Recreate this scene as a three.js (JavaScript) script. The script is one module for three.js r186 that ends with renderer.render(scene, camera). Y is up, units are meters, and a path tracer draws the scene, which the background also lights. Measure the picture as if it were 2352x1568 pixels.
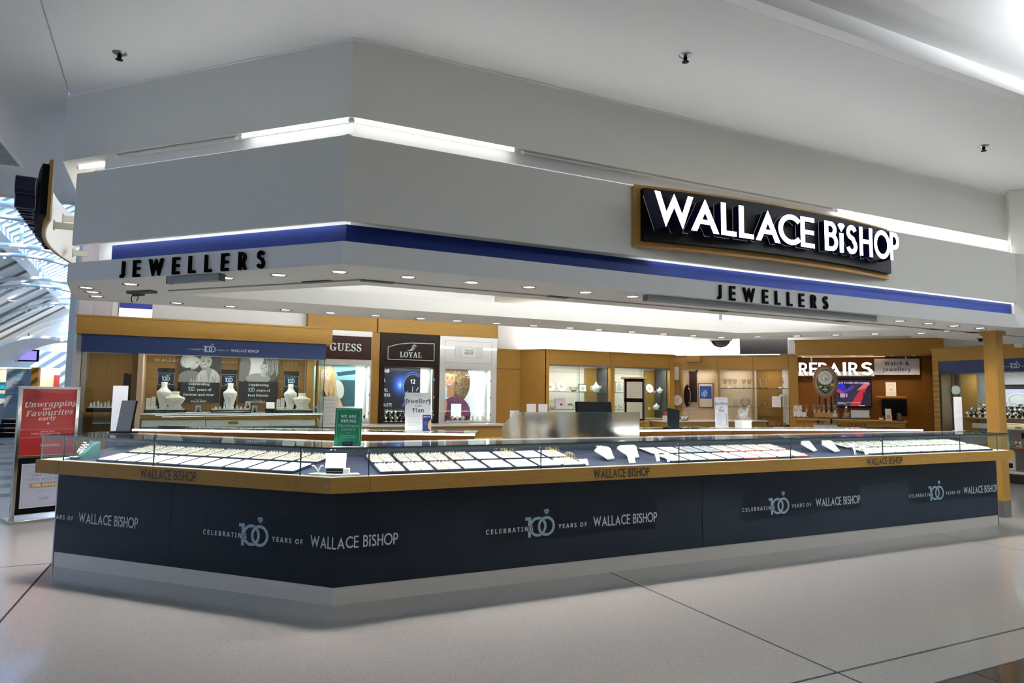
import * as THREE from 'three';
import { RoundedBoxGeometry } from 'three/addons/geometries/RoundedBoxGeometry.js';
import { mergeGeometries } from 'three/addons/utils/BufferGeometryUtils.js';
import { RectAreaLightUniformsLib } from 'three/addons/lights/RectAreaLightUniformsLib.js';
import { FontLoader } from 'three/addons/loaders/FontLoader.js';
import { TextGeometry } from 'three/addons/geometries/TextGeometry.js';
import { Sky } from 'three/addons/objects/Sky.js';
RectAreaLightUniformsLib.init();

// ---------- camera, sky, sun, large lights, exposure ----------
const scene = new THREE.Scene();
const renderer = new THREE.WebGLRenderer({ antialias: true });
renderer.shadowMap.enabled = true;
renderer.toneMapping = THREE.LinearToneMapping;
renderer.toneMappingExposure = 1.0;

const camera = new THREE.PerspectiveCamera(54.88, 2352 / 1568, 0.05, 200);
camera.position.set(-0.847, 1.4047, 4.5815);
{ // yaw 25.08 degrees to the right, 4.78 degrees up, rolled 0.70 degrees
  const R = new THREE.Vector3(0.9052309, 0.01220929, 0.42474457), U = new THREE.Vector3(-0.04641385, 0.99644721, 0.07027596), F = new THREE.Vector3(0.42237753, 0.08333, -0.90258149);
  camera.quaternion.setFromRotationMatrix(new THREE.Matrix4().makeBasis(R, U, F.negate()));
}
scene.add(camera);

const sky = new Sky();
sky.scale.setScalar(1000);
sky.material.uniforms.sunPosition.value.set(0.45, 0.8, 0.35);
sky.material.uniforms.turbidity.value = 7;
sky.material.uniforms.rayleigh.value = 0.7;
scene.add(sky);
scene.environmentIntensity = 1.7; scene.backgroundIntensity = 1.7;

const sun = new THREE.DirectionalLight(0xfff4e2, 9);
sun.position.set(9, 26, -2); sun.target.position.set(-3, 0, -24);
sun.castShadow = true; sun.shadow.mapSize.set(2048, 2048);
Object.assign(sun.shadow.camera, { left: -25, right: 25, top: 30, bottom: -30, near: 1, far: 80 });
scene.add(sun, sun.target);

function areaLight(w, h, color, power, pos, look, parent = scene) {   // pos and look in the parent's axes
  const l = new THREE.RectAreaLight(color, power, w, h);
  l.position.set(...pos);
  const p = new THREE.Vector3(...pos), q = new THREE.Vector3(...look);
  const m = new THREE.Matrix4().lookAt(p, q, Math.abs(q.clone().sub(p).normalize().y) > 0.99 ? new THREE.Vector3(0, 0, 1) : new THREE.Vector3(0, 1, 0));
  l.quaternion.setFromRotationMatrix(m);
  parent.add(l);
  return l;
}
const LIT = {          // how strongly each kind of fitting shines
  down: 4.6, downBack: 3.4, tubeHigh: 3.5, tubeLow: 24, caseTube: 62, unseenWash: 36, addedUplight: 33, unseenShopWindow: 0.24, unseenLaylight: 0.34, trough: 330, cabinet: 20
};

// ---------- helpers ----------
const D = Math.PI / 180;
const used = {};
function numbered(n) { const k = used[n] = (used[n] ?? -1) + 1; return k ? `${n}_${String(k).padStart(3, '0')}` : n; }
function tag(o, label, category, group) { o.userData.label = label; if (category) o.userData.category = category; if (group) o.userData.group = group; return o; }
function thing(name, label, category, pos = [0, 0, 0], turn = 0, group) {
  const o = new THREE.Group(); o.name = numbered(name); scene.add(o);
  o.position.set(...pos); o.rotation.y = turn * D;
  return tag(o, label, category, group);
}
const partNo = new WeakMap();
function nameIn(parent, n) {
  if (parent === scene) return numbered(n);
  let m = partNo.get(parent); if (!m) partNo.set(parent, m = {});
  const k = m[n] = (m[n] ?? -1) + 1;
  return k ? `${n}_${String(k).padStart(3, '0')}` : n;
}
function obj(name, geo, mat, parent = scene, label) {
  const m = new THREE.Mesh(Array.isArray(geo) ? merge(geo) : geo, mat);
  m.name = nameIn(parent, name); m.castShadow = m.receiveShadow = true;
  parent.add(m);
  if (label) m.userData.label = label;
  return m;
}
function struct(name, geo, mat, parent = scene) { const m = obj(name, geo, mat, parent); if (parent === scene) m.userData.kind = 'structure'; return m; }
function structGroup(name) { const g = new THREE.Group(); g.name = numbered(name); g.userData.kind = 'structure'; scene.add(g); return g; }
function copyOf(o, label, pos, turn = 0, group) {
  const c = o.clone(); c.name = numbered(o.name.replace(/_\d{3}$/, '')); scene.add(c);
  c.position.set(...pos); c.rotation.y = turn * D;
  c.userData = { ...o.userData, label }; if (group) c.userData.group = group;
  return c;
}
// frame of a run of shopfitting: local x along it to the right as seen from the front, z out of it, y up
const inFrame = (turn, x, y, z) => { const c = Math.cos(turn * D), s = Math.sin(turn * D); return [c * x + s * z, y, -s * x + c * z]; };
const ORD = ['first', 'second', 'third', 'fourth', 'fifth', 'sixth', 'seventh', 'eighth', 'ninth', 'tenth', 'eleventh', 'twelfth', 'thirteenth', 'fourteenth', 'fifteenth', 'sixteenth', 'seventeenth', 'eighteenth', 'nineteenth', 'twentieth', 'twenty-first', 'twenty-second', 'twenty-third', 'twenty-fourth', 'twenty-fifth', 'twenty-sixth', 'twenty-seventh', 'twenty-eighth'];
let seed = 7;
const rnd = () => { seed = (seed * 1664525 + 1013904223) % 4294967296; return seed / 4294967296; };
const rr = (a, b) => a + (b - a) * rnd();

function merge(list) {
  const out = list.map((g) => {
    const n = g.index ? g.toNonIndexed() : g;
    if (!n.attributes.normal) n.computeVertexNormals();
    if (!n.attributes.uv) n.setAttribute('uv', new THREE.BufferAttribute(new Float32Array(n.attributes.position.count * 2), 2));
    for (const k of Object.keys(n.attributes)) if (!['position', 'normal', 'uv'].includes(k)) n.deleteAttribute(k);
    n.morphAttributes = {}; n.groups = [];
    return n;
  });
  return out.length === 1 ? out[0] : mergeGeometries(out, false);
}
function metres(g, grain = 'h') {       // uv in metres from the faces' main directions; grain 'v' turns the pattern upright
  const n = g.index ? g.toNonIndexed() : g, p = n.attributes.position, q = n.attributes.normal, uv = new Float32Array(p.count * 2);
  for (let i = 0; i < p.count; i += 3) {
    const ax = Math.abs(q.getX(i) + q.getX(i + 1) + q.getX(i + 2)), ay = Math.abs(q.getY(i) + q.getY(i + 1) + q.getY(i + 2)), az = Math.abs(q.getZ(i) + q.getZ(i + 1) + q.getZ(i + 2));
    for (let k = i; k < i + 3; k++) {
      const x = p.getX(k), y = p.getY(k), z = p.getZ(k);
      let [u, v] = ax > ay && ax > az ? [z, y] : ay > az ? [x, z] : [x, y];
      if (grain === 'v') [u, v] = [v, u];
      uv[2 * k] = u; uv[2 * k + 1] = v;
    }
  }
  n.setAttribute('uv', new THREE.BufferAttribute(uv, 2));
  return n;
}
function bx(x0, x1, y0, y1, z0, z1, r = 0, grain = 'h') {
  const w = Math.abs(x1 - x0), h = Math.abs(y1 - y0), d = Math.abs(z1 - z0);
  const g = r > 0 ? new RoundedBoxGeometry(w, h, d, 1, Math.min(r, w / 2.01, h / 2.01, d / 2.01)) : new THREE.BoxGeometry(w, h, d);
  g.translate((x0 + x1) / 2, (y0 + y1) / 2, (z0 + z1) / 2);
  return metres(g, grain);
}
function prism(pts, y0, y1, grain = 'h', holes = []) {     // pts: [x, z]
  const s = new THREE.Shape(pts.map(([x, z]) => new THREE.Vector2(x, -z)));
  for (const h of holes) s.holes.push(new THREE.Path(h.map(([x, z]) => new THREE.Vector2(x, -z))));
  const g = new THREE.ExtrudeGeometry(s, { depth: y1 - y0, bevelEnabled: false, steps: 1 });
  g.rotateX(-Math.PI / 2); g.translate(0, y0, 0);
  return metres(g.index ? g.toNonIndexed() : g, grain);
}
function rod(a, b, r, seg = 8) {
  const p = new THREE.Vector3(...a), q = new THREE.Vector3(...b), L = p.distanceTo(q);
  const g = new THREE.CylinderGeometry(r, r, L, seg, 1);
  g.applyQuaternion(new THREE.Quaternion().setFromUnitVectors(new THREE.Vector3(0, 1, 0), q.clone().sub(p).normalize()));
  g.translate((a[0] + b[0]) / 2, (a[1] + b[1]) / 2, (a[2] + b[2]) / 2);
  return g;
}
function lathe(prof, seg = 20, pos = [0, 0, 0], sx = 1, sz = 1) {
  const g = new THREE.LatheGeometry(prof.map(([r, y]) => new THREE.Vector2(r, y)), seg);
  if (sx !== 1 || sz !== 1) { g.scale(sx, 1, sz); g.computeVertexNormals(); }
  g.translate(...pos); return g;
}
function tube(pts, r, seg = 24, rad = 6) { return new THREE.TubeGeometry(new THREE.CatmullRomCurve3(pts.map((p) => new THREE.Vector3(...p))), seg, r, rad); }
function card(w, h, pos, tilt = 0, yaw = 0) {     // a flat printed face, uv 0..1, facing +z
  const g = new THREE.PlaneGeometry(w, h); g.rotateX(tilt); g.rotateY(yaw); g.translate(...pos); return g;
}
function sheetAt(g, tilt, yaw, pos) { g.rotateX(tilt); g.rotateY(yaw); g.translate(...pos); return g; }

// ---------- the house lettering, drawn from strokes (unit cap height) ----------
const arc = (cx, cy, rx, ry, a0, a1, n = 18) => Array.from({ length: n + 1 }, (_, i) => { const a = (a0 + (a1 - a0) * i / n) * D; return [cx + rx * Math.cos(a), cy + ry * Math.sin(a)]; });
function outline(raw, w, closed, cutH) {
  const pts = raw.filter((p, i) => !i || Math.hypot(p[0] - raw[i - 1][0], p[1] - raw[i - 1][1]) > 1e-4);
  const n = pts.length, L = [], Rr = [], h = w / 2;
  const dir = (i, j) => { const x = pts[j][0] - pts[i][0], y = pts[j][1] - pts[i][1], l = Math.hypot(x, y) || 1; return [x / l, y / l]; };
  for (let i = 0; i < n; i++) {
    const a = closed ? (i + n - 1) % n : i - 1, b = closed ? (i + 1) % n : i + 1;
    const d0 = a >= 0 ? dir(a, i) : dir(i, b), d1 = b < n ? dir(i, b) : dir(a, i);
    let nx = -(d0[1] + d1[1]), ny = d0[0] + d1[0]; const l = Math.hypot(nx, ny) || 1; nx /= l; ny /= l;
    const k = h / Math.max(0.25, nx * -d0[1] + ny * d0[0]);
    let p = [pts[i][0] + nx * k, pts[i][1] + ny * k], q = [pts[i][0] - nx * k, pts[i][1] - ny * k];
    if (cutH && !closed && (i === 0 || i === n - 1) && Math.abs(d0[1]) > 0.3) {
      const slide = (r) => { const t = (pts[i][1] - r[1]) / d0[1]; return [r[0] + d0[0] * t, pts[i][1]]; };
      p = slide(p); q = slide(q);
    }
    L.push(p); Rr.push(q);
  }
  return closed ? { outer: Rr, hole: L } : { outer: [...L, ...Rr.reverse()] };
}
const SW = 0.15;
const rect = (x0, x1, y0, y1) => ({ outer: [[x0, y0], [x1, y0], [x1, y1], [x0, y1]] });
const GL = {
  W: [1.24, () => [outline([[0.09, 1], [0.36, 0.2], [0.62, 0.8], [0.88, 0.2], [1.15, 1]], SW, false, true)]],
  A: [0.86, () => [outline([[0.09, 0], [0.43, 0.8], [0.77, 0]], SW, false, true), rect(0.2, 0.66, 0.24, 0.365)]],
  L: [0.5, () => [rect(0, SW, 0, 1), rect(SW, 0.5, 0, 0.135)]],
  C: [0.82, () => [outline(arc(0.5, 0.5, 0.42, 0.42, 42, 318, 26), SW)]],
  E: [0.54, () => [rect(0, SW, 0, 1), rect(SW, 0.54, 0, 0.132), rect(SW, 0.54, 0.868, 1), rect(SW, 0.52, 0.44, 0.57)]],
  B: [0.58, () => [rect(0, SW, 0, 1), outline([[SW, 0.93], [0.28, 0.93], ...arc(0.28, 0.735, 0.17, 0.19, 90, -90, 10), [SW, 0.545]], 0.135), outline([[SW, 0.545], [0.3, 0.545], ...arc(0.3, 0.31, 0.205, 0.235, 90, -90, 10), [SW, 0.075]], 0.135)]],
  i: [0.2, () => [rect(0.02, 0.18, 0, 0.66), { outer: [[0.1, 0.72], [0.25, 0.93], [0.17, 1], [0.03, 1], [-0.05, 0.93]] }]],
  S: [0.56, () => [outline([...arc(0.28, 0.745, 0.185, 0.18, 20, 240, 14), [0.34, 0.53], ...arc(0.27, 0.27, 0.2, 0.195, 50, -165, 14)], SW)]],
  H: [0.68, () => [rect(0, SW, 0, 1), rect(0.68 - SW, 0.68, 0, 1), rect(SW, 0.68 - SW, 0.44, 0.57)]],
  O: [1.0, () => [outline(arc(0.5, 0.5, 0.43, 0.43, 0, 360 - 10, 35), SW, true)]],
  P: [0.56, () => [rect(0, SW, 0, 1), outline([[SW, 0.925], [0.27, 0.925], ...arc(0.27, 0.695, 0.215, 0.23, 90, -90, 12), [SW, 0.465]], 0.135)]],
  J: [0.4, () => [outline([[0.3, 1], [0.3, 0.24], ...arc(0.16, 0.24, 0.14, 0.165, 0, -130, 9)], SW)]],
  R: [0.6, () => [rect(0, SW, 0, 1), outline([[SW, 0.925], [0.27, 0.925], ...arc(0.27, 0.7, 0.2, 0.225, 90, -90, 12), [SW, 0.475]], 0.135), outline([[0.27, 0.5], [0.5, 0]], SW, false, true)]],
  ' ': [0.32, () => []],
};
const GAP = 0.085;
function futWidth(t) { return [...t].reduce((s, c) => s + GL[c][0] + GAP, -GAP); }
function futShapes(ch, h, sx) {
  return GL[ch][1]().map(({ outer, hole }) => {
    const s = new THREE.Shape(outer.map(([x, y]) => new THREE.Vector2(x * h * sx, y * h)));
    if (hole) s.holes.push(new THREE.Path(hole.map(([x, y]) => new THREE.Vector2(x * h * sx, y * h))));
    return s;
  });
}
function drawFut(c, text, x, base, h, width, color) {     // canvas: left edge x, baseline, cap height, total width
  const sx = width / futWidth(text); let at = x; c.fillStyle = color;
  for (const ch of text) {
    for (const { outer, hole } of GL[ch][1]()) {
      c.beginPath();
      outer.forEach(([a, b], i) => c[i ? 'lineTo' : 'moveTo'](at + a * sx, base - b * h)); c.closePath();
      if (hole) { hole.slice().reverse().forEach(([a, b], i) => c[i ? 'lineTo' : 'moveTo'](at + a * sx, base - b * h)); c.closePath(); }
      c.fill('evenodd');
    }
    at += (GL[ch][0] + GAP) * sx;
  }
}
// ---------- textures ----------
function canvasTex(w, h, draw, opt = {}) {
  const cv = document.createElement('canvas'); cv.width = w; cv.height = h;
  const c = cv.getContext('2d'); draw(c, w, h);
  const t = new THREE.CanvasTexture(cv); if (!opt.data) t.colorSpace = THREE.SRGBColorSpace;
  t.magFilter = THREE.LinearFilter;
  if (opt.rep) { t.wrapS = t.wrapT = THREE.RepeatWrapping; t.repeat.set(...opt.rep); }
  return t;
}
function text(c, s, x, y, font, color, align = 'center', track = 0) {
  c.font = font; c.fillStyle = color; c.textBaseline = 'alphabetic';
  if (!track) { c.textAlign = align; c.fillText(s, x, y); return; }
  c.textAlign = 'left';
  const w = [...s].reduce((a, ch) => a + c.measureText(ch).width + track, -track);
  let at = align === 'center' ? x - w / 2 : align === 'right' ? x - w : x;
  for (const ch of s) { c.fillText(ch, at, y); at += c.measureText(ch).width + track; }
}
function greek(c, x, y, w, n, step, color, th = 2) { c.fillStyle = color; for (let i = 0; i < n; i++) { let a = x; const end = x + w * (i === n - 1 ? 0.6 : 0.92 + 0.08 * rnd()); while (a < end) { const l = 6 + rnd() * 16; c.fillRect(a, y + i * step, Math.min(l, end - a), th); a += l + 4; } } }
function hundred(c, x, y, h, color, back) {   // the figure one hundred with its noughts as two linked rings, the second set with a stone; y is the foot
  c.fillStyle = color;
  c.fillRect(x + h * 0.16, y - h, h * 0.17, h);
  c.fillRect(x, y - h, h * 0.2, h * 0.16);
  c.lineWidth = h * 0.14; c.strokeStyle = color;
  const r = h * 0.42;
  for (const k of [0.72, 1.2]) { c.beginPath(); c.arc(x + h * k, y - h * 0.5, r, 0, Math.PI * 2); c.stroke(); }
  c.lineWidth = h * 0.03; c.strokeStyle = back;
  c.beginPath(); c.arc(x + h * 1.2, y - h * 0.5, r + h * 0.085, Math.PI * 0.72, Math.PI * 1.28); c.stroke();
  c.beginPath(); c.arc(x + h * 0.72, y - h * 0.5, r + h * 0.085, -Math.PI * 0.2, -Math.PI * 0.02); c.stroke();
  const dx = x + h * 1.2, dy = y - h * 1.04; c.fillStyle = color;
  c.beginPath(); c.moveTo(dx, dy); c.lineTo(dx - h * 0.17, dy - h * 0.2); c.lineTo(dx - h * 0.1, dy - h * 0.3); c.lineTo(dx + h * 0.1, dy - h * 0.3); c.lineTo(dx + h * 0.17, dy - h * 0.2); c.closePath(); c.fill();
  c.strokeStyle = back; c.lineWidth = h * 0.015; c.beginPath(); c.moveTo(dx - h * 0.17, dy - h * 0.2); c.lineTo(dx + h * 0.17, dy - h * 0.2); c.moveTo(dx - h * 0.06, dy - h * 0.2); c.lineTo(dx, dy); c.lineTo(dx + h * 0.06, dy - h * 0.2); c.stroke();
}
const mat = (o) => new THREE.MeshStandardMaterial({ roughness: 0.6, ...o });
const phys = (o) => new THREE.MeshPhysicalMaterial({ roughness: 0.4, ...o });
const glow = (color, k, o = {}) => new THREE.MeshStandardMaterial({ color: 0x222222, emissive: color, emissiveIntensity: k, roughness: 0.5, ...o });

const oakTex = canvasTex(1024, 512, (c, w, h) => {
  c.fillStyle = '#a07a3a'; c.fillRect(0, 0, w, h);
  for (let i = 0; i < 5200; i++) {
    const y = rnd() * h, x = rnd() * w, l = 40 + rnd() * 260, d = rnd();
    c.fillStyle = d < 0.5 ? `rgba(118,80,24,${0.05 + rnd() * 0.12})` : `rgba(204,160,82,${0.04 + rnd() * 0.1})`;
    for (const ox of [0, -w]) c.fillRect(x + ox, y, l, 0.6 + rnd() * 1.3);
  }
  for (let i = 0; i < 1500; i++) { c.fillStyle = `rgba(90,54,16,${0.1 + rnd() * 0.15})`; c.fillRect(rnd() * w, rnd() * h, 4 + rnd() * 14, 0.8); }
}, { rep: [1 / 1.3, 1 / 0.65] });
const oakBump = canvasTex(512, 256, (c, w, h) => { c.fillStyle = '#808080'; c.fillRect(0, 0, w, h); for (let i = 0; i < 2500; i++) { const v = 90 + rnd() * 70 | 0; c.fillStyle = `rgba(${v},${v},${v},.4)`; c.fillRect(rnd() * w, rnd() * h, 10 + rnd() * 60, 1); } }, { data: true, rep: [1 / 0.8, 1 / 0.4] });
const terrazzo = canvasTex(1024, 1024, (c, w, h) => {
  c.fillStyle = '#c6c6c3'; c.fillRect(0, 0, w, h);
  const spot = (x, y, r, col) => { c.fillStyle = col; for (const ox of [0, w, -w]) for (const oy of [0, h, -h]) { if (x + ox < -r || x + ox > w + r || y + oy < -r || y + oy > h + r) continue; c.beginPath(); c.ellipse(x + ox, y + oy, r, r * (0.5 + 0.5 * rnd()), rnd() * 3, 0, 7); c.fill(); } };
  for (let i = 0; i < 9000; i++) { const v = 178 + rnd() * 52 | 0; spot(rnd() * w, rnd() * h, 1 + rnd() * 4.5, `rgba(${v},${v},${v - 2},.55)`); }
  for (let i = 0; i < 1900; i++) { const v = 130 + rnd() * 40 | 0; spot(rnd() * w, rnd() * h, 0.8 + rnd() * 2.6, `rgba(${v},${v - 1},${v - 4},.6)`); }
  for (let i = 0; i < 260; i++) spot(rnd() * w, rnd() * h, 1 + rnd() * 2.4, `rgba(70,66,60,.65)`);
  for (let i = 0; i < 1200; i++) spot(rnd() * w, rnd() * h, 1 + rnd() * 3, `rgba(238,236,230,.6)`);
}, { rep: [1 / 1.1, 1 / 1.1] });
const smallNoise = canvasTex(512, 512, (c, w, h) => { const d = c.createImageData(w, h); for (let i = 0; i < w * h; i++) { const v = 110 + rnd() * 36; d.data.set([v, v, v, 255], i * 4); } c.putImageData(d, 0, 0); }, { data: true, rep: [1 / 0.35, 1 / 0.35] });
const graniteTex = (base, a, b) => canvasTex(256, 256, (c, w, h) => { c.fillStyle = base; c.fillRect(0, 0, w, h); for (let i = 0; i < 3500; i++) { c.fillStyle = rnd() < 0.5 ? a : b; c.fillRect(rnd() * w, rnd() * h, 1 + rnd() * 3, 1 + rnd() * 3); } }, { rep: [1 / 0.5, 1 / 0.5] });

const M = {
  oak: phys({ map: oakTex, bumpMap: oakBump, bumpScale: 0.0004, roughness: 0.5, specularIntensity: 0.35, clearcoat: 0.06, clearcoatRoughness: 0.3 }),
  oakDark: phys({ color: 0xb49a78, map: oakTex, roughness: 0.5, specularIntensity: 0.35 }),
  plaster: mat({ color: 0xd9d8d4, bumpMap: smallNoise, bumpScale: 0.0004, roughness: 0.75 }),
  fascia: mat({ color: 0xdfded6, bumpMap: smallNoise, bumpScale: 0.0004, roughness: 0.6 }),
  ceiling: mat({ color: 0xe6e6e3, bumpMap: smallNoise, bumpScale: 0.0003, roughness: 0.7 }),
  white: mat({ color: 0xececea, roughness: 0.5 }),
  whiteGloss: phys({ color: 0xeeeeec, roughness: 0.25, clearcoat: 0.5 }),
  steelWhite: mat({ color: 0xe6ebee, roughness: 0.4 }),
  terrazzo: phys({ color: 0xe0e0e0, map: terrazzo, roughness: 0.28, specularIntensity: 1, clearcoat: 0.6, clearcoatRoughness: 0.1 }),
  joint: mat({ color: 0x2a241f, roughness: 0.8 }),
  darkTile: phys({ map: graniteTex('#3a3433', 'rgba(20,18,18,.6)', 'rgba(92,84,80,.5)'), roughness: 0.15, clearcoat: 0.4, clearcoatRoughness: 0.08 }),
  greyTile: phys({ map: graniteTex('#77736f', 'rgba(50,48,46,.5)', 'rgba(150,146,140,.5)'), roughness: 0.2, clearcoat: 0.3, clearcoatRoughness: 0.1 }),
  pinkTile: phys({ map: graniteTex('#a58f88', 'rgba(90,74,70,.5)', 'rgba(200,184,176,.5)'), roughness: 0.2, clearcoat: 0.3, clearcoatRoughness: 0.1 }),
  navy: phys({ color: 0x0d1824, roughness: 0.5, specularIntensity: 0.5, bumpMap: smallNoise, bumpScale: 0.0003 }),
  navyBlue: phys({ color: 0x0b2a5c, roughness: 0.5 }),
  blueBand: phys({ color: 0x0a215c, roughness: 0.6, specularIntensity: 0.3 }),
  navyLeather: mat({ color: 0x1d2544, roughness: 0.55 }),
  cream: mat({ color: 0xe9e3d2, roughness: 0.6 }),
  padWhite: mat({ color: 0xf2f0ea, roughness: 0.55 }),
  red: mat({ color: 0xa8413f, roughness: 0.6 }),
  kicker: phys({ color: 0xd9d3c8, roughness: 0.38, metalness: 0.1, bumpMap: smallNoise, bumpScale: 0.0002 }),
  chrome: phys({ color: 0xe2e2e2, metalness: 1, roughness: 0.12 }),
  steel: phys({ color: 0x9a9a98, metalness: 0.9, roughness: 0.35 }),
  silver: phys({ color: 0xeaeaea, metalness: 1, roughness: 0.16 }),
  gold: phys({ color: 0xe0b860, metalness: 1, roughness: 0.2 }),
  jewelSilver: phys({ color: 0xe9e9e4, metalness: 0.35, roughness: 0.22 }), jewelGold: phys({ color: 0xdcb862, metalness: 0.5, roughness: 0.25 }),
  black: phys({ color: 0x0b0c0e, roughness: 0.6, specularIntensity: 0.2 }),
  blackGloss: phys({ color: 0x08090c, roughness: 0.12, clearcoat: 0.6 }),
  letterBlack: phys({ color: 0x08080a, roughness: 0.8, specularIntensity: 0.1 }),
  letterReturn: phys({ color: 0x10143a, roughness: 0.3, metalness: 0.3 }),
  darkWood: phys({ color: 0x2a1c16, roughness: 0.5, specularIntensity: 0.3, bumpMap: oakBump, bumpScale: 0.0006 }),
  brown: phys({ color: 0x8a5228, roughness: 0.3, clearcoat: 0.4 }),
  green: mat({ color: 0x2c5f58, roughness: 0.5 }),
  glass: phys({ color: 0xf6fbf9, transmission: 1, thickness: 0, roughness: 0.0, ior: 1.5, specularIntensity: 0.5 }),
  glassEdge: phys({ color: 0x14302a, roughness: 0.12, clearcoat: 0.6 }),
  glassEdgePale: phys({ color: 0x5c7f78, roughness: 0.15, clearcoat: 0.5 }),
  frost: phys({ color: 0xe6eeea, transmission: 1, thickness: 0.004, roughness: 0.34, ior: 1.25 }),
  acrylic: phys({ color: 0xf7f7f7, roughness: 0.22, clearcoat: 0.5 }),
  crystal: phys({ color: 0xffffff, transmission: 1, thickness: 0.01, roughness: 0.03, ior: 1.5, attenuationColor: new THREE.Color(0xf2f6f6), attenuationDistance: 0.5 }),
  paper: mat({ color: 0xf0efeb, roughness: 0.7 }),
  porcelain: phys({ color: 0xf3f2ee, roughness: 0.18, clearcoat: 0.7 }),
  grey: mat({ color: 0x8d8f90, roughness: 0.5 }),
  greyDark: mat({ color: 0x4a4c4e, roughness: 0.5 }),
  cardboard: mat({ color: 0xb98f55, roughness: 0.8 }),
  tilePier: phys({ color: 0xcfc6c8, roughness: 0.3 }),
  lamp: glow(0xfff2f4, 6), tube: glow(0xffffff, 5), tubeStrong: glow(0xffffff, 14), tubeBlue: glow(0xf2f5ff, 5), addedTubeGlow: glow(0xffffff, 0.6), dead: mat({ color: 0xb9bab6 }),
};

// ---------- floor: terrazzo fields between dark joints ----------
const PL = (o, t) => [-0.4142 * o - 0.70711 * t, o - 0.70711 * t];      // a point t along the left chamfer, o in front of it
const CO = (o) => [-0.4142 * o, o];
{
  const floor = structGroup('floor');
  obj('joint_bed', bx(-16, 18, -0.12, -0.006, -38, 10), M.joint, floor);
  const X0 = -1.9, Z0 = 2.1, P = 4.1, Gp = 0.008;
  for (let i = -4; i <= 4; i++) for (let k = -10; k <= 1; k++) {
    let x0 = Math.max(-16, X0 + i * P), x1 = Math.min(18, X0 + (i + 1) * P), z0 = Math.max(-38, Z0 + k * P), z1 = Math.min(10, Z0 + (k + 1) * P);
    if (x1 - x0 < 0.05 || z1 - z0 < 0.05) continue;
    const front = k === 0 && i >= 0;
    if (front) z1 = Z0 + 0.29;
    const g = bx(x0 + Gp, x1 - Gp, -0.03, 0, z0 + Gp, z1 - Gp);
    obj('floor_slab', g, M.terrazzo, floor);
  }
  // polished dark stone field in front on the right, laid in large squares
  for (let x = X0 + P; x < 16; x += 0.66) for (let z = 2.39; z < 5; z += 0.66) obj('stone_tile', bx(x + 0.003, x + 0.657, -0.03, 0, z + 0.003, z + 0.657), M.darkTile, floor);
  // mixed bands of dark, grey and rose stone let into the mall walk on the left
  const band = (z, w, list) => { let x = -9.8; for (const [len, m] of list) { obj('stone_tile', bx(x + 0.004, x + len - 0.004, -0.028, 0.0015, z, z + w), m, floor); x += len; } };
  const A = M.darkTile, B = M.greyTile, C = M.pinkTile, T = M.terrazzo;
  [-5.4, -6.6, -7.8, -8.9, -10.1, -11.4, -12.7, -14.2, -15.6, -17, -18.6, -20.2, -22].forEach((z, n) =>
    band(z, n % 3 === 1 ? 0.34 : 0.55, n % 2 ? [[1.6, B], [1.2, T], [1.5, A], [0.9, C], [1.1, B], [0.6, A]] : [[1.1, C], [1.4, A], [1.3, B], [0.9, T], [1.6, C], [0.5, B]]));
}
// ---------- the mall's ceilings ----------
{
  const c = structGroup('ceiling');
  const low = 3.984;
  obj('ceiling_panel', prism([[-14, 1.46], [-14, -5.95], [-2.5, -5.95], [-2.02, -2.0], [-1.944, -0.5], [-1.92, 1.46]], low, low + 0.1), M.ceiling, c);
  obj('ceiling_panel', prism([[-1.91, 1.46], [-1.935, -0.5], [-2.012, -2.0], [-2.1, -3], [17, -3], [17, 1.46]], low, low + 0.1), M.ceiling, c);
  obj('ceiling_step', bx(-14, 17, low, 4.118, 1.462, 1.56), M.white, c);
  obj('upper_ceiling', prism([[-16, 1.5], [18, 1.5], [18, 10], [-16, 10]], 4.118, 4.25, 'h', [[[-7, 4.6], [-7, 8.2], [11, 8.2], [11, 4.6]]]), M.ceiling, c);
  obj('vault_curtain', bx(-14, -2.3, low, 8.6, -6.15, -5.96), M.plaster, c);
  // unseen skylight panel behind the viewer, placed to light floor and fascia
  obj('unseen_skylight_curb', [bx(-7.1, 11.1, 4.118, 4.7, 4.5, 4.6), bx(-7.1, 11.1, 4.118, 4.7, 8.2, 8.3), bx(-7.1, -7, 4.118, 4.7, 4.5, 8.3), bx(11, 11.1, 4.118, 4.7, 4.5, 8.3)], M.white, c);
  obj('unseen_skylight_panel', bx(-7, 11, 4.66, 4.7, 4.6, 8.2), glow(0xeaf2ff, 0.36), c);
  areaLight(17.8, 3.5, 0xeaf2ff, LIT.unseenLaylight, [2, 4.63, 6.4], [2, 0, 6.4]);
}
// unseen uplight trough out of frame, placed to brighten the upper ceiling
{
  const t = thing('unseen_uplight_trough', 'unseen long white uplight trough hung outside the frame, lighting the upper ceiling', 'uplight', [9.2, 3.7, 2.95]);
  obj('trough', [bx(-5, 5, -0.06, -0.04, -0.12, 0.12), bx(-5, 5, -0.04, 0.06, -0.12, -0.1), bx(-5, 5, -0.04, 0.06, 0.1, 0.12)], M.white, t);
  obj('lamp_tube', rod([-4.9, 0, 0], [4.9, 0, 0], 0.02, 10), M.tube, t);
  areaLight(9.6, 0.16, 0xf4f8ff, LIT.trough, [0, 0.03, 0], [0, 1, 0], t);
  for (const x of [-4, 0, 4]) obj('hanger', rod([x, -0.05, 0], [x, 0.38, 0], 0.006, 6), M.steel, t);
}
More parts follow.
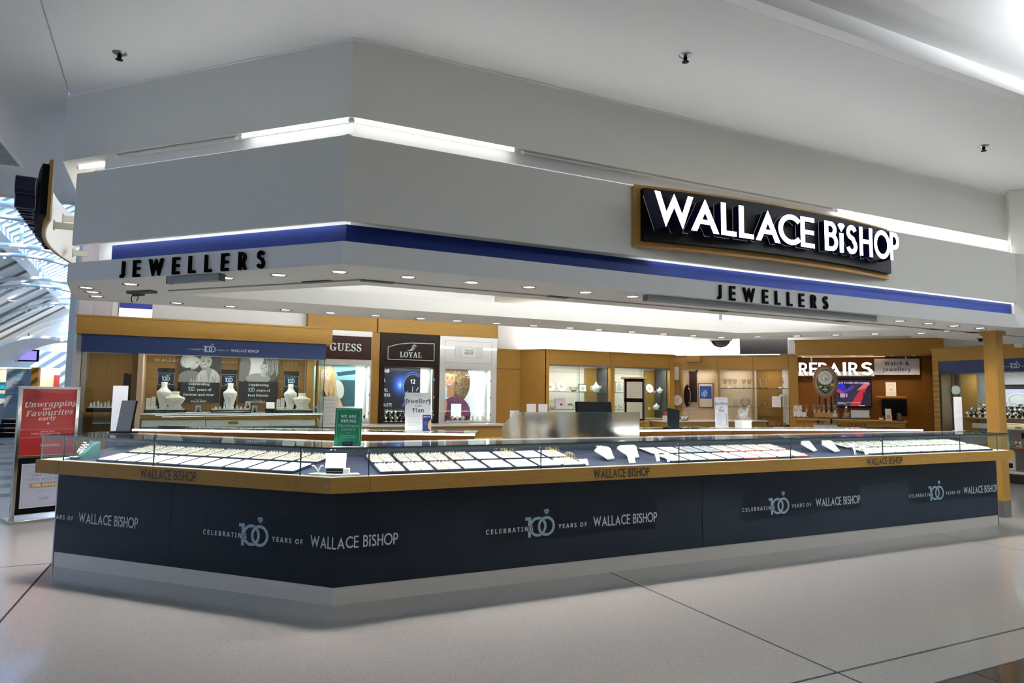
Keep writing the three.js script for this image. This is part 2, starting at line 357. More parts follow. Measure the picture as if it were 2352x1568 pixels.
// ---------- the mall's outer walls and the unseen shop windows opposite, placed to light the front ----------
struct('wall_front', [bx(-16, 18, 0, 0.4, 9.8, 10), bx(-16, 18, 3.1, 4.3, 9.8, 10), bx(-16, 18, 0.4, 3.1, 10.4, 10.6)], M.plaster);
for (let k = 0; k < 5; k++) {
  const x = -9 + k * 4.8, g = structGroup('window');
  obj('unseen_window_glow', bx(x - 2.1, x + 2.1, 0.45, 3.05, 9.9, 9.95), glow(0xfff4e6, 0.2), g);
  obj('unseen_window_frame', [bx(x - 2.3, x - 2.1, 0.4, 3.1, 9.8, 9.9), bx(x + 2.1, x + 2.3, 0.4, 3.1, 9.8, 9.9)], M.steel, g);
  areaLight(4.2, 2.6, 0xfff4e6, LIT.unseenShopWindow, [x, 1.75, 9.86], [x, 1.75, 0]);
}
struct('wall_east', bx(18, 18.3, 0, 4.3, -10, 10.6), M.plaster);
struct('wall_west', bx(-16.3, -16, 0, 9, -38, 10.6), M.plaster);

// ---------- the shop's canopy: bulkhead, lit recess, fascia boards, soffit ring ----------
const F1 = { o: -0.06, y0: 3.395, y1: 3.984 }, F2 = { o: 0.06, y0: 2.602, y1: 3.205 }, F3 = { o: 0.035, y0: 2.301, y1: 2.462 };
struct('bulkhead_wall', prism([PL(F1.o, 2.92), CO(F1.o), [17, F1.o], [17, -9.2], [-2.7, -9.2], [-2.2, -5.6]], F1.y0, F1.y1 - 0.012), M.fascia);
struct('trim', prism([PL(F1.o + 0.008, 2.93), CO(F1.o + 0.008), [17, F1.o + 0.008], [17, F1.o - 0.02], CO(F1.o - 0.02), PL(F1.o - 0.02, 2.91)], F1.y1 - 0.016, F1.y1 - 0.001), M.white);
const runWall = (o0, o1, tL, xR) => [PL(o0, tL), CO(o0), [xR, o0], [xR, o1], CO(o1), PL(o1, tL)];
struct('wall_recess', prism(runWall(-0.16, -0.2, 2.5, 14), 2.455, 3.395), M.white);
struct('wall_recess_end', prism([PL(-0.16, 2.5), PL(-0.42, 2.5), PL(-0.42, 2.62), PL(-0.48, 2.62), PL(-0.48, 2.44), PL(-0.2, 2.44)], 2.455, 3.395), M.white);
{
  const g = structGroup('fascia_board');
  const end = (o, t, a) => { const p = PL(o, t); return [p[0] + a * 0.70711, p[1] - a * 0.70711]; };
  void end;
  obj('left_board', prism([PL(0.06, 2.62), CO(0.06), CO(0.03), PL(0.03, 2.62)], F2.y0, F2.y1), M.fascia, g);
  obj('front_board', prism([CO(0.0602), [14, 0.06], [14, 0.03], CO(0.03)], F2.y0, F2.y1), M.fascia, g);
}
{
  const g = structGroup('blue_band_trim');
  obj('left_band', prism([PL(-0.04, 2.25), CO(-0.04), CO(-0.15), PL(-0.15, 2.25)], 2.46, 2.6), M.blueBand, g);
  obj('front_band', prism([CO(-0.04), [14, -0.04], [14, -0.15], CO(-0.15)], 2.46, 2.6), M.blueBand, g);
}
{ // ring beam with its soffit; the opening shows the high ceiling of the shop
  const outer = [PL(0.035, 2.676), CO(0.035), [7.95, 0.035], [9.6, 1.685], [17, 1.685], [17, -1.23], [7.86, -1.23], [6.1, -2.99], [-2.04, -3.06]];
  const hole = [[0.32, -0.77], [7.1, -0.77], [5.72, -2.15], [-1.06, -2.15]];
  struct('soffit_ceiling', prism(outer, F3.y0, F3.y1, 'h', [hole]), M.ceiling);
  struct('wall_wing', prism([[7.95, 0.036], [9.6, 1.686], [9.65, 1.62], [8.0, -0.02]], 2.46, 3.98), M.fascia);
}
// ---------- shop walls behind the fittings ----------
{
  const w = structGroup('wall_back'), q = (u, c) => { const p = inFrame(-45, u, 0, -c * 0.70711); return [p[0], p[2]]; };
  obj('left_wall', prism([[-2.6, -6.4], [3.93, -6.4], [3.93, -8.3], q(1.2, 18.3), q(2.42, 18.3), q(2.42, 18.5), q(1.15, 18.6), [3.7, -8.55], [3.7, -6.65], [-2.6, -6.65]], 0, 3.395), M.white, w);
  obj('low_wall', prism([q(2.42, 18.3), q(3.5, 18.3), q(3.5, 18.5), q(2.42, 18.5)], 0, 2.42), M.white, w); obj('right_wall', prism([q(3.5, 18.3), q(6.05, 18.3), q(6.05, 18.5), q(3.5, 18.5)], 0, 3.395), M.white, w); obj('lintel', prism([q(2.42, 18.3), q(3.5, 18.3), q(3.5, 18.44), q(2.42, 18.44)], 2.9, 3.395), M.white, w);
}
struct('wall_right', bx(13.42, 13.7, 0, 3.395, -4.95, 1.6), M.white);
struct('wall_left', prism([[-2.36, -5.6], [-2.24, -5.6], [-2.4, -6.5], [-3.4, -34], [-3.7, -34], [-2.55, -6.5]], 0, 4.4), M.plaster);
// ---------- the vault over the mall walk on the far left ----------
{
  const v = structGroup('ceiling_vault'), k = 0.057;
  const at = (x, h, z) => [x + k * (z + 17.6), h, z];            // the walk veers a little to the left as it recedes
  const slab = (xa, ha, xb, hb, z0, z1, t) => {
    const q = [at(xa, ha, z0), at(xb, hb, z0), at(xb, hb, z1), at(xa, ha, z1)], up = q.map(([x, y, z]) => [x, y + t, z]);
    const f = (a, b, c, d) => [a, b, c, a, c, d].flat();
    const g = new THREE.BufferGeometry(); g.setAttribute('position', new THREE.Float32BufferAttribute([...f(...q), ...f(up[3], up[2], up[1], up[0]), ...f(q[1], q[0], up[0], up[1]), ...f(q[2], q[1], up[1], up[2]), ...f(q[3], q[2], up[2], up[3]), ...f(q[0], q[3], up[3], up[0])], 3));
    g.computeVertexNormals(); return metres(g);
  };
  obj('roof_slope', slab(-10.6, 2.87, -6.15, 5.95, -6.2, -36, 0.12), M.plaster, v);
  for (let z = -7; z > -36; z -= 1.9) obj('purlin', slab(-10.5, 2.84, -6.2, 5.82, z, z - 0.16, 0.12), M.grey, v);
  obj('skylight_beam', [slab(-6.35, 5.62, -6.1, 5.78, -6.2, -36, 0.35), slab(-3.1, 7.9, -2.7, 8.2, -6.2, -36, 0.3)], M.steelWhite, v);
  for (let z = -6.6; z > -31; z -= 0.6) obj('skylight_louvre', slab(-6.1, 5.98, -2.8, 8.2, z, z - 0.24, 0.05), M.steelWhite, v);
  obj('skylight_glazing', slab(-6.15, 6.1, -2.7, 8.45, -6.2, -36, 0.01), M.glass, v);
  obj('high_wall', [slab(-2.7, 3.4, -2.68, 8.5, -6.2, -36, 0.05)], M.plaster, v);
  obj('eaves_wall', [bx(-14, -10.6, 2.7, 3.0, -36, -6.2)], M.plaster, v);
}
struct('wall_far', [bx(-14, -2.4, 2.55, 8.8, -36.3, -36), bx(-14, -8.5, 0, 2.55, -36.3, -36)], M.white);
struct('wall_walk', bx(-10.9, -10.6, 0, 3.0, -36, -6), M.plaster);

// ---------- downlights ----------
const ringGeo = lathe([[0.044, 0.004], [0.05, -0.004], [0.062, -0.006], [0.066, -0.001], [0.066, 0.004]], 24);
const discGeo = new THREE.CylinderGeometry(0.047, 0.047, 0.003, 24); discGeo.translate(0, 0.001, 0);
function downlight(x, y, z, label, group, power, angle = 56, tint = 0xfff0ea, size = 1, tilt) {
  const t = thing('downlight', label, 'downlight', [x, y, z], 0, group);
  obj('trim_ring', ringGeo, M.chrome, t).scale.setScalar(size); obj('lamp', discGeo, M.lamp, t).scale.set(size, 1, size);
  const s = new THREE.SpotLight(tint, power, 0, angle * D, 0.7, 2);
  s.position.set(0, -0.012, 0); s.target.position.set(...(tilt ?? [0, -1, 0])); s.castShadow = true; s.shadow.radius = 2;
  t.add(s, s.target);
  return t;
}
const SY = 2.3005;
{
  const G1 = 'downlights along the front edge of the soffit';
  [[0.53, -0.236], [1.038, -0.216], [1.54, -0.2], [2.08, -0.2], [2.566, -0.2], [3.18, -0.2], [3.72, -0.2], [4.55, -0.2], [5.05, -0.2], [6.18, -0.2], [6.686, -0.2], [7.159, -0.2], [7.651, -0.19]].forEach(([x, z], i) =>
    downlight(x, SY, z, `small round downlight over the long counter, ${ORD[i]} from the corner along the front edge`, G1, x > 7.5 ? LIT.down * 0.5 : LIT.down));
  downlight(0.022, SY, -0.276, 'small round downlight at the corner where the two soffit fronts meet', G1, LIT.down);
  [[-0.367, -0.629], [-0.721, -0.971], [-1.434, -1.689]].forEach(([x, z], i) =>
    downlight(x, SY, z, `small round downlight under the left lettering, ${ORD[i]} from the corner along the chamfer`, 'downlights along the chamfered soffit', LIT.down));
  [[-1.804, -2.098], [-1.793, -2.365], [-1.797, -2.664]].forEach(([x, z], i) =>
    downlight(x, SY, z, `small round downlight near the left end of the soffit, ${ORD[i]} of three from the front`, 'three downlights in line at the left end', LIT.down));
  const back = [-1.127, -0.625, -0.08, 0.386, 0.891, 1.419, 1.87, 2.391, 2.9, 3.432, 3.871, 4.402, 4.937, 5.459, 5.978];
  back.forEach((x, i) => downlight(x, SY, -2.79, `small round downlight in the rear soffit strip, ${ORD[i]} from its left end`, 'downlights along the rear soffit strip', LIT.downBack));
  [[6.314, -2.421], [6.66, -2.039], [6.992, -1.673], [7.276, -1.3], [7.689, -0.939], [7.661, -0.58]].forEach(([x, z], i) =>
    downlight(x, SY, z, `small round downlight on the slanting right soffit strip, ${ORD[i]} from the back`, 'downlights along the slanting right soffit strip', i > 3 ? LIT.down * 0.35 : LIT.downBack));
}
[[5.2, -6.6], [6.6, -6.0], [8.0, -6.0], [9.6, -5.6]].forEach(([x, z], i) =>
  downlight(x, 3.3945, z, `unseen round downlight in the high shop ceiling before the oak cabinets, ${ORD[i]} from the left`, 'unseen downlights of the high shop ceiling', 10, 60));  // out of view, placed to light the oak door and cabinets
// ---------- hidden and half-hidden tube lights of the canopy ----------
function tubeRun(label, group, a, b, lampMat, power, wide, look, r = 0.011) {     // a and b in the world
  const L = Math.hypot(b[0] - a[0], b[2] - a[2]), turn = Math.atan2(-(b[2] - a[2]), b[0] - a[0]) / D;
  const t = thing('tube_light', label, 'tube light', [(a[0] + b[0]) / 2, a[1], (a[2] + b[2]) / 2], turn, group);
  obj('lamp_tube', rod([-L / 2 + 0.01, 0, 0], [L / 2 - 0.01, 0, 0], r, 10), lampMat, t);
  obj('end_cap', rod([-L / 2, 0, 0], [-L / 2 + 0.02, 0, 0], r * 1.25, 10), M.white, t); obj('end_cap', rod([L / 2 - 0.02, 0, 0], [L / 2, 0, 0], r * 1.25, 10), M.white, t);
  if (power) { const d = look, v = new THREE.Vector3(...d).normalize(); areaLight(L - 0.04, wide, 0xffffff, power, v.clone().multiplyScalar(r * 1.3).toArray(), v.clone().multiplyScalar(1).toArray(), t); }
  return t;
}
{
  const y = 3.378, o = -0.083, G = 'tube lights at the top of the high recess';
  const P3 = (p, h) => [p[0], h, p[1]];
  tubeRun('lit tube light under the high bulkhead, left of the corner', G, P3(PL(o, 1.0), y), P3(CO(o), y), M.tube, LIT.tubeHigh, 0.02, [0, -1, 0.1]);
  tubeRun('lit tube light under the high bulkhead, right of the corner', G, P3(CO(o), y), [1.35, y, o], M.tube, LIT.tubeHigh, 0.02, [0, -1, 0.1]);
  tubeRun('dead tube light under the high bulkhead above the chamfer', G, P3(PL(o, 2.3), y), P3(PL(o, 1.03), y), M.dead, 0);
  tubeRun('dead tube light under the high bulkhead above the large sign', G, [1.4, y, o], [5.0, y, o], M.dead, 0);
  tubeRun('lit tube light under the high bulkhead, far right beyond the large sign', G, [5.05, y, o], [8.4, y, o], M.tube, LIT.tubeHigh, 0.02, [0, -1, 0.1]);
  tubeRun('lit tube light at the left end of the high recess', G, P3(PL(-0.2, 2.86), y), P3(PL(-0.2, 2.5), y), M.tube, LIT.tubeHigh * 5, 0.03, [0, -0.5, -0.8]);
  const y2 = 2.66, o2 = 0.0, G2 = 'tube lights above the blue band';
  tubeRun('lit tube light above the blue band on the left chamfer', G2, P3(PL(o2, 2.5), y2), P3(CO(o2), y2), M.tube, LIT.tubeLow, 0.02, [0, -1, -0.25]);
  tubeRun('dead tube light above the dark stretch of the blue band', G2, [0.08, y2, o2], [2.5, y2, o2], M.dead, 0);
  tubeRun('lit tube light above the blue band below the large sign', G2, [2.62, y2, o2], [5.6, y2, o2], M.tube, LIT.tubeLow, 0.02, [0, -1, -0.25]);
  tubeRun('lit tube light above the blue band at its right end', G2, [5.62, y2, o2], [8.6, y2, o2], M.tube, LIT.tubeLow, 0.02, [0, -1, -0.25]);
  const y3 = 3.222, o3 = 0.004, G4 = 'added tube uplights behind the fascia boards';  // added uplights; brighten the ceiling as reflections off the glass counters would
  tubeRun('added tube uplight lying behind the top of the left fascia board', G4, P3(PL(o3, 2.45), y3), P3(CO(o3), y3), M.addedTubeGlow, LIT.addedUplight, 0.022, [0, 0.34, 0.94], 0.012);
  tubeRun('added tube uplight lying behind the top of the front fascia board, left half', G4, [0.0, y3, o3], [5.0, y3, o3], M.addedTubeGlow, LIT.addedUplight, 0.022, [0, 0.34, 0.94], 0.012);
  tubeRun('added tube uplight lying behind the top of the front fascia board, right half', G4, [5.02, y3, o3], [11.5, y3, o3], M.addedTubeGlow, LIT.addedUplight, 0.022, [0, 0.34, 0.94], 0.012);
  // unseen uplights on top of the ring beam and of the cabinets, washing the high white walls
  const G3 = 'unseen uplights lying on the soffit ring and cabinets';
  const wash = (label, a, b, look, k = 1) => tubeRun(label, G3, a, b, M.tube, LIT.unseenWash * k, 0.12, look, 0.012);
  wash('unseen uplight lying on the rear of the soffit ring, left half', [-1.4, 2.5, -2.6], [2.2, 2.5, -2.6], [0, 0.75, -0.5], 1.6);
  wash('unseen uplight lying on the rear of the soffit ring, right half', [2.3, 2.5, -2.6], [5.6, 2.5, -2.6], [0, 0.8, -0.5], 1.6);
  wash('unseen uplight lying on the front of the soffit ring', [0.6, 2.5, -0.45], [6.6, 2.5, -0.45], [0, 0.9, -0.4], 1.3);
  wash('unseen uplight on top of the oak crockery cabinets', [5.7, 2.428, -7.95], [8.85, 2.428, -7.95], [0, 0.6, -0.5], 2.4);
  wash('unseen uplight on top of the glassware shelving', inFrame(-45, 1.2, 2.428, -12.3), inFrame(-45, 3.3, 2.428, -12.3), [0, 0.7, -0.4], 1.5);
}
// ---------- shutter track, slots and bottom rails under the soffit ----------
{
  const t = thing('shutter_track', 'thin grey shutter track running round the underside of the soffit', 'track', [0, SY - 0.0005, 0]);
  const o0 = -0.515, o1 = -0.545;
  obj('rail', [prism([PL(o0, 1.95), CO(o0), CO(o1), PL(o1, 1.95)], -0.006, 0), prism([CO(o0), [7.3, o0], [7.3, o1], CO(o1)], -0.006, 0), bx(7.3, 9.6, -0.006, 0, o1, o0)], M.grey, t);
  for (const [x, z, a, w] of [[-0.06, -0.77, -45, 0.26], [0.36, -0.53, 0, 0.26], [1.99, -0.53, 0, 0.2], [3.85, -0.53, 0, 0.2], [5.67, -0.53, 0, 0.2], [7.31, -0.53, 0, 0.2], [8.1, -0.53, 0, 0.2]]) {
    const g = bx(-w / 2, w / 2, -0.009, 0, -0.03, 0.03); g.rotateY(a * D); g.translate(x, 0, z);
    obj('slot_plate', g, M.greyDark, t);
  }
  const e = thing('cable_end', 'open grey track end with loose wires under the left soffit', 'track end', [-1.38, SY - 0.001, -2.08], -45);
  obj('bracket', [bx(-0.14, 0.14, -0.02, 0, -0.04, 0.04), bx(-0.14, -0.02, -0.035, 0, -0.05, -0.03)], M.greyDark, e);
  obj('wire', [tube([[-0.1, -0.02, 0], [-0.11, -0.06, 0.01], [-0.09, -0.1, 0.015]], 0.004, 8), tube([[-0.06, -0.02, 0], [-0.05, -0.05, -0.01], [-0.07, -0.085, -0.01]], 0.004, 8)], M.black, e);
  const rail = (label, turn, x0, x1, z) => {
    const p = inFrame(turn, (x0 + x1) / 2, SY - 0.001, z), w = (x1 - x0) / 2, r = thing('shutter_rail', label, 'rail', p, turn);
    obj('bottom_bar', bx(-w, w, -0.052, 0, -0.03, 0.03, 0.004), M.grey, r);
    obj('end_plate', bx(-w - 0.004, -w, -0.055, 0, -0.033, 0.033), M.greyDark, r); obj('end_plate', bx(w, w + 0.004, -0.055, 0, -0.033, 0.033), M.greyDark, r);
  };
  rail('short grey box rail hanging under the left lettering', -45, -1.6, -1.09, -0.02);
  rail('long grey box rail hanging under the right lettering', 0, 2.6, 5.55, -0.06);
}
// ---------- raised lettering on the fascia ----------
function raisedWord(name, label, word, h, spots, depth, m, pos, turn) {
  const t = thing(name, label, 'lettering', pos, turn);
  [...word].forEach((ch, i) => {
    const g = new THREE.ExtrudeGeometry(futShapes(ch, h, spots.sx ?? 1), { depth: depth - 0.004, bevelEnabled: true, bevelThickness: 0.002, bevelSize: 0.002, bevelSegments: 1 });
    g.translate(spots[i], 0, 0.002);
    obj('letter', metres(g), m, t);
  });
  return t;
}
{
  const sp = (x0, x1) => { const w = [...'JEWELLERS'], adv = [0.40, 0.54, 1.24, 0.54, 0.5, 0.5, 0.54, 0.6, 0.56]; const h = 0.13, k = 0.9, tot = adv.reduce((a, b) => a + b) * h * k, gap = (x1 - x0 - tot) / 8; let x = x0; const o = w.map((_, i) => { const v = x; x += adv[i] * h * k + gap; return v; }); o.sx = k; return o; };
  raisedWord('fascia_lettering', 'black raised letters spelling JEWELLERS on the front fascia, below the large sign', 'JEWELLERS', 0.128, sp(3.315, 4.735), 0.022, M.letterBlack, [0, 2.304, 0.0355], 0);
  raisedWord('fascia_lettering', 'black raised letters spelling JEWELLERS on the chamfered fascia at the left', 'JEWELLERS', 0.128, sp(-2.055, -0.64), 0.022, M.letterBlack, inFrame(-45, 0, 2.306, 0.0355), -45);
}
// ---------- the large illuminated sign and its twin round the corner ----------
function bow(L, sag, z0, th, y0, y1, x0 = 0) {        // a board bowed in plan
  const n = 16, f = [], b = [];
  for (let i = 0; i <= n; i++) { const t = i / n, z = z0 + sag * (1 - (2 * t - 1) ** 2); f.push([x0 + L * t, z]); b.push([x0 + L * t, z - th]); }
  return prism([...f, ...b.reverse()], y0, y1);
}
function bigSign(label, pos, turn, spots, lit) {
  const t = thing('shop_sign', label, 'sign', pos, turn);
  obj('oak_backboard', bow(3.23, 0.13, 0.03, 0.022, 0, 0.535), M.oak, t);
  obj('black_panel', bow(3.13, 0.13, 0.085, 0.05, 0.05, 0.497, 0.065), M.black, t);
  [...'WALLACEBiSHOP'].forEach((ch, i) => {
    const [x0, x1] = spots[i], h = 0.278, sx = (x1 - x0) / (GL[ch][0] * h), u = ((x0 + x1) / 2) / 3.23, zf = 0.29;
    const zb = 0.1 + 0.13 * (1 - (2 * u - 1) ** 2);
    const put = (d, z, grow) => { const g = new THREE.ExtrudeGeometry(futShapes(ch, h, sx), grow ? { depth: d, bevelEnabled: true, bevelThickness: 0.001, bevelSize: grow, bevelSegments: 1 } : { depth: d, bevelEnabled: false }); g.translate(x0, 0.13, z); return metres(g); };
    const can = obj('letter_can', put(zf - zb - 0.006, zb + 0.003, 0), M.letterReturn, t);
    obj('letter_face_light', put(0.004, zf - 0.003, 0.0015), lit, can);
    obj('back_rim', put(0.003, zb, 0.003), M.steelWhite, can);
  });
  return t;
}
{
  const X = 2.37, L = [[2.391, 2.79], [2.765, 3.065], [3.092, 3.257], [3.293, 3.456], [3.483, 3.775], [3.757, 4.015], [4.035, 4.206], [4.347, 4.52], [4.541, 4.6], [4.64, 4.787], [4.825, 5.003], [5.035, 5.262], [5.27, 5.4]].map(([a, b]) => [a - X, b - X]);
  const t = bigSign('large oak and black sign with glowing white letters on the front fascia', [X, 2.672, 0.061], 0, L, M.tubeBlue);
  areaLight(3.0, 0.24, 0xeef2ff, 0.6, [1.5, 0.27, 0.31], [1.5, 0.27, 2], t);
  const s2 = bigSign('oak and black sign seen edge-on past the left end of the canopy', [-2.25, 2.86, -4.35], -86.1, L, mat({ color: 0xd8dae2, roughness: 0.4 }));
  s2.scale.x = 0.69; obj('white_back', bow(3.23, 0.13, 0.007, 0.012, 0.002, 0.533), M.white, s2);
  for (const [x0, x1, y, z, w] of [[-2.2, -1.99, 3.13, -3.2, 'highest'], [-2.16, -1.93, 2.925, -2.6, 'middle'], [-2.2, -2.06, 2.905, -3.85, 'lowest']]) { const b = thing('sign_bracket', `pale flat steel arm holding the edge-on sign, ${w} of three`, 'bracket', [x0, y, z]); obj('arm', bx(0.006, x1 - x0, -0.03, 0.03, -0.012, 0.012, 0.002), mat({ color: 0xb9b8a4 }), b); obj('foot', bx(0, 0.006, -0.045, 0.045, -0.03, 0.03), M.grey, b); }
}
// ---------- sprinklers, vents, dome camera ----------
for (const [x, z, l] of [[-1.542, -1.077, 'small dark ceiling sprinkler near the joint at the upper left'], [2.331, 0.813, 'small dark ceiling sprinkler above the middle of the front fascia'], [6.178, 0.75, 'small dark ceiling sprinkler at the far right above the fascia']]) {
  const s = thing('sprinkler', l, 'sprinkler', [x, 3.984, z]);
  obj('rose', lathe([[0, -0.012], [0.03, -0.012], [0.048, -0.003], [0.05, 0]], 20), M.steel, s);
  obj('head', [lathe([[0.012, -0.012], [0.016, -0.03], [0.01, -0.04], [0, -0.04]], 12), lathe([[0, -0.056], [0.026, -0.054], [0.026, -0.05], [0, -0.05]], 14), rod([0.012, -0.03, 0], [0.008, -0.052, 0], 0.003, 6), rod([-0.012, -0.03, 0], [-0.008, -0.052, 0], 0.003, 6)], M.black, s);
}
{
  const v = thing('air_vent', 'long white louvred air vent in the ceiling step at the upper right', 'vent', [4.055, 3.99, 1.459]);
  obj('frame', [bx(-0.03, 1.0, -0.004, 0.004, -0.012, 0.0), bx(-0.03, 1.0, 0.104, 0.116, -0.012, 0), bx(-0.03, -0.018, 0.004, 0.104, -0.012, 0), bx(0.99, 1.0, 0.004, 0.104, -0.012, 0)], M.white, v);
  obj('backing', bx(-0.018, 0.99, 0.004, 0.104, -0.002, 0), M.greyDark, v);
  for (let i = 0; i < 12; i++) { const g = bx(-0.018, 0.99, -0.0012, 0.0012, -0.006, 0.003); g.rotateX(0.5); g.translate(0, 0.009 + i * 0.0082, -0.006); obj('slat', g, M.steelWhite, v); }
  const q = thing('ceiling_vent', 'square louvred ceiling vent at the left edge of the mall ceiling', 'vent', [-3.2, 3.983, -4.0]);
  obj('frame', [bx(-0.36, 0.36, -0.012, 0, -0.56, -0.53), bx(-0.36, 0.36, -0.012, 0, 0.53, 0.56), bx(-0.36, -0.33, -0.012, 0, -0.53, 0.53), bx(0.33, 0.36, -0.012, 0, -0.53, 0.53)], M.white, q);
  obj('backing', bx(-0.33, 0.33, -0.003, 0, -0.53, 0.53), M.grey, q);
  for (let i = 0; i < 30; i++) { const g = bx(-0.33, 0.33, -0.0015, 0.0015, -0.011, 0.011); g.rotateX(0.6); g.translate(0, -0.009, -0.515 + i * 0.0355); obj('slat', g, M.steelWhite, q); }
  const d = thing('dome_camera', 'black half-dome security camera hanging below the soffit at the back', 'camera', [8.01, 2.5, -5.0]);
  obj('base', lathe([[0.2, 0], [0.215, 0.03], [0.2, 0.06], [0.03, 0.07], [0.03, 0.89]], 24), M.white, d);
  obj('dome', lathe([[0, -0.125], [0.06, -0.115], [0.12, -0.085], [0.16, -0.04], [0.178, 0], [0.185, 0.01]], 28), M.blackGloss, d);
}

// ---------- the front counter: two long glass showcases meeting at the corner ----------
const CY = { kick: 0.118, trim0: 0.761, trim1: 0.863, top: 1.056 };
const graphic = canvasTex(2048, 320, (c, w, h) => {
  c.clearRect(0, 0, w, h); const k = w / 1.57, base = 235;
  hundred(c, 0.328 * k, base + 58, 200, '#93abbb', '#0f1b29');
  c.save(); c.lineJoin = 'round'; c.lineWidth = 16; c.strokeStyle = '#0f1b29'; c.font = 'bold 60px sans-serif'; c.beginPath(); c.rect(0.33 * k, 0, 160, h); c.clip();
  { let at = 2; c.textAlign = 'left'; for (const ch of 'CELEBRATING') { c.strokeText(ch, at, base - 6); at += c.measureText(ch).width + 12; } } c.restore();
  text(c, 'CELEBRATING', 2, base - 6, 'bold 60px sans-serif', '#c9cdd2', 'left', 12);
  text(c, 'YEARS OF', 0.618 * k, base - 6, 'bold 60px sans-serif', '#c9cdd2', 'left', 10);
  drawFut(c, 'WALLACE BiSHOP', 0.937 * k, base + 8, 0.08 * k, 0.63 * k, '#c9cdd2');
});
const printMat = new THREE.MeshStandardMaterial({ map: graphic, transparent: true, roughness: 0.45 });
function printAt(parent, x0, y, z, from = 0, to = 1) {       // the run of print, or a stretch of it
  const W = 1.57, Hh = 1.57 * 320 / 2048, g = new THREE.PlaneGeometry(W * (to - from), Hh);
  const uv = g.attributes.uv; for (let i = 0; i < uv.count; i++) uv.setX(i, from + (to - from) * uv.getX(i));
  g.translate(x0 + W * (from + to) / 2, y, z);
  obj('printed_lettering', g, printMat, parent);
}
const trimWord = canvasTex(1024, 160, (c, w) => { c.clearRect(0, 0, w, 160); drawFut(c, 'WALLACE BiSHOP', 6, 142, 132, w - 12, '#1b120a'); });
const trimWordMat = new THREE.MeshStandardMaterial({ map: trimWord, transparent: true, roughness: 0.5 });
function caseRun(t, sgn, xEnd, seams, glassX, backZ) {    // sgn +1: right-hand run from the corner, -1: left-hand run; x is counted in the run's own frame
  const cut = (z) => -sgn * 0.4142 * z;                    // the mitre at the corner
  const quad = (z0, z1, xe, y0, y1) => prism(sgn > 0 ? [[cut(z1), z1], [xe, z1], [xe, z0], [cut(z0), z0]] : [[xe, z1], [cut(z1), z1], [cut(z0), z0], [xe, z0]], y0, y1);
  obj('kicker', quad(backZ, -0.006, xEnd.panel, 0, CY.kick), M.kicker, t);
  // laminate front in sheets
  const px = [null, ...seams.panel, xEnd.panel];
  for (let i = 0; i + 1 < px.length; i++) {
    const a = px[i], b = px[i + 1], g = 0.0015 * sgn;
    const pts = a === null ? [[cut(0), 0], [b - g, 0], [b - g, -0.02], [cut(-0.02), -0.02]] : [[a + g, 0], [b - g, 0], [b - g, -0.02], [a + g, -0.02]];
    obj('front_panel', prism(sgn > 0 ? pts : pts.slice().reverse(), CY.kick, CY.trim0), M.navy, t);
  }
  obj('carcass', quad(backZ, -0.02, xEnd.panel - sgn * 0.002, CY.kick, CY.trim0), M.navy, t);
  obj('end_panel', bx(xEnd.panel, xEnd.panel + sgn * 0.012, 0.0, CY.trim0, backZ, 0.0), M.steel, t);
  const tx = [null, ...seams.trim, xEnd.trim];
  for (let i = 0; i + 1 < tx.length; i++) {
    const a = tx[i], b = tx[i + 1], g = 0.0012 * sgn, z1 = 0.172, z0 = 0.02;
    const pts = a === null ? [[cut(z1), z1], [b - g, z1], [b - g, z0], [cut(z0), z0]] : [[a + g, z1], [b - g, z1], [b - g, z0], [a + g, z0]];
    obj('oak_trim', prism(sgn > 0 ? pts : pts.slice().reverse(), CY.trim0, CY.trim1), M.oak, t);
  }
  obj('case_floor', quad(backZ, 0.15, xEnd.trim - sgn * 0.03, CY.trim1 - 0.02, CY.trim1 + 0.002), M.padWhite, t);
  // inclined display bed and padded back
  const bed = (() => { const q = [[0.125, CY.trim1 + 0.004], [backZ + 0.03, CY.trim1 + 0.082], [backZ + 0.03, CY.trim1 + 0.004]]; const A = q.map(([z, y]) => [cut(z), y, z]), B = q.map(([z, y]) => [xEnd.glass - sgn * 0.2, y, z]);
    const f = sgn > 0 ? [A[0], B[0], B[1], A[0], B[1], A[1], A[0], A[1], A[2], B[0], B[2], B[1]] : [A[0], B[1], B[0], A[0], A[1], B[1], A[0], A[2], A[1], B[0], B[1], B[2]];
    const g = new THREE.BufferGeometry(); g.setAttribute('position', new THREE.Float32BufferAttribute(f.flat(), 3)); g.computeVertexNormals(); return metres(g); })();
  obj('display_bed', bed, M.navyLeather, t);
  obj('back_panel', quad(backZ, backZ + 0.012, xEnd.glass, CY.trim1, CY.top - 0.012), M.navyLeather, t);
  obj('rear_rail', quad(backZ - 0.012, backZ, xEnd.glass, CY.trim0, CY.top - 0.002), M.whiteGloss, t);
  // glass: front panes, end pane, top sheets with dark green polished edges
  const gx = [null, ...glassX, xEnd.glass], zg = 0.145;
  for (let i = 0; i + 1 < gx.length; i++) {
    const a = gx[i] ?? cut(zg), b = gx[i + 1], lo = Math.min(a, b) + 0.003, hi = Math.max(a, b) - 0.003;
    obj('front_pane', bx(lo, hi, CY.trim1, CY.top - 0.01, zg - 0.006, zg), M.glass, t);
    if (gx[i + 1] !== xEnd.glass) {
      obj('pane_edge', bx(b - 0.0035, b + 0.0035, CY.trim1, CY.top - 0.01, zg - 0.007, zg + 0.0005), M.glassEdge, t);
      obj('glass_clip', lathe([[0, 0.012], [0.009, 0.01], [0.011, 0], [0.009, -0.01], [0, -0.012]], 10, [b, CY.top - 0.024, zg - 0.012]), M.chrome, t);
    }
  }
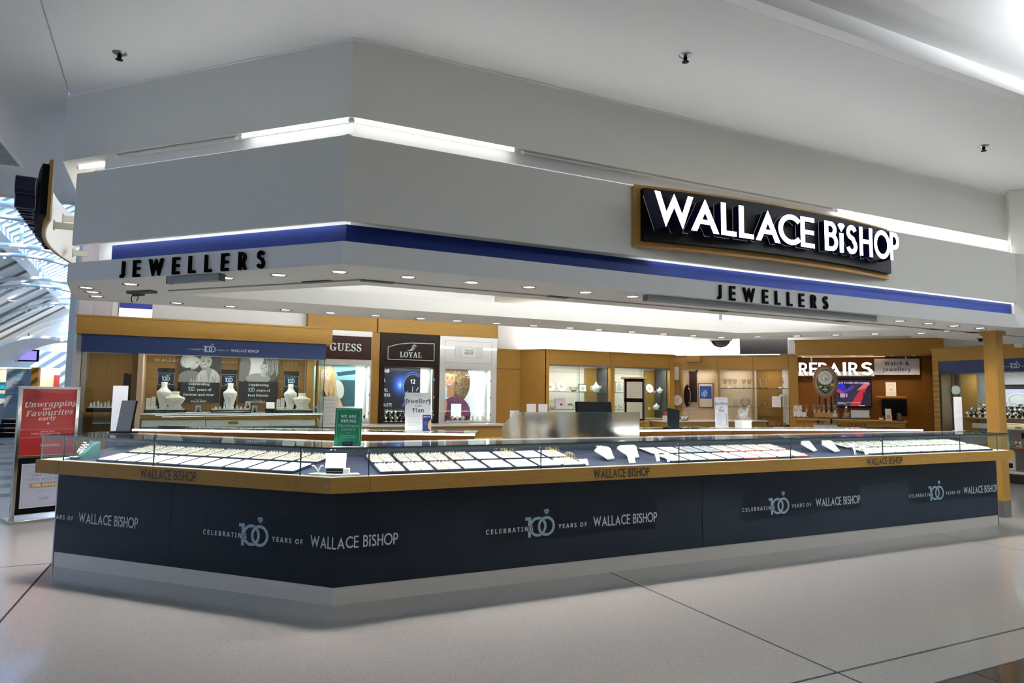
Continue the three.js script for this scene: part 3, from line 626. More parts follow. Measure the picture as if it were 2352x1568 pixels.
  obj('end_pane', bx(xEnd.glass - sgn * 0.006, xEnd.glass, CY.trim1, CY.top - 0.01, backZ, zg), M.glass, t);
  obj('pane_edge', bx(xEnd.glass - sgn * 0.008, xEnd.glass + sgn * 0.0005, CY.trim1, CY.top - 0.01, zg - 0.007, zg + 0.0005), M.glassEdgePale, t);
  obj('top_sheet', quad(backZ - 0.012, zg + 0.004, xEnd.glass + sgn * 0.012, CY.top - 0.01, CY.top), M.glass, t);
  obj('top_edge', [quad(zg + 0.004, zg + 0.0055, xEnd.glass + sgn * 0.012, CY.top - 0.0103, CY.top + 0.0003)], M.glassEdge, t);
  obj('top_end_edge', bx(xEnd.glass + sgn * 0.012, xEnd.glass + sgn * 0.0135, CY.top - 0.0103, CY.top + 0.0003, backZ, zg + 0.004), M.glassEdge, t);
  // strip light under the front edge of the top, shining down and back on trays
  const a = cut(zg) + sgn * 0.02, b = xEnd.glass - sgn * 0.03, zl = zg - 0.016;
  obj('light_channel', bx(Math.min(a, b), Math.max(a, b), CY.top - 0.03, CY.top - 0.0105, zl + 0.006, zl + 0.008), M.grey, t);
  obj('strip_light', bx(Math.min(a, b), Math.max(a, b), CY.top - 0.018, CY.top - 0.011, zl - 0.006, zl + 0.006), M.tube, t);
  areaLight(Math.abs(b - a), 0.012, 0xffffff, LIT.caseTube, [(a + b) / 2, CY.top - 0.02, zl - 0.007], [(a + b) / 2, CY.top - 0.3, zl - 0.26], t);
}
const BACKZ = -0.42;
const rightCounter = thing('showcase_counter', 'long navy and oak glass showcase counter facing the front, right of the corner', 'counter', [0, 0, 0], 0);
caseRun(rightCounter, 1, { panel: 7.49, trim: 7.514, glass: 7.496 }, { panel: [3.153], trim: [0.188] }, [0.183, 1.483, 2.786, 4.071, 5.342, 6.593, 7.27], BACKZ);
const leftCounter = thing('showcase_counter', 'shorter navy and oak glass showcase counter on the chamfer, left of the corner', 'counter', [0, 0, 0], -45);
caseRun(leftCounter, -1, { panel: -2.652, trim: -2.68, glass: -2.665 }, { panel: [-1.438], trim: [-0.196, -2.424] }, [-0.189, -1.484, -2.415], BACKZ);
printAt(rightCounter, 1.098, 0.435, 0.0012); printAt(rightCounter, 3.609, 0.445, 0.0012); printAt(rightCounter, 5.925, 0.447, 0.0012);
printAt(leftCounter, -1.13, 0.432, 0.0012, 0, 1.13 / 1.57); printAt(rightCounter, -1.13, 0.432, 0.0012, 1.13 / 1.57, 1);
printAt(leftCounter, -3.33, 0.43, 0.0012, (3.33 - 2.65) / 1.57, 1);
for (const [p, x0, x1] of [[rightCounter, 1.924, 2.465], [rightCounter, 5.055, 5.595], [leftCounter, -1.575, -1.04]]) { const g = new THREE.PlaneGeometry(x1 - x0, (x1 - x0) * 0.156); g.translate((x0 + x1) / 2, 0.811, 0.1735); obj('trim_lettering', g, trimWordMat, p); }
{
  const k = thing('key_lock', 'small round steel lock on the oak trim at the counter corner', 'lock', [-0.093, 0.815, 0.1735], -22.5);
  obj('barrel', (() => { const g = new THREE.CylinderGeometry(0.011, 0.011, 0.008, 20); g.rotateX(Math.PI / 2); return g; })(), M.steel, k);
  obj('keyhole', [bx(-0.002, 0.002, -0.005, 0.005, 0.004, 0.0046)], M.black, k);
}
// ---------- jewellery trays ----------
const ringGeoA = (() => { const g = new THREE.TorusGeometry(0.0062, 0.0014, 4, 9); g.translate(0, 0.004, 0); return g; })();
const gemGeo = new THREE.OctahedronGeometry(0.0028); gemGeo.translate(0, 0.0115, 0);
const BEDTILT = Math.atan2(0.078, 0.515);
function trayPrototype(kind, W, Dp) {                 // base at its front edge, lying on the bed; x along the counter, z towards the customer
  const t = new THREE.Group();
  obj('tray_base', [bx(-W / 2, W / 2, 0, 0.006, -Dp, 0, 0.002)], kind.base, t);
  obj('rim', [bx(-W / 2, W / 2, 0.006, 0.014, -Dp, -Dp + 0.006), bx(-W / 2, W / 2, 0.006, 0.014, -0.006, 0), bx(-W / 2, -W / 2 + 0.006, 0.006, 0.014, -Dp + 0.006, -0.006), bx(W / 2 - 0.006, W / 2, 0.006, 0.014, -Dp + 0.006, -0.006)], kind.base, t);
  const silver = [], gold = [], tags = [];
  const nx = kind.nx, nz = kind.nz, gx = 0.013, gz = kind.gz ?? 0.012, w = (W - gx * (nx + 1)) / nx, d = (Dp - gz * (nz + 1)) / nz;
  for (let i = 0; i < nx; i++) for (let k = 0; k < nz; k++) {
    const x = -W / 2 + gx + w / 2 + i * (w + gx), z = -gz - d / 2 - k * (d + gz);
    obj('pad', bx(x - w / 2, x + w / 2, 0.006, 0.017, z - d / 2, z + d / 2, 0.003), kind.pad, t);
    if (kind.fill === 'rings') {
      const c = Math.max(3, Math.round(w / 0.017)), r = Math.max(2, Math.round(d / 0.026));
      for (let a = 0; a < c; a++) for (let b = 0; b < r; b++) {
        if (rnd() < 0.12) continue;
        const px = x - w / 2 + (a + 0.5) * w / c, pz = z - d / 2 + (b + 0.5) * d / r, g = ringGeoA.clone(); g.rotateY(rr(-0.2, 0.2)); g.translate(px, 0.016, pz);
        (rnd() < kind.gold ? gold : silver).push(g);
        if (rnd() < 0.8) silver.push(gemGeo.clone().translate(px, 0.016, pz));
      }
      for (let a = 0; a < c; a += 2) tags.push(bx(x - w / 2 + (a + 0.6) * w / c - 0.004, x - w / 2 + (a + 0.6) * w / c + 0.004, 0.016, 0.0235, z - d / 2 + 0.001, z - d / 2 + 0.003));
    } else if (kind.fill === 'chains') {
      const c = Math.round(w / 0.012);
      for (let a = 0; a < c; a++) { const px = x - w / 2 + (a + 0.5) * w / c, l = d * rr(0.8, 0.96), g = rod([px, 0.0175, z - d / 2 + 0.004], [px + rr(-0.001, 0.001), 0.0175, z - d / 2 + l], 0.0008, 4); (rnd() < kind.gold ? gold : silver).push(g); }
    } else if (kind.fill === 'loop') {
      for (let a = 0; a < 1; a++) { const g = new THREE.TorusGeometry(w * 0.32, 0.0022, 5, 30); g.rotateX(Math.PI / 2); g.scale(1, 1, d / w * 1.02); g.translate(x, 0.019, z); (kind.gold > 0.5 ? gold : silver).push(g); }
    } else if (kind.fill === 'bangles') {
      for (let a = 0; a < 6; a++) { const g = new THREE.TorusGeometry(rr(0.022, 0.03), 0.0015, 5, 20); g.rotateY(rr(-0.4, 0.4)); g.translate(x + rr(-w / 2.6, w / 2.6), 0.04, z + rr(-d / 2.6, d / 2.6)); (rnd() < kind.gold ? gold : silver).push(g); }
    } else if (kind.fill === 'earrings') {
      const c = Math.round(w / 0.02), r = Math.round(d / 0.024);
      for (let a = 0; a < c; a++) for (let b = 0; b < r; b++) { const g = new THREE.OctahedronGeometry(rr(0.003, 0.005)); g.translate(x - w / 2 + (a + 0.5) * w / c, 0.02, z - d / 2 + (b + 0.5) * d / r); (rnd() < kind.gold ? gold : silver).push(g); }
    }
  }
  for (const [list, n, m] of [[silver, 'silver_pieces', M.jewelSilver], [gold, 'gold_pieces', M.jewelGold], [tags, 'price_tags', M.paper]]) if (list.length) obj(n, list, m, t).userData.kind = 'stuff';
  return t;
}
const TW = 0.205, TD = 0.228;
const KIND = {
  rings: { base: M.navyLeather, pad: M.cream, nx: 2, nz: 2, fill: 'rings', gold: 0.16, words: 'four cream pads of rings' },
  gold: { base: M.navyLeather, pad: M.cream, nx: 2, nz: 2, fill: 'rings', gold: 0.55, words: 'four cream pads of gold rings' },
  chains: { base: M.navyLeather, pad: M.padWhite, nx: 1, nz: 1, fill: 'chains', gold: 0.12, words: 'white pad of fine chains' },
  loop: { base: M.navyLeather, pad: M.cream, nx: 1, nz: 1, fill: 'loop', gold: 0.3, words: 'single necklace on cream pad' },
  bangles: { base: M.navyLeather, pad: M.padWhite, nx: 1, nz: 2, fill: 'bangles', gold: 0.7, words: 'standing gold hoops on white' },
  red: { base: M.red, pad: M.padWhite, nx: 1, nz: 3, gz: 0.016, fill: 'rings', gold: 0.2, words: 'red-edged white ring pads' },
  grey: { base: M.navyLeather, pad: mat({ color: 0xaab4c2 }), nx: 2, nz: 3, fill: 'earrings', gold: 0.2, words: 'grey pads of earrings' },
  white: { base: M.navyLeather, pad: M.padWhite, nx: 2, nz: 2, fill: 'rings', gold: 0.15, words: 'four white pads of rings' },
  plain: { base: M.navyLeather, pad: M.padWhite, nx: 1, nz: 1, fill: 'earrings', gold: 0.3, words: 'wide white pad of studs' },
};
const trayProto = {};
function layTray(kind, turn, x, row, where, first = {}) {
  const zf = row === 0 ? 0.118 : 0.118 - 0.262, y = CY.trim1 + 0.006 + (0.125 - zf) * Math.tan(BEDTILT);
  const label = `tray, ${KIND[kind].words}, ${where}`, pos = inFrame(turn, x, y, zf);
  let t;
  if (!trayProto[kind]) { const inner = trayProto[kind] = trayPrototype(KIND[kind], TW - 0.012, TD); t = inner; t.name = numbered('jewellery_tray'); scene.add(t); tag(t, label, 'tray', 'jewellery trays in the front showcase'); t.rotation.order = 'YXZ'; t.position.set(...pos); t.rotation.set(BEDTILT, turn * D, 0); } else { t = copyOf(trayProto[kind], label, pos, turn); t.rotation.order = 'YXZ'; t.rotation.set(BEDTILT, turn * D, 0); }
  return t;
}
{
  const rowWord = ['front row', 'back row'];
  // left run: chains in front, ring pads behind
  for (let i = 0; i < 9; i++) for (const row of [0, 1]) { const x = -0.36 - i * TW - (row ? 0.0 : 0); layTray(row ? (i % 3 === 2 ? 'gold' : 'rings') : 'chains', -45, x, row, `${rowWord[row]} of left case, ${ORD[i]} from the corner`); }
  // right run
  const plan = []; let n = 0;
  for (let x = 0.36; x < 7.25; x += TW) {
    n++;
    if ((x > 1.98 && x < 2.62) || (x > 4.42 && x < 5.1)) continue;
    let a, b;
    if (x < 1.15) { a = n === 4 ? 'plain' : n % 3 === 0 ? 'gold' : 'rings'; b = 'rings'; } else if (x < 2.0) { a = ['bangles', 'plain', 'chains', 'plain'][n % 4]; b = n % 2 ? 'chains' : 'bangles'; } else if (x < 3.2) { a = 'loop'; b = 'loop'; } else if (x < 3.45) { a = 'loop'; b = 'grey'; } else if (x < 4.3) { a = n % 4 === 3 ? 'white' : 'red'; b = 'red'; } else { a = 'white'; b = n % 4 ? 'white' : 'rings'; }
    plan.push([x, a, b]);
  }
  plan.forEach(([x, a, b], i) => { layTray(a, 0, x, 0, `front row of long case, ${ORD[i]} from the corner`); layTray(b, 0, x, 1, `back row of long case, ${ORD[i]} from the corner`); });
}
// ---------- busts, ramps and stands among trays ----------
const bustGeo = (() => { const g = lathe([[0.0, 0.0], [0.04, 0.0], [0.043, 0.01], [0.054, 0.05], [0.074, 0.1], [0.088, 0.138], [0.082, 0.157], [0.054, 0.174], [0.037, 0.19], [0.033, 0.215], [0.037, 0.24], [0.0, 0.243]], 28, [0, 0, 0], 1, 0.5); return g; })();
const bustPend = (() => { const pts = []; for (let i = 0; i <= 16; i++) { const a = Math.PI * i / 16; pts.push([0.05 * Math.cos(a), 0.185 - 0.075 * Math.sin(a), 0.018 + 0.03 * Math.sin(a)]); } return tube(pts, 0.0015, 40, 5); })();
let bustProto;
function bust(label, pos, turn, size, m = M.porcelain, lean = -0.15, group) {
  const t = thing('necklace_bust', label, 'display bust', pos, turn, group);
  const inner = obj('bust', bustGeo, m, t); inner.rotation.x = lean; inner.scale.set(size * 1.5, size, size);
  const n = obj('necklace', [bustPend], M.silver, t); n.rotation.x = lean; n.scale.set(size * 1.3, size, size);
  const d = obj('pendant', new THREE.OctahedronGeometry(0.006), M.silver, t); d.position.set(0, 0.108 * size, (0.05 + 0.02) * size); d.scale.setScalar(size);
  return t;
}
const cy = CY.trim1 + 0.004;
for (const [x, z, tn, s, l] of [[2.22, -0.08, 18, 0.78, 'large white necklace bust in the long showcase above its first gold lettering, left of two'], [2.47, -0.1, 8, 0.85, 'large white necklace bust in the long showcase above its first lettering, right of two'], [4.63, -0.12, 20, 0.8, 'white necklace bust left of two beside the second trim lettering'], [4.87, -0.06, 14, 0.85, 'white necklace bust right of two beside the second trim lettering']])
  bust(l.replace('gold ', ''), [x, cy + (0.125 - z) * 0.15 + 0.004, z + 0.06], tn, s, M.porcelain, -0.92);
function ramp(label, x, z, w, h, d, turn, m = M.padWhite) {       // curved card that rises and bends over: bracelet ramp
  const t = thing('bracelet_ramp', label, 'display stand', [x, cy + Math.max(0, (0.12 - z)) * 0.15, z], turn);
  const P = []; for (let i = 0; i <= 14; i++) { const a = i / 14; P.push([d * (a - 0.5) * -2 * 0.5 + d * 0.5 * Math.sin(a * 3.1) * 0.3, h * Math.sin(Math.min(1, a * 1.25) * Math.PI / 2)]); }
  const s = new THREE.Shape([...P.map(([a, b]) => new THREE.Vector2(a, b)), ...P.slice().reverse().map(([a, b]) => new THREE.Vector2(a - 0.006, b - 0.004))]);
  const g = new THREE.ExtrudeGeometry(s, { depth: w, bevelEnabled: false }); g.translate(0, 0, -w / 2); g.rotateY(Math.PI / 2 * -1);
  obj('card', metres(g), m, t);
  obj('bracelet', (() => { const b = new THREE.TorusGeometry(w * 0.52, 0.002, 5, 24); b.scale(1, 1.1, 0.5); b.rotateX(0.9); b.translate(0, h * 0.62, 0.01); return b; })(), M.silver, t);
  return t;
}
for (const [x, z, w, h, d, tn, l] of [[2.34, 0.05, 0.07, 0.085, 0.1, 10, 'white bracelet ramp in front of the two busts, left one'], [2.62, 0.03, 0.05, 0.1, 0.08, 20, 'tall white bracelet ramp right of the two busts'], [2.72, 0.06, 0.055, 0.075, 0.09, 5, 'low white bracelet ramp beside the tall one'], [1.66, 0.06, 0.07, 0.04, 0.07, 0, 'low white ramp in front of the standing hoops, left one'], [1.78, 0.06, 0.07, 0.04, 0.07, 0, 'low white ramp in front of the standing hoops, middle one'], [1.9, 0.06, 0.07, 0.04, 0.07, 0, 'low white ramp in front of the standing hoops, right one'], [5.0, 0.06, 0.05, 0.1, 0.07, 25, 'slim white cross-shaped ring ramp right of the far busts'], [5.16, 0.07, 0.05, 0.07, 0.07, 0, 'small curled white ramp right of the far busts']]) ramp(l, x, z, w, h, d, tn);
for (const [x, l] of [[4.98, 'dark open cuff bangle lying in front of the far busts'], [5.12, 'dark open cuff bangle right of the far busts']]) { const t = thing('cuff_bangle', l, 'bangle', [x, cy + 0.028, 0.09]); obj('cuff', (() => { const g = new THREE.TorusGeometry(0.03, 0.004, 8, 28, 4.6); g.rotateZ(-0.75); g.rotateX(-0.35); return g; })(), M.blackGloss, t); }
{ // corner of the case
  const Tc = -22.5, at = (x, z) => inFrame(Tc, x, cy - 0.001, z);
  const p = thing('white_plinth', 'low white plinth filling the corner of the showcase', 'plinth', at(0, 0.0), Tc);
  obj('slab', prism([[-0.17, 0.075], [-0.05, 0.12], [0.05, 0.12], [0.17, 0.075], [0.13, -0.02], [-0.13, -0.02]], 0, 0.012), M.padWhite, p);
  const r = thing('black_riser', 'small black display riser on the corner plinth', 'riser', [at(0.0, 0.055)[0], cy + 0.012, at(0.0, 0.055)[2]], Tc);
  obj('block', bx(-0.055, 0.055, 0, 0.032, -0.022, 0.022, 0.002), M.black, r); obj('white_end', bx(0.056, 0.095, 0, 0.034, -0.022, 0.022, 0.003), M.padWhite, r); obj('chrome_strip', bx(-0.05, 0.05, 0.012, 0.016, 0.022, 0.024), M.chrome, r);
  const b = thing('white_card_sign', 'blank white card sign standing on the black riser', 'sign card', [at(0.0, 0.05)[0], cy + 0.0445, at(0.0, 0.05)[2]], Tc);
  const cardT = canvasTex(256, 192, (c) => { c.fillStyle = '#f4f3f0'; c.fillRect(0, 0, 256, 192); text(c, 'Gifts', 128, 84, '26px serif', '#b9a9a0'); greek(c, 96, 98, 64, 1, 6, '#cfc4bc', 2); });
  const g = obj('card', (() => { const q = bx(-0.068, 0.068, 0, 0.1, -0.004, 0, 0.002); q.rotateX(-0.18); return q; })(), M.paper, b);
  obj('print', (() => { const q = new THREE.PlaneGeometry(0.13, 0.096); q.translate(0, 0.05, 0.001); q.rotateX(-0.18); return q; })(), mat({ map: cardT, roughness: 0.7 }), g);
  const y = thing('forked_stand', 'small white forked ring stand on the corner plinth, left of the riser', 'display stand', [at(-0.105, 0.085)[0], cy + 0.012, at(-0.105, 0.085)[2]], Tc);
  obj('fork', [rod([0, 0, 0], [0, 0.02, 0], 0.007), tube([[0, 0.014, 0], [-0.014, 0.034, 0], [-0.032, 0.052, 0], [-0.042, 0.05, 0.002]], 0.0065, 12, 8), tube([[0, 0.014, 0], [0.01, 0.036, 0], [0.022, 0.05, 0], [0.034, 0.052, 0.002]], 0.0065, 12, 8)], M.padWhite, y);
  obj('foot', lathe([[0, 0.004], [0.018, 0.003], [0.02, 0], [0, 0]], 18), M.padWhite, y);
}
// left end of the left case: green necklace ramps, ring blocks
for (const [x, z, s, l] of [[-2.28, 0.03, 1, 'dark green ramp with pearl strand at left end of case, front one'], [-2.42, -0.06, 1.05, 'dark green ramp with pearl strand at left end of case, rear one']]) {
  const t = thing('necklace_ramp', l, 'display stand', inFrame(-45, x, cy, z), -68);
  const P = [[-0.06, 0], [0.06, 0], [0.06, 0.03], [-0.02, 0.125], [-0.06, 0.135]];
  const g = new THREE.ExtrudeGeometry(new THREE.Shape(P.map(([a, b]) => new THREE.Vector2(-a * s, b * s))), { depth: 0.07 * s, bevelEnabled: true, bevelSize: 0.003, bevelThickness: 0.003, bevelSegments: 1 }); g.translate(0, 0, -0.035); g.rotateY(Math.PI / 2);
  obj('ramp', metres(g), M.green, t);
  obj('pearl_strand', Array.from({ length: 13 }, (_, i) => { const a = i / 12 * Math.PI, q = new THREE.IcosahedronGeometry(0.0062 * s, 1); q.translate(0.024 * s * Math.cos(a), (0.118 - 0.07 * Math.sin(a)) * s, (0.022 + 0.044 * Math.sin(a)) * s); return q; }), M.porcelain, t);
}
{ const t = thing('black_ring_block', 'small black block in front of the green ramps', 'riser', inFrame(-45, -2.36, cy, 0.085), -45); obj('block', bx(-0.04, 0.04, 0, 0.02, -0.02, 0.02, 0.002), M.black, t); obj('lid', bx(-0.04, 0.04, 0.021, 0.026, -0.02, 0.02, 0.001), M.porcelain, t); }

// ---------- rear counters of the sales ring, their staff side towards us ----------
function rearCounter(label, from, to, depth, nSeams, bars = true) {     // from and to: [x, z] of the staff-side edge
  const L = Math.hypot(to[0] - from[0], to[1] - from[1]), turn = Math.atan2(-(to[1] - from[1]), to[0] - from[0]) / D;
  const t = thing('rear_counter', label, 'counter', [from[0], 0, from[1]], turn, undefined);
  obj('plinth', bx(0.02, L - 0.02, 0, 0.1, -depth + 0.04, -0.04), M.kicker, t);
  for (let i = 0; i < nSeams; i++) obj('oak_panel', bx(L * i / nSeams + 0.002, L * (i + 1) / nSeams - 0.002, 0.1, 1.034, -0.02, 0, 0.002), M.oakDark, t);
  obj('carcass', bx(0, L, 0.1, 0.8, -depth, -0.02), M.oakDark, t);
  obj('case_floor', bx(0, L, 0.86, 0.88, -depth + 0.01, -0.02), M.padWhite, t);
  if (bars) { obj('light_bar', bx(0, L, 1.036, 1.053, -0.014, -0.002), M.tubeStrong, t); }
  obj('rear_pane', bx(0, L, 0.8, 1.048, -depth, -depth + 0.006), M.glass, t);
  obj('top_sheet', bx(0, L, 1.046, 1.056, -depth, -0.03), M.glass, t);
  obj('top_edge', bx(0, L, 1.0455, 1.0565, -depth - 0.002, -depth), M.glassEdge, t);
  areaLight(L * 0.95, 0.02, 0xffffff, LIT.caseTube * 0.4, [L / 2, 1.02, -0.05], [L / 2, 0.6, -0.35], t);
  return [t, L, turn];
}
rearCounter('rear oak counter with a glowing white edge, behind the left showcase', [-1.5, -2.69], [1.47, -1.165], 0.55, 5);
rearCounter('rear oak counter with a glowing white edge, in the middle right of the computer', [3.1, -1.43], [4.86, -1.43], 0.55, 3);
rearCounter('rear oak counter with a glowing white edge, slanting forward at the right', [4.87, -1.43], [7.42, -0.79], 0.55, 4);
// pads and pieces in the rear cases
for (let i = 0; i < 7; i++) { const k = 0.1 + 0.8 * i / 6, x = -1.5 + 2.97 * k, z = -2.69 + 1.525 * k; const p = [x - 0.26 * 0.46, 0.9, z - 0.26 * 0.887]; const t = copyOf(trayProto.white, `ring tray with white pads inside the rear left counter, ${ORD[i]} from its left end`, p, -27.2, 'ring trays in the rear counters'); void t; }
for (let i = 0; i < 6; i++) copyOf(trayProto.white, `ring tray with white pads inside the rear middle counter, ${ORD[i]} from its left end`, [3.3 + i * 0.27, 0.9, -1.6], 0, 'ring trays in the rear counters');
// ---------- the till desk with its frosted screen ----------
{
  const t = thing('till_desk', 'oak till desk behind the front showcase, carrying the computer', 'desk', [0, 0, 0]);
  obj('desk_top', bx(1.46, 3.06, 0.975, 1.0, -1.42, -0.72, 0.004), M.oak, t);
  obj('side_panel', bx(1.5, 1.53, 0, 0.975, -1.38, -0.76), M.oak, t); obj('side_panel', bx(3.0, 3.03, 0, 0.975, -1.38, -0.76), M.oak, t); obj('front_panel', bx(1.53, 3.0, 0.05, 0.975, -0.8, -0.78), M.oakDark, t);
  const s = thing('privacy_screen', 'frosted glass screen standing round the till desk', 'screen', [0, 1.0, 0]);
  const front = new THREE.ExtrudeGeometry(new THREE.Shape([[1.79, 0], [3.035, 0], [3.035, 0.266], [1.79, 0.266]].map(([a, b]) => new THREE.Vector2(a, b))), { depth: 0.004, bevelEnabled: false }); front.translate(0, 0, -0.752);
  obj('front_pane', metres(front), M.frost, s);
  const left = new THREE.ExtrudeGeometry(new THREE.Shape([[1.566, 0], [1.785, 0], [1.785, 0.266], [1.69, 0.266], [1.566, 0.144]].map(([a, b]) => new THREE.Vector2(a, b))), { depth: 0.004, bevelEnabled: false }); left.translate(0, 0, -0.757);
  obj('corner_pane', metres(left), M.frost, s);
  obj('pane_edge', [bx(3.035, 3.038, 0, 0.266, -0.753, -0.747), bx(1.786, 1.789, 0, 0.266, -0.756, -0.749)], M.glassEdgePale, s);
  obj('top_edge', bx(1.69, 3.038, 0.266, 0.2675, -0.753, -0.747), M.glassEdgePale, s);
  const m = thing('monitor', 'black computer monitor rising above the frosted screen at the till', 'monitor', [2.725, 1.0, -1.06], 0);
  const pan = new THREE.Group(); pan.name = 'display'; pan.position.set(0, 0.2, 0); pan.rotation.x = -0.12; m.add(pan);
  obj('bezel', [bx(-0.208, 0.208, -0.155, 0.165, -0.035, -0.004, 0.006)], M.black, pan); obj('screen_glass', bx(-0.19, 0.19, -0.13, 0.147, -0.004, -0.002), M.blackGloss, pan);
  obj('stand_neck', bx(-0.03, 0.03, 0.012, 0.1, -0.045, -0.015, 0.004), M.black, m); obj('stand_foot', bx(-0.12, 0.12, 0, 0.012, -0.1, 0.07, 0.004), M.black, m);
  const kb = thing('keyboard', 'black keyboard in front of the till monitor, blurred by the screen', 'keyboard', [2.72, 1.0, -0.88]);
  obj('body', bx(-0.2, 0.2, 0, 0.014, -0.06, 0.06, 0.003), M.black, kb); obj('keys', Array.from({ length: 48 }, (_, i) => bx(-0.185 + (i % 12) * 0.031, -0.185 + (i % 12) * 0.031 + 0.024, 0.014, 0.019, -0.05 + Math.floor(i / 12) * 0.026, -0.05 + Math.floor(i / 12) * 0.026 + 0.02)), M.greyDark, kb).userData.kind = 'stuff';
  for (const [x, h, w, z, l, inset] of [[1.895, 0.27, 0.095, -1.2, 'shortest clear brochure holder at the left of the till', 0], [2.053, 0.335, 0.1, -1.15, 'tall grey brochure holder at the till, left of a pair', 1], [2.18, 0.335, 0.1, -1.15, 'tall grey brochure holder at the till, right of a pair', 1]]) {
    const b = thing('brochure_holder', l, 'brochure holder', [x, 1.0, z]);
    obj('back', bx(-w / 2, w / 2, 0.004, h, -0.006, 0, 0.001), M.acrylic, b); obj('base', bx(-w / 2, w / 2, 0, 0.004, -0.05, 0.06), M.acrylic, b);
    obj('leaflets', bx(-w / 2 + 0.006, w / 2 - 0.006, 0.006, h * 0.72, 0.002, 0.028), inset ? M.grey : M.paper, b); obj('pocket', bx(-w / 2, w / 2, 0.004, h * 0.45, 0.03, 0.033), M.acrylic, b);
  }
  const sheet = thing('notice_sheet', 'printed notice sheet leaning behind the frosted screen', 'notice', [2.424, 1.0, -1.15]);
  obj('board', (() => { const q = bx(-0.075, 0.075, 0, 0.25, -0.004, 0); q.rotateX(-0.12); return q; })(), M.grey, sheet); obj('print', sheetAt(new THREE.PlaneGeometry(0.146, 0.24), 0, 0, [0, 0.125, 0.001]).rotateX(-0.12), mat({ map: canvasTex(192, 320, (c) => { c.fillStyle = '#c9d2d4'; c.fillRect(0, 0, 192, 320); greek(c, 20, 50, 150, 16, 15, '#8b989c', 4); }) }), sheet);
  const cup = thing('pen_pot', 'dark square pen pot beside the notice sheet at the till', 'pen pot', [2.275, 1.0, -1.12]);
  obj('pot', bx(-0.05, 0.05, 0, 0.09, -0.05, 0.05, 0.004), M.black, cup); for (let i = 0; i < 4; i++) obj('pen', rod([rr(-0.03, 0.03), 0.05, rr(-0.03, 0.03)], [rr(-0.045, 0.045), 0.15, rr(-0.03, 0.03)], 0.004, 6), [M.red, M.black, M.navyBlue, M.greyDark][i], cup);
  const ph = thing('phone', 'dark desk telephone behind the right half of the frosted screen', 'telephone', [2.95, 1.0, -1.18]);
  obj('body', (() => { const q = bx(-0.08, 0.08, 0, 0.05, -0.1, 0.1, 0.01); q.rotateX(0.25); q.translate(0, 0.02, 0); return q; })(), M.greyDark, ph); obj('handset', tube([[-0.06, 0.07, -0.09], [-0.065, 0.1, -0.04], [-0.065, 0.1, 0.04], [-0.06, 0.075, 0.09]], 0.016, 16, 8), M.black, ph);
  const cb = thing('cable', 'black computer cable looping over the till desk', 'cable', [2.72, 1.004, -1.0]); obj('lead', tube([[-0.2, 0, 0.05], [-0.1, 0.02, 0.09], [0.05, 0.01, 0.08], [0.15, 0.03, 0.04], [0.26, 0, 0.02]], 0.004, 30, 6), M.black, cb);
}
// ---------- signs, mirrors and stands on the counters ----------
const scriptFont = (px) => `italic bold ${px}px serif`;
function holderSign(name, label, w, h, pos, turn, tex, lean = 0, extra) {
  const t = thing(name, label, 'sign', pos, turn);
  const b = obj('panel', (() => { const q = bx(-w / 2, w / 2, 0.004, h, -0.005, 0, 0.001); q.rotateX(-lean); return q; })(), M.acrylic, t);
  obj('print', (() => { const q = new THREE.PlaneGeometry(w * 0.985, h * 0.985); q.translate(0, h / 2 + 0.002, 0.0012); q.rotateX(-lean); return q; })(), mat({ map: tex, roughness: 0.35 }), b);
  obj('foot', bx(-w / 2, w / 2, 0, 0.004, -0.05, 0.05, 0.001), M.acrylic, t);
  if (extra) extra(t);
  return t;
}
const hiring = canvasTex(384, 544, (c, w, h) => {
  c.fillStyle = '#169468'; c.fillRect(0, 0, w, h); c.strokeStyle = '#cfeadd'; c.lineWidth = 4; c.strokeRect(26, 22, w - 52, h - 44);
  text(c, 'WE ARE', w / 2, 142, 'bold 60px sans-serif', '#fff', 'center', 2); text(c, 'HIRING', w / 2, 208, 'bold 60px sans-serif', '#fff', 'center', 2);
  text(c, 'Christmas', w / 2, 272, 'italic 52px serif', '#e6f5ec', 'center', 6); text(c, 'casuals', w / 2, 322, 'italic 48px serif', '#e6f5ec', 'center', 6);
  c.fillStyle = '#fff'; c.fillRect(150, 356, 84, 2); c.beginPath(); c.arc(w / 2, 357, 6, 0, 7); c.fill();
  text(c, 'Ask us how you can join', w / 2, 404, '20px sans-serif', '#cfeadd'); text(c, 'the Wallace Bishop team', w / 2, 430, '20px sans-serif', '#cfeadd');
  c.fillStyle = '#101b3c'; c.fillRect(w / 2 - 72, h - 58, 144, 58); drawFut(c, 'WALLACE BiSHOP', w / 2 - 56, h - 26, 16, 112, '#d7dde8');
});
holderSign('hiring_sign', 'green hiring sign standing on the glass at the counter corner', 0.182, 0.256, [0.055, CY.top, 0.05], -22.5, hiring, 0.06);
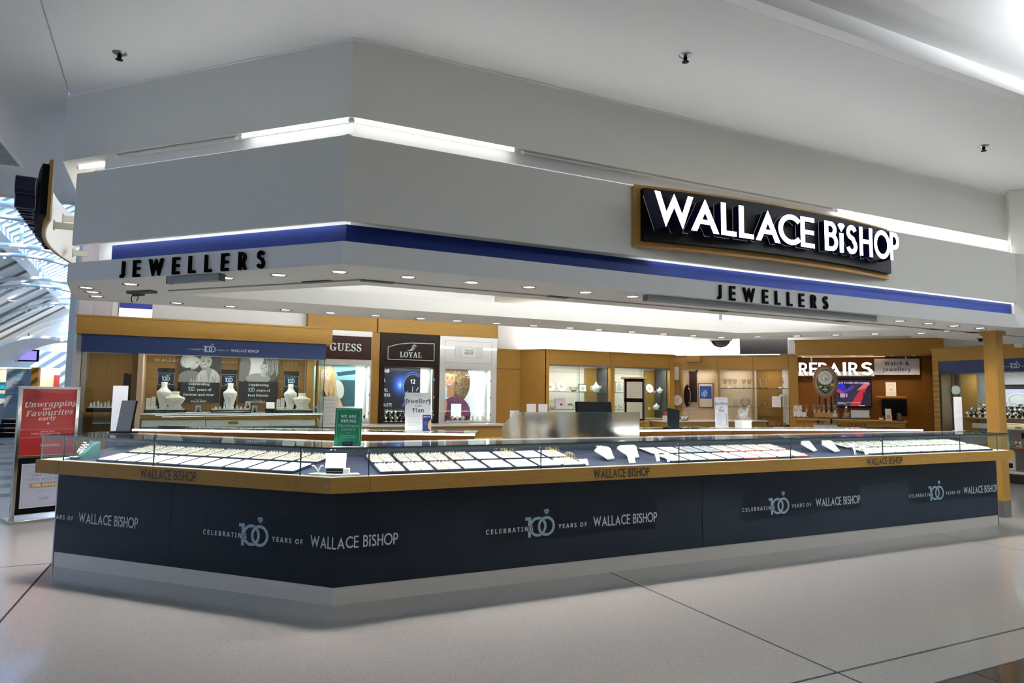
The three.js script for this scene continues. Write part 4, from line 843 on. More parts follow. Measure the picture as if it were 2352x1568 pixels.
const care = canvasTex(384, 512, (c, w, h) => {
  c.fillStyle = '#eceef2'; c.fillRect(0, 0, w, h); text(c, 'WALLACE BISHOP', w / 2, 46, '15px sans-serif', '#6b7080', 'center', 2);
  text(c, 'Jewellery', w / 2, 142, 'bold 82px serif', '#16225c'); text(c, 'Care', w / 2, 190, '46px serif', '#16225c'); text(c, 'Plan', w / 2, 262, 'bold 78px serif', '#16225c');
  c.fillStyle = '#16225c'; for (const [x, y] of [[34, 92], [352, 92], [110, 214]]) { c.beginPath(); c.arc(x, y, 9, 0, 7); c.fill(); }
  greek(c, 36, 296, 190, 8, 20, '#a9aebb', 4);
  c.fillStyle = '#1c2a6c'; c.fillRect(256, 296, 128, 216); text(c, 'WATCH', 318, 330, 'bold 26px sans-serif', '#fff', 'center', 2); c.fillStyle = '#c9b08e'; c.beginPath(); c.ellipse(388, 436, 52, 74, 0, 0, 7); c.fill(); text(c, 'CARE', 284, 400, 'bold 17px sans-serif', '#9eb0e0', 'left'); text(c, 'PLAN', 284, 424, 'bold 17px sans-serif', '#9eb0e0', 'left');
});
holderSign('care_plan_sign', 'white care plan sign with navy lettering on the rear left counter', 0.268, 0.375, [1.05, 1.056, -1.58], 4, care, 0.05);
const care2 = canvasTex(256, 384, (c, w, h) => { c.fillStyle = '#f2f3f6'; c.fillRect(0, 0, w, h); text(c, 'WALLACE BISHOP', w / 2, 30, '11px sans-serif', '#7a7f8c', 'center', 1); text(c, 'Jewellery', w / 2, 98, 'bold 54px serif', '#2b3a8c'); text(c, 'Care', w / 2, 132, '32px serif', '#2b3a8c'); text(c, 'Plan', w / 2, 184, 'bold 52px serif', '#2b3a8c'); c.fillStyle = '#d3d8df'; c.fillRect(14, 204, 228, 166); greek(c, 24, 222, 110, 10, 13, '#9aa1ad', 3); c.fillStyle = '#aab2bc'; c.fillRect(208, 204, 34, 160); c.fillStyle = '#e4dfd6'; c.fillRect(150, 280, 52, 80); });
holderSign('care_plan_sign', 'narrow white care plan sign on the rear counter before the glassware', 0.237, 0.37, [4.89, 1.056, -1.62], 8, care2, 0.03);
{
  const w = thing('acrylic_stand', 'tall blank white acrylic panel at the back of the left showcase', 'stand', [-1.49, CY.top, -2.0], -45);
  obj('panel', bx(-0.088, 0.088, 0.004, 0.4, -0.004, 0, 0.001), M.acrylic, w); obj('foot', bx(-0.088, 0.088, 0, 0.004, -0.05, 0.03), M.acrylic, w);
  const m = thing('counter_mirror', 'grey tilted counter mirror on a black foot, on the left showcase', 'mirror', [-1.44, CY.top, -1.89], -38);
  obj('glass', (() => { const q = bx(-0.072, 0.072, 0, 0.262, -0.005, 0.005, 0.002); q.rotateX(-0.18); q.rotateZ(-0.0); q.translate(0, 0.016, 0); return q; })(), phys({ color: 0x4c4f53, metalness: 0.1, roughness: 0.35 }), m);
  obj('frame', (() => { const q = bx(0.072, 0.079, 0, 0.262, -0.008, 0.008, 0.001); q.rotateX(-0.18); q.translate(0, 0.016, 0); return q; })(), M.black, m);
  obj('foot', bx(-0.1, 0.09, 0, 0.016, -0.07, 0.05, 0.004), M.black, m);
  const k = thing('counter_mirror', 'black tilted counter mirror on the rear counter right of the monitor', 'mirror', [4.1, 1.056, -1.56], 6);
  obj('glass', (() => { const q = bx(-0.09, 0.09, 0, 0.215, -0.006, 0.006, 0.002); q.rotateZ(-0.14); q.rotateX(-0.1); q.translate(0, 0.016, 0); return q; })(), M.blackGloss, k); obj('foot', bx(-0.11, 0.09, 0, 0.016, -0.06, 0.06, 0.004), M.black, k);
  const a = thing('acrylic_stand', 'tall white acrylic panel near the right end of the counter', 'stand', [7.5, 1.056, -0.4], 0);
  obj('panel', bx(-0.08, 0.08, 0.004, 0.41, -0.004, 0, 0.001), M.acrylic, a); obj('foot', bx(-0.08, 0.08, 0, 0.004, -0.03, 0.03), M.acrylic, a); obj('label', bx(-0.06, 0.06, 0.16, 0.2, 0, 0.002), M.paper, a);
  // white gift box with cellophane
  const g = thing('gift_box', 'small white box stuffed with crinkled cellophane on the rear counter', 'gift box', [5.16, 1.056, -1.55], 10);
  obj('box', bx(-0.085, 0.085, 0, 0.09, -0.06, 0.06, 0.004), M.padWhite, g); obj('lid', bx(-0.09, 0.09, 0.078, 0.095, -0.065, 0.065, 0.003), M.padWhite, g);
  const cel = []; for (let i = 0; i < 22; i++) { const a0 = rr(0, 6.28), r = rr(0.02, 0.1), q = new THREE.PlaneGeometry(rr(0.03, 0.07), rr(0.06, 0.13), 2, 3); const p = q.attributes.position; for (let v = 0; v < p.count; v++) p.setZ(v, rr(-0.012, 0.012)); q.computeVertexNormals(); q.rotateX(rr(-0.6, 0.6)); q.rotateZ(rr(-0.7, 0.7)); q.rotateY(a0); q.translate(Math.cos(a0) * r * 0.7, rr(0.11, 0.2), Math.sin(a0) * r * 0.5); cel.push(q); }
  obj('cellophane', cel, phys({ color: 0xffffff, transmission: 0.7, thickness: 0, roughness: 0.2, side: THREE.DoubleSide }), g).userData.kind = 'stuff';
}
// ---------- oak post at the right end ----------
{
  const t = thing('oak_post', 'square oak post from floor to soffit at the right end of the counter', 'post', [8.17, 0, -0.34]);
  obj('shaft', bx(-0.075, 0.075, 0.2, 2.25, -0.075, 0.075, 0.003, 'v'), M.oak, t);
  obj('capital', bx(-0.1, 0.1, 2.25, 2.299, -0.1, 0.1, 0.003), M.oak, t); obj('kick_plate', bx(-0.077, 0.077, 0, 0.2, -0.077, 0.077, 0.002), M.steel, t);
}

// ---------- shared bits of the wall fittings ----------
const smallGraphic = canvasTex(1024, 160, (c) => {
  c.clearRect(0, 0, 1024, 160); const base = 118;
  hundred(c, 212, base + 24, 102, '#b9cbe0', '#0b2a5c');
  text(c, 'CELEBRATING', 2, base - 4, 'bold 31px sans-serif', '#c6d2e2', 'left', 5); text(c, 'YEARS OF', 396, base - 4, 'bold 31px sans-serif', '#c6d2e2', 'left', 6);
  drawFut(c, 'WALLACE BiSHOP', 604, base + 3, 44, 416, '#dfe6f0');
});
const smallGraphicMat = new THREE.MeshStandardMaterial({ map: smallGraphic, transparent: true, roughness: 0.5 });
const etched = canvasTex(1024, 64, (c) => { c.clearRect(0, 0, 1024, 64); drawFut(c, 'WALLACE BiSHOP', 20, 52, 40, 330, 'rgba(230,230,224,.75)'); text(c, 'TRUSTED · SINCE · 1917', 420, 52, '40px sans-serif', 'rgba(230,230,224,.7)', 'left', 6); });
const etchedMat = new THREE.MeshStandardMaterial({ map: etched, transparent: true, roughness: 0.5 });
const printCard = (w, h, tex, rough = 0.45) => [new THREE.PlaneGeometry(w, h), mat({ map: tex, roughness: rough })];
function framedPrint(name, label, cat, pos, turn, w, h, tex, frameMat, fw = 0.02, o = {}) {
  const t = thing(name, label, cat, pos, turn, o.group);
  if (frameMat) obj('frame', [bx(-w / 2 - fw, w / 2 + fw, -fw, 0, -0.02, 0.006), bx(-w / 2 - fw, w / 2 + fw, h, h + fw, -0.02, 0.006), bx(-w / 2 - fw, -w / 2, 0, h, -0.02, 0.006), bx(w / 2, w / 2 + fw, 0, h, -0.02, 0.006)], frameMat, t);
  obj('backing', bx(-w / 2, w / 2, 0, h, -0.012, -0.002), o.back ?? M.greyDark, t);
  const p = obj('print', new THREE.PlaneGeometry(w, h), o.mat ?? mat({ map: tex, roughness: 0.4 }), t); p.position.set(0, h / 2, 0);
  if (o.lean) for (const k of t.children) k.rotation.x = -o.lean;
  return t;
}
function watchProto() {
  const t = new THREE.Group();
  obj('stand', lathe([[0, 0], [0.022, 0], [0.022, 0.004], [0.012, 0.01], [0.009, 0.02], [0.016, 0.028], [0, 0.03]], 14), M.acrylic, t);
  const s = new THREE.TorusGeometry(0.026, 0.006, 6, 22, 5.2); s.scale(1, 1.15, 1.7); s.rotateZ(-1.05); s.rotateY(Math.PI / 2); s.translate(0, 0.055, 0);
  obj('strap', s, M.silver, t);
  const c = new THREE.CylinderGeometry(0.019, 0.019, 0.008, 22); c.rotateX(Math.PI / 2 - 0.35); c.translate(0, 0.06, 0.03); obj('case', c, M.silver, t);
  const d = new THREE.CylinderGeometry(0.0155, 0.0155, 0.009, 22); d.rotateX(Math.PI / 2 - 0.35); d.translate(0, 0.0605, 0.0308); obj('dial', d, mat({ color: 0xf4f4f4, roughness: 0.2 }), t);
  return t;
}
const watchKinds = {};
function watch(kind, label, pos, turn, size, group) {
  if (!watchKinds[kind]) {
    const t = watchKinds[kind] = watchProto();
    const [strap, cse, dial] = { silver: [M.silver, M.silver, null], gold: [M.gold, M.gold, null], black: [M.black, M.silver, M.black], white: [M.porcelain, M.gold, null], blue: [M.silver, M.silver, mat({ color: 0x2b4aa0, roughness: 0.2 })], pink: [M.silver, M.silver, mat({ color: 0xe6b7d8, roughness: 0.2 })] }[kind];
    t.children[1].material = strap; t.children[2].material = cse; if (dial) t.children[3].material = dial;
  }
  const c = watchKinds[kind].clone(); c.name = numbered('watch'); scene.add(c); c.position.set(...pos); c.rotation.y = turn * D; c.scale.setScalar(size);
  tag(c, label, 'watch', group); return c;
}
// ---------- the left window cabinet ----------
{
  const Z = -4.9, t = thing('window_cabinet', 'oak window cabinet with navy band at the left, holding necklace displays', 'cabinet', [0, 0, Z]);
  obj('header', bx(-2.275, 0.777, 2.105, 2.318, -0.62, 0.03, 0.003), M.oak, t); obj('cornice', bx(-2.29, 0.792, 2.318, 2.34, -0.63, 0.045, 0.003), M.oak, t);
  obj('navy_band', bx(-2.215, 0.70, 1.888, 2.105, -0.02, 0), M.navyBlue, t); obj('ceiling_board', bx(-2.2, 0.69, 1.9, 1.92, -0.6, -0.02), M.white, t);
  const g = obj('band_lettering', new THREE.PlaneGeometry(0.86, 0.134), smallGraphicMat, t); g.position.set(-0.61, 1.985, 0.0012);
  obj('base', bx(-2.2, 0.69, 0, 0.86, -0.6, -0.01), M.oak, t);
  obj('back_board', bx(-2.2, -1.62, 0.86, 1.9, -0.62, -0.6, 0, 'v'), M.oak, t);
  for (let i = 0; i < 7; i++) obj('slat', bx(-1.56, 0.5, 1.16 + i * 0.107, 1.16 + i * 0.107 + 0.104, -0.62, -0.6, 0.002), M.oak, t);
  obj('oak_post', bx(-1.665, -1.6, 0.86, 1.9, -0.6, -0.02, 0, 'v'), M.oakDark, t); obj('pale_post', bx(-1.6, -1.545, 0.86, 1.9, -0.6, -0.005), mat({ color: 0xd9b79a }), t);
  obj('right_post', bx(0.5, 0.6, 0.86, 1.9, -0.5, -0.35, 0, 'v'), M.oak, t); obj('side_board', bx(0.66, 0.68, 0.86, 1.9, -0.6, -0.45, 0, 'v'), M.oak, t);
  obj('shelf', bx(-1.6, 0.68, 1.115, 1.14, -0.6, -0.03), M.whiteGloss, t); obj('shelf_apron', bx(-1.6, 0.66, 1.06, 1.115, -0.06, -0.045), M.oak, t); obj('left_shelf', bx(-2.18, -1.62, 1.13, 1.15, -0.55, -0.05), M.oak, t);
  obj('drawer_front', bx(-1.53, -0.8, 0.96, 1.05, -0.09, -0.07, 0.003), M.whiteGloss, t); obj('drawer_front', bx(-0.79, 0.0, 0.96, 1.05, -0.09, -0.07, 0.003), M.whiteGloss, t); obj('drawer_front', bx(0.01, 0.6, 0.96, 1.05, -0.09, -0.07, 0.003), M.whiteGloss, t);
  obj('oak_latch', bx(-0.52, -0.4, 0.99, 1.03, -0.069, -0.06, 0.002), M.oak, t); obj('lower_shelf', bx(-1.53, 0.6, 0.87, 0.96, -0.3, -0.1), M.grey, t);
  for (const [a, b] of [[-2.2, -1.63], [-1.63, -0.6], [-0.6, 0.69]]) obj('front_pane', bx(a + 0.002, b - 0.002, 0.87, 1.9, -0.008, -0.002), M.glass, t);
  obj('side_pane', bx(-2.205, -2.199, 0.87, 1.9, -0.6, -0.002), M.glass, t); obj('side_pane', bx(0.684, 0.69, 0.87, 1.9, -0.45, -0.002), M.glass, t);
  obj('pane_edge', bx(-2.207, -2.199, 0.87, 1.9, -0.008, 0.0), M.glassEdge, t); obj('pane_edge', bx(0.684, 0.692, 0.87, 1.9, -0.008, 0.0), M.glassEdge, t);
  const e = obj('etched_strip', new THREE.PlaneGeometry(2.0, 0.08), etchedMat, t); e.position.set(-0.5, 1.84, -0.58);
  obj('strip_light', bx(-1.5, 0.6, 1.894, 1.899, -0.06, -0.04), M.tube, t); areaLight(2.1, 0.03, 0xfff6ea, LIT.cabinet * 2.4, [-0.45, 1.89, -0.06], [-0.45, 0, -0.3], t);  // unseen strips above the band, placed to light the displays
  areaLight(0.4, 0.03, 0xffe6c0, LIT.cabinet * 2, [-1.92, 1.89, -0.06], [-1.92, 0, -0.4], t); obj('strip_light', bx(-2.12, -1.72, 1.894, 1.899, -0.06, -0.04), M.tube, t);
  const tv = thing('wall_screen', 'narrow black screen seen edge-on behind the oak post of the left cabinet', 'screen', [-1.71, 1.2, Z - 0.35], 78); obj('bezel', bx(-0.17, 0.17, 0.02, 0.44, -0.02, 0.0, 0.003), M.black, tv); obj('screen_glass', bx(-0.155, 0.155, 0.04, 0.42, 0, 0.002), M.blackGloss, tv); obj('foot', bx(-0.1, 0.1, -0.05, 0.0, -0.05, 0.04), M.black, tv); obj('neck', bx(-0.02, 0.02, 0, 0.03, -0.015, 0), M.black, tv);
}
const bw = (v) => `rgb(${v},${v},${v})`;
const mixHex = (h, k) => { const v = h.startsWith('#') ? [1, 3, 5].map((i) => parseInt(h.slice(i, i + 2), 16)) : h.match(/\d+/g).map(Number); return `rgb(${v.map((x) => Math.max(0, Math.min(255, x * k)) | 0).join(',')})`; };
function face(c, x, y, r, skin, dark, light, tilt = 0, smile = true) {     // a printed photograph of a face
  c.save(); c.translate(x, y); c.rotate(tilt);
  const g = c.createRadialGradient(-r * 0.22, -r * 0.25, r * 0.1, 0, 0, r * 1.08); g.addColorStop(0, mixHex(skin, 1.1)); g.addColorStop(0.6, skin); g.addColorStop(1, mixHex(skin, 0.66));
  c.fillStyle = g; c.beginPath(); c.moveTo(-r * 0.7, -r * 0.3); c.bezierCurveTo(-r * 0.74, r * 0.3, -r * 0.5, r * 0.8, 0, r); c.bezierCurveTo(r * 0.5, r * 0.8, r * 0.74, r * 0.3, r * 0.7, -r * 0.3); c.bezierCurveTo(r * 0.62, -r * 1.1, -r * 0.62, -r * 1.1, -r * 0.7, -r * 0.3); c.fill();
  const soft = (px, py, rx, ry, col, al) => { c.save(); c.globalAlpha = al; c.translate(px, py); c.scale(rx, ry); const q = c.createRadialGradient(0, 0, 0, 0, 0, 1); q.addColorStop(0, col); q.addColorStop(1, 'rgba(0,0,0,0)'); c.fillStyle = q; c.beginPath(); c.arc(0, 0, 1, 0, 7); c.fill(); c.restore(); };
  for (const s of [-1, 1]) {
    soft(s * r * 0.3, -r * 0.13, r * 0.24, r * 0.14, dark, 0.5); c.fillStyle = light; c.globalAlpha = 0.8; c.beginPath(); c.ellipse(s * r * 0.3, -r * 0.12, r * 0.12, r * (smile ? 0.035 : 0.055), 0, 0, 7); c.fill(); c.globalAlpha = 1;
    c.fillStyle = dark; c.beginPath(); c.arc(s * r * 0.3, -r * 0.12, r * 0.052, 0, 7); c.fill(); c.strokeStyle = dark; c.lineWidth = r * 0.035; c.beginPath(); c.ellipse(s * r * 0.3, -r * 0.1, r * 0.14, r * 0.08, 0, Math.PI * 1.05, Math.PI * 1.95); c.stroke();
    c.globalAlpha = 0.7; c.lineWidth = r * 0.05; c.beginPath(); c.ellipse(s * r * 0.31, -r * 0.2, r * 0.2, r * 0.13, 0, Math.PI * 1.15, Math.PI * 1.85); c.stroke(); c.globalAlpha = 1; soft(s * r * 0.42, r * 0.2, r * 0.2, r * 0.18, '#c0605a', skin.startsWith('rgb') ? 0 : 0.2);
  }
  soft(r * 0.05, r * 0.1, r * 0.09, r * 0.26, dark, 0.22); soft(0, r * 0.24, r * 0.16, r * 0.07, dark, 0.5); soft(0, r * 0.78, r * 0.3, r * 0.1, dark, 0.25);
  c.fillStyle = skin.startsWith('rgb') ? mixHex(skin, 0.6) : '#b0544e'; const m = smile ? 0.34 : 0.22;
  c.beginPath(); c.moveTo(-r * m, r * 0.45); c.quadraticCurveTo(0, r * 0.38, r * m, r * 0.45); c.quadraticCurveTo(0, r * (smile ? 0.78 : 0.62), -r * m, r * 0.45); c.fill();
  if (smile) { c.fillStyle = light; c.beginPath(); c.moveTo(-r * 0.27, r * 0.465); c.quadraticCurveTo(0, r * 0.44, r * 0.27, r * 0.465); c.quadraticCurveTo(0, r * 0.66, -r * 0.27, r * 0.465); c.fill(); }
  c.restore();
}
function posterWords(c, w, lines, y) {
  text(c, 'Celebrating', w / 2, y, 'bold 34px serif', '#f4f4f2', 'center', 1); hundred(c, w * 0.24, y + 64, 42, '#a8c6e4', '#1a1a1c');
  text(c, 'years of', w * 0.45, y + 62, 'bold 34px serif', '#f4f4f2', 'left', 1); text(c, lines, w / 2, y + 118, 'bold 34px serif', '#f4f4f2', 'center', 1); c.fillStyle = '#ccc'; c.fillRect(w / 2 - 40, y + 158, 80, 2); drawFut(c, 'WALLACE BiSHOP', w / 2 - 78, y + 188, 20, 156, '#f0f0f0');
}
const couple = canvasTex(416, 512, (c, w, h) => {
  c.fillStyle = '#2c2c2e'; c.fillRect(0, 0, w, h);
  c.fillStyle = bw(120); c.beginPath(); c.ellipse(120, 300, 150, 140, 0.2, 0, 7); c.fill(); c.fillStyle = bw(186); c.beginPath(); c.ellipse(300, 300, 130, 170, -0.1, 0, 7); c.fill();
  c.fillStyle = bw(150); c.beginPath(); c.moveTo(270, 140); c.lineTo(300, 300); c.lineTo(330, 140); c.fill();
  face(c, 262, 70, 88, bw(176), bw(36), bw(240), 0.1); face(c, 150, 78, 78, bw(206), bw(60), bw(240), 0.28);
  c.fillStyle = bw(216); c.beginPath(); c.ellipse(86, 52, 70, 82, 0.3, 0, 7); c.fill(); for (let i = 0; i < 60; i++) { c.strokeStyle = bw(150 + rnd() * 100 | 0); c.lineWidth = 2; c.beginPath(); c.arc(100, 66, 40 + rnd() * 46, 2 + rnd(), 3.6 + rnd()); c.stroke(); }
  c.fillStyle = bw(170); for (let i = 0; i < 4; i++) c.fillRect(120 + i * 20, 250 + i * 12, 15, 60);
  for (let i = 0; i < 40; i++) { c.strokeStyle = `rgba(40,40,42,.35)`; c.lineWidth = 3; c.beginPath(); const x = 20 + rnd() * 380; c.moveTo(x, 180 + rnd() * 60); c.lineTo(x + rr(-30, 30), 300); c.stroke(); }
  c.fillStyle = '#1b1b1d'; c.fillRect(0, 290, w, 222); posterWords(c, w, 'forever and ever', 320);
});
const friends = canvasTex(416, 512, (c, w, h) => {
  c.fillStyle = '#3a3a3c'; c.fillRect(0, 0, w, h); c.fillStyle = bw(225); c.fillRect(100, 0, 150, 230);
  c.fillStyle = bw(110); c.beginPath(); c.ellipse(50, 130, 62, 150, 0.15, 0, 7); c.fill(); for (let i = 0; i < 700; i++) { c.fillStyle = bw(90 + rnd() * 90 | 0); c.fillRect(rnd() * 110, rnd() * 270, 4, 2); }
  c.fillStyle = bw(86); c.beginPath(); c.ellipse(330, 110, 95, 150, 0, 0, 7); c.fill(); for (let i = 0; i < 140; i++) { c.strokeStyle = bw(50 + rnd() * 150 | 0); c.lineWidth = 3; c.beginPath(); const x = 250 + rnd() * 160, y = rnd() * 60; c.moveTo(x, y); c.quadraticCurveTo(x + rr(-30, 30), y + 80, x + rr(-20, 20), y + 150); c.stroke(); }
  face(c, 262, 120, 62, bw(188), bw(50), bw(236), -0.35); c.fillStyle = bw(150); c.beginPath(); c.ellipse(200, 235, 130, 60, 0, 0, 7); c.fill(); c.fillStyle = bw(190); for (let i = 0; i < 4; i++) c.fillRect(226 + i * 13, 150 + i * 4, 10, 54);
  c.fillStyle = '#1b1b1d'; c.fillRect(0, 270, w, 242); posterWords(c, w, 'best friends', 320);
});
framedPrint('poster', 'black and white poster of an embracing older couple in the left cabinet', 'poster', [-0.895, 1.27, -5.38], 0, 0.515, 0.634, couple, null);
framedPrint('poster', 'black and white poster of two women friends in the left cabinet', 'poster', [-0.135, 1.27, -5.38], 0, 0.522, 0.634, friends, null);
const hundredCard = canvasTex(192, 256, (c, w, h) => { c.fillStyle = '#101522'; c.fillRect(0, 0, w, h); c.fillStyle = '#080a10'; c.fillRect(0, 0, w, 56); c.strokeStyle = '#c9d0da'; c.lineWidth = 3; c.strokeRect(4, 58, w - 8, 150); text(c, 'CELEBRATING', w / 2, 88, '15px sans-serif', '#c9d4e4', 'center', 2); hundred(c, 46, 158, 56, '#b7d0ec', '#101522'); text(c, 'YEARS OF', w / 2, 180, '14px sans-serif', '#c9d4e4'); drawFut(c, 'WALLACE BiSHOP', 46, 200, 11, 100, '#dfe6f0'); });
const plinthWord = canvasTex(512, 48, (c) => { c.fillStyle = '#0a0a0c'; c.fillRect(0, 0, 512, 48); drawFut(c, 'WALLACE BiSHOP', 140, 33, 18, 170, '#8d8f94'); text(c, 'JEWELLER', 322, 33, '22px sans-serif', '#8d8f94', 'left'); });
const cubeLabels = ['left', 'middle', 'right'];
[[-1.27, 0.48], [-0.5, 0.5], [0.31, 0.49]].forEach(([x, w], i) => {
  const t = thing('display_plinth', `black and white stepped plinth in the left cabinet, ${cubeLabels[i]} one of three`, 'plinth', [x, 1.14, -5.03]);
  obj('black_base', bx(-w / 2, w / 2, 0, 0.038, -0.14, 0.1, 0.002), M.black, t); obj('white_top', bx(-w / 2 + 0.02, w / 2 - 0.02, 0.038, 0.055, -0.14, 0.08, 0.002), M.porcelain, t); obj('front_print', new THREE.PlaneGeometry(w * 0.9, 0.034).translate(0, 0.019, 0.1012), mat({ map: plinthWord }), t);
  const s = thing('anniversary_card', `dark card with a figure 100, behind the ${cubeLabels[i]} bust in the left cabinet`, 'sign card', [x - 0.03 + (i === 0 ? 0.01 : 0), 1.195, -5.155]);
  obj('board', bx(-0.1, 0.1, 0, 0.525, -0.02, -0.006), M.black, s); obj('print', new THREE.PlaneGeometry(0.196, 0.255).translate(0, 0.39, -0.004), mat({ map: hundredCard, roughness: 0.3 }), s);
  bust(`white necklace bust with a fine chain on the ${cubeLabels[i]} plinth of the left cabinet`, [x - (i === 0 ? 0.03 : i === 1 ? 0.01 : 0.045), 1.195, -5.06], 4, 1.42, M.porcelain, -0.02).children.forEach((k) => { if (k.name === 'bust') k.scale.set(1.02, 1.42, 1.2); if (k.name === 'necklace') k.scale.set(1.0, 1.42, 1.2); });
  if (i !== 1) bust(`smaller cream bust beside the tall one on the ${cubeLabels[i]} plinth of the left cabinet`, [x + 0.1, 1.195, -5.0], -8, 0.92, M.cream, -0.1);
  const n = i === 1 ? 8 : 6;
  for (let k = 0; k < n; k++) { const r = thing('ring_block', `small white ring block on the ${cubeLabels[i]} plinth of left cabinet, ${ORD[k]} from left`, 'ring block', [x - w * 0.36 + k * w * 0.72 / (n - 1), 1.195, -4.985 + (k % 2) * 0.025], rr(-20, 20), `ring blocks on the ${cubeLabels[i]} plinth`); obj('block', bx(-0.013, 0.013, 0, 0.022 + (k % 3) * 0.006, -0.013, 0.013, 0.003), M.porcelain, r); obj('ring', (() => { const q = new THREE.TorusGeometry(0.007, 0.0015, 5, 14); q.translate(0, 0.03 + (k % 3) * 0.006, 0); return q; })(), M.silver, r); }
  if (i !== 1) for (const [dx, hh, wd] of [[-0.2, 0.13, 'shorter'], [-0.145, 0.15, 'taller']]) { const e = thing('earring_card', `${wd} white upright earring card on the ${cubeLabels[i]} plinth of the left cabinet`, 'display card', [x + dx, 1.195, -5.06], 6); obj('card', bx(-0.024, 0.024, 0, hh, -0.015, 0, 0.002), M.porcelain, e); for (let q = 0; q < 3; q++) obj('earring', bx(-0.008, 0.008, hh * (0.25 + q * 0.26), hh * (0.25 + q * 0.26) + 0.014, 0.0, 0.005, 0.002), M.steel, e); }
});
[[-0.89, 1.14, 'beside the left plinth'], [-0.55, 1.235, 'behind the middle plinth, left'], [-0.28, 1.235, 'behind the middle plinth, right'], [-0.2, 1.14, 'right of the middle plinth'], [0.6, 1.14, 'at the right end of the shelf']].forEach(([x, y, l], i) => {
  const t = thing('pendant_card', `grey card showing a pendant in left cabinet, ${l}`, 'display card', [x, y - (y > 1.2 ? 0.04 : 0), y > 1.2 ? -5.135 : -4.97]);
  obj('card', bx(-0.033, 0.033, 0, 0.1, -0.006, 0, 0.001), mat({ color: 0xa9b8c2 }), t); obj('bottle_shape', [bx(-0.016, 0.016, 0.012, 0.05, 0, 0.004, 0.002), bx(-0.006, 0.006, 0.05, 0.075, 0, 0.004)], M.black, t); obj('pendant', new THREE.OctahedronGeometry(0.008).translate(0, 0.04, 0.006), M.porcelain, t);
});
{
  const t = thing('bracelet_block', 'black block with a tilted white bracelet card, left of the right plinth', 'display stand', [0.0, 1.14, -5.0]); obj('block', bx(-0.06, 0.05, 0, 0.06, -0.06, 0.04, 0.002), M.black, t); obj('card', (() => { const q = bx(-0.055, 0.055, 0, 0.1, -0.006, 0, 0.002); q.rotateX(-0.5); q.translate(0, 0.06, 0.02); return q; })(), M.porcelain, t);
  const b = thing('black_tray', 'long black display tray with white ring pads in the left part of the left cabinet', 'tray', [-1.93, 1.151, -5.05]); obj('base', bx(-0.2, 0.22, 0, 0.05, -0.1, 0.1, 0.003), M.black, b); obj('pad', bx(-0.19, 0.21, 0.05, 0.062, -0.09, 0.09, 0.003), M.porcelain, b);
  for (let k = 0; k < 9; k++) { const r = thing('ring_cone', `small white ring cone on the black tray in the left cabinet, ${ORD[k]} from left`, 'ring stand', [-2.09 + k * 0.038, 1.2135, -5.02 + (k % 2) * 0.04], 0, 'ring cones on the black tray'); obj('cone', lathe([[0, 0], [0.017, 0], [0.008, 0.05 + (k % 3) * 0.012], [0, 0.052 + (k % 3) * 0.012]], 12), M.porcelain, r); obj('ring', (() => { const q = new THREE.TorusGeometry(0.012, 0.002, 5, 14); q.rotateX(Math.PI / 2); q.translate(0, 0.026, 0); return q; })(), M.silver, r); }
  const k2 = thing('black_riser', 'black riser with a silver piece on the tray in the left cabinet', 'riser', [-1.76, 1.213, -5.08]); obj('block', bx(-0.06, 0.06, 0, 0.05, -0.03, 0.03, 0.002), M.black, k2); obj('white_piece', lathe([[0, 0.05], [0.018, 0.05], [0.012, 0.09], [0, 0.1]], 12), M.porcelain, k2);
}
// ---------- pier and panels at the left edge of the shop ----------
{
  const t = thing('tiled_pier', 'pale tiled pier at the left edge of the window cabinet', 'pier', [-2.26, 0, -5.3]);
  for (let i = 0; i < 5; i++) obj('stone_tile', bx(-0.06, 0.06, 0.18 + i * 0.615, 0.18 + i * 0.615 + (i < 4 ? 0.611 : 0.74), -0.25, 0.05), M.tilePier, t);
  obj('kick_plate', bx(-0.061, 0.061, 0, 0.178, -0.251, 0.051), M.greyDark, t);
  const p = structGroup('wall_panels'); for (const [a, b, m] of [[-2.28, -2.0, M.tilePier], [-1.997, -1.93, M.white]]) obj('panel', bx(a, b, 2.34, 3.39, -5.7, -5.62), m, p);
  const s = thing('bright_panel', 'bright white panel with a blue strip above the left cabinet', 'sign', [-1.72, 2.36, -5.62]); obj('case', bx(-0.2, 0.2, 0, 0.34, -0.08, 0, 0.003), M.white, s); obj('glowing_face_light', bx(-0.195, 0.195, 0.0, 0.17, 0, 0.003), glow(0xffffff, 1.6), s); obj('blue_strip', bx(-0.195, 0.195, 0.172, 0.335, 0, 0.003), phys({ color: 0x2a3aa0 }), s); areaLight(0.38, 0.17, 0xffffff, 1, [0, 0.085, 0.006], [0, 0.085, 1], s);  // bright white area with a blue top, built as a glowing panel
}
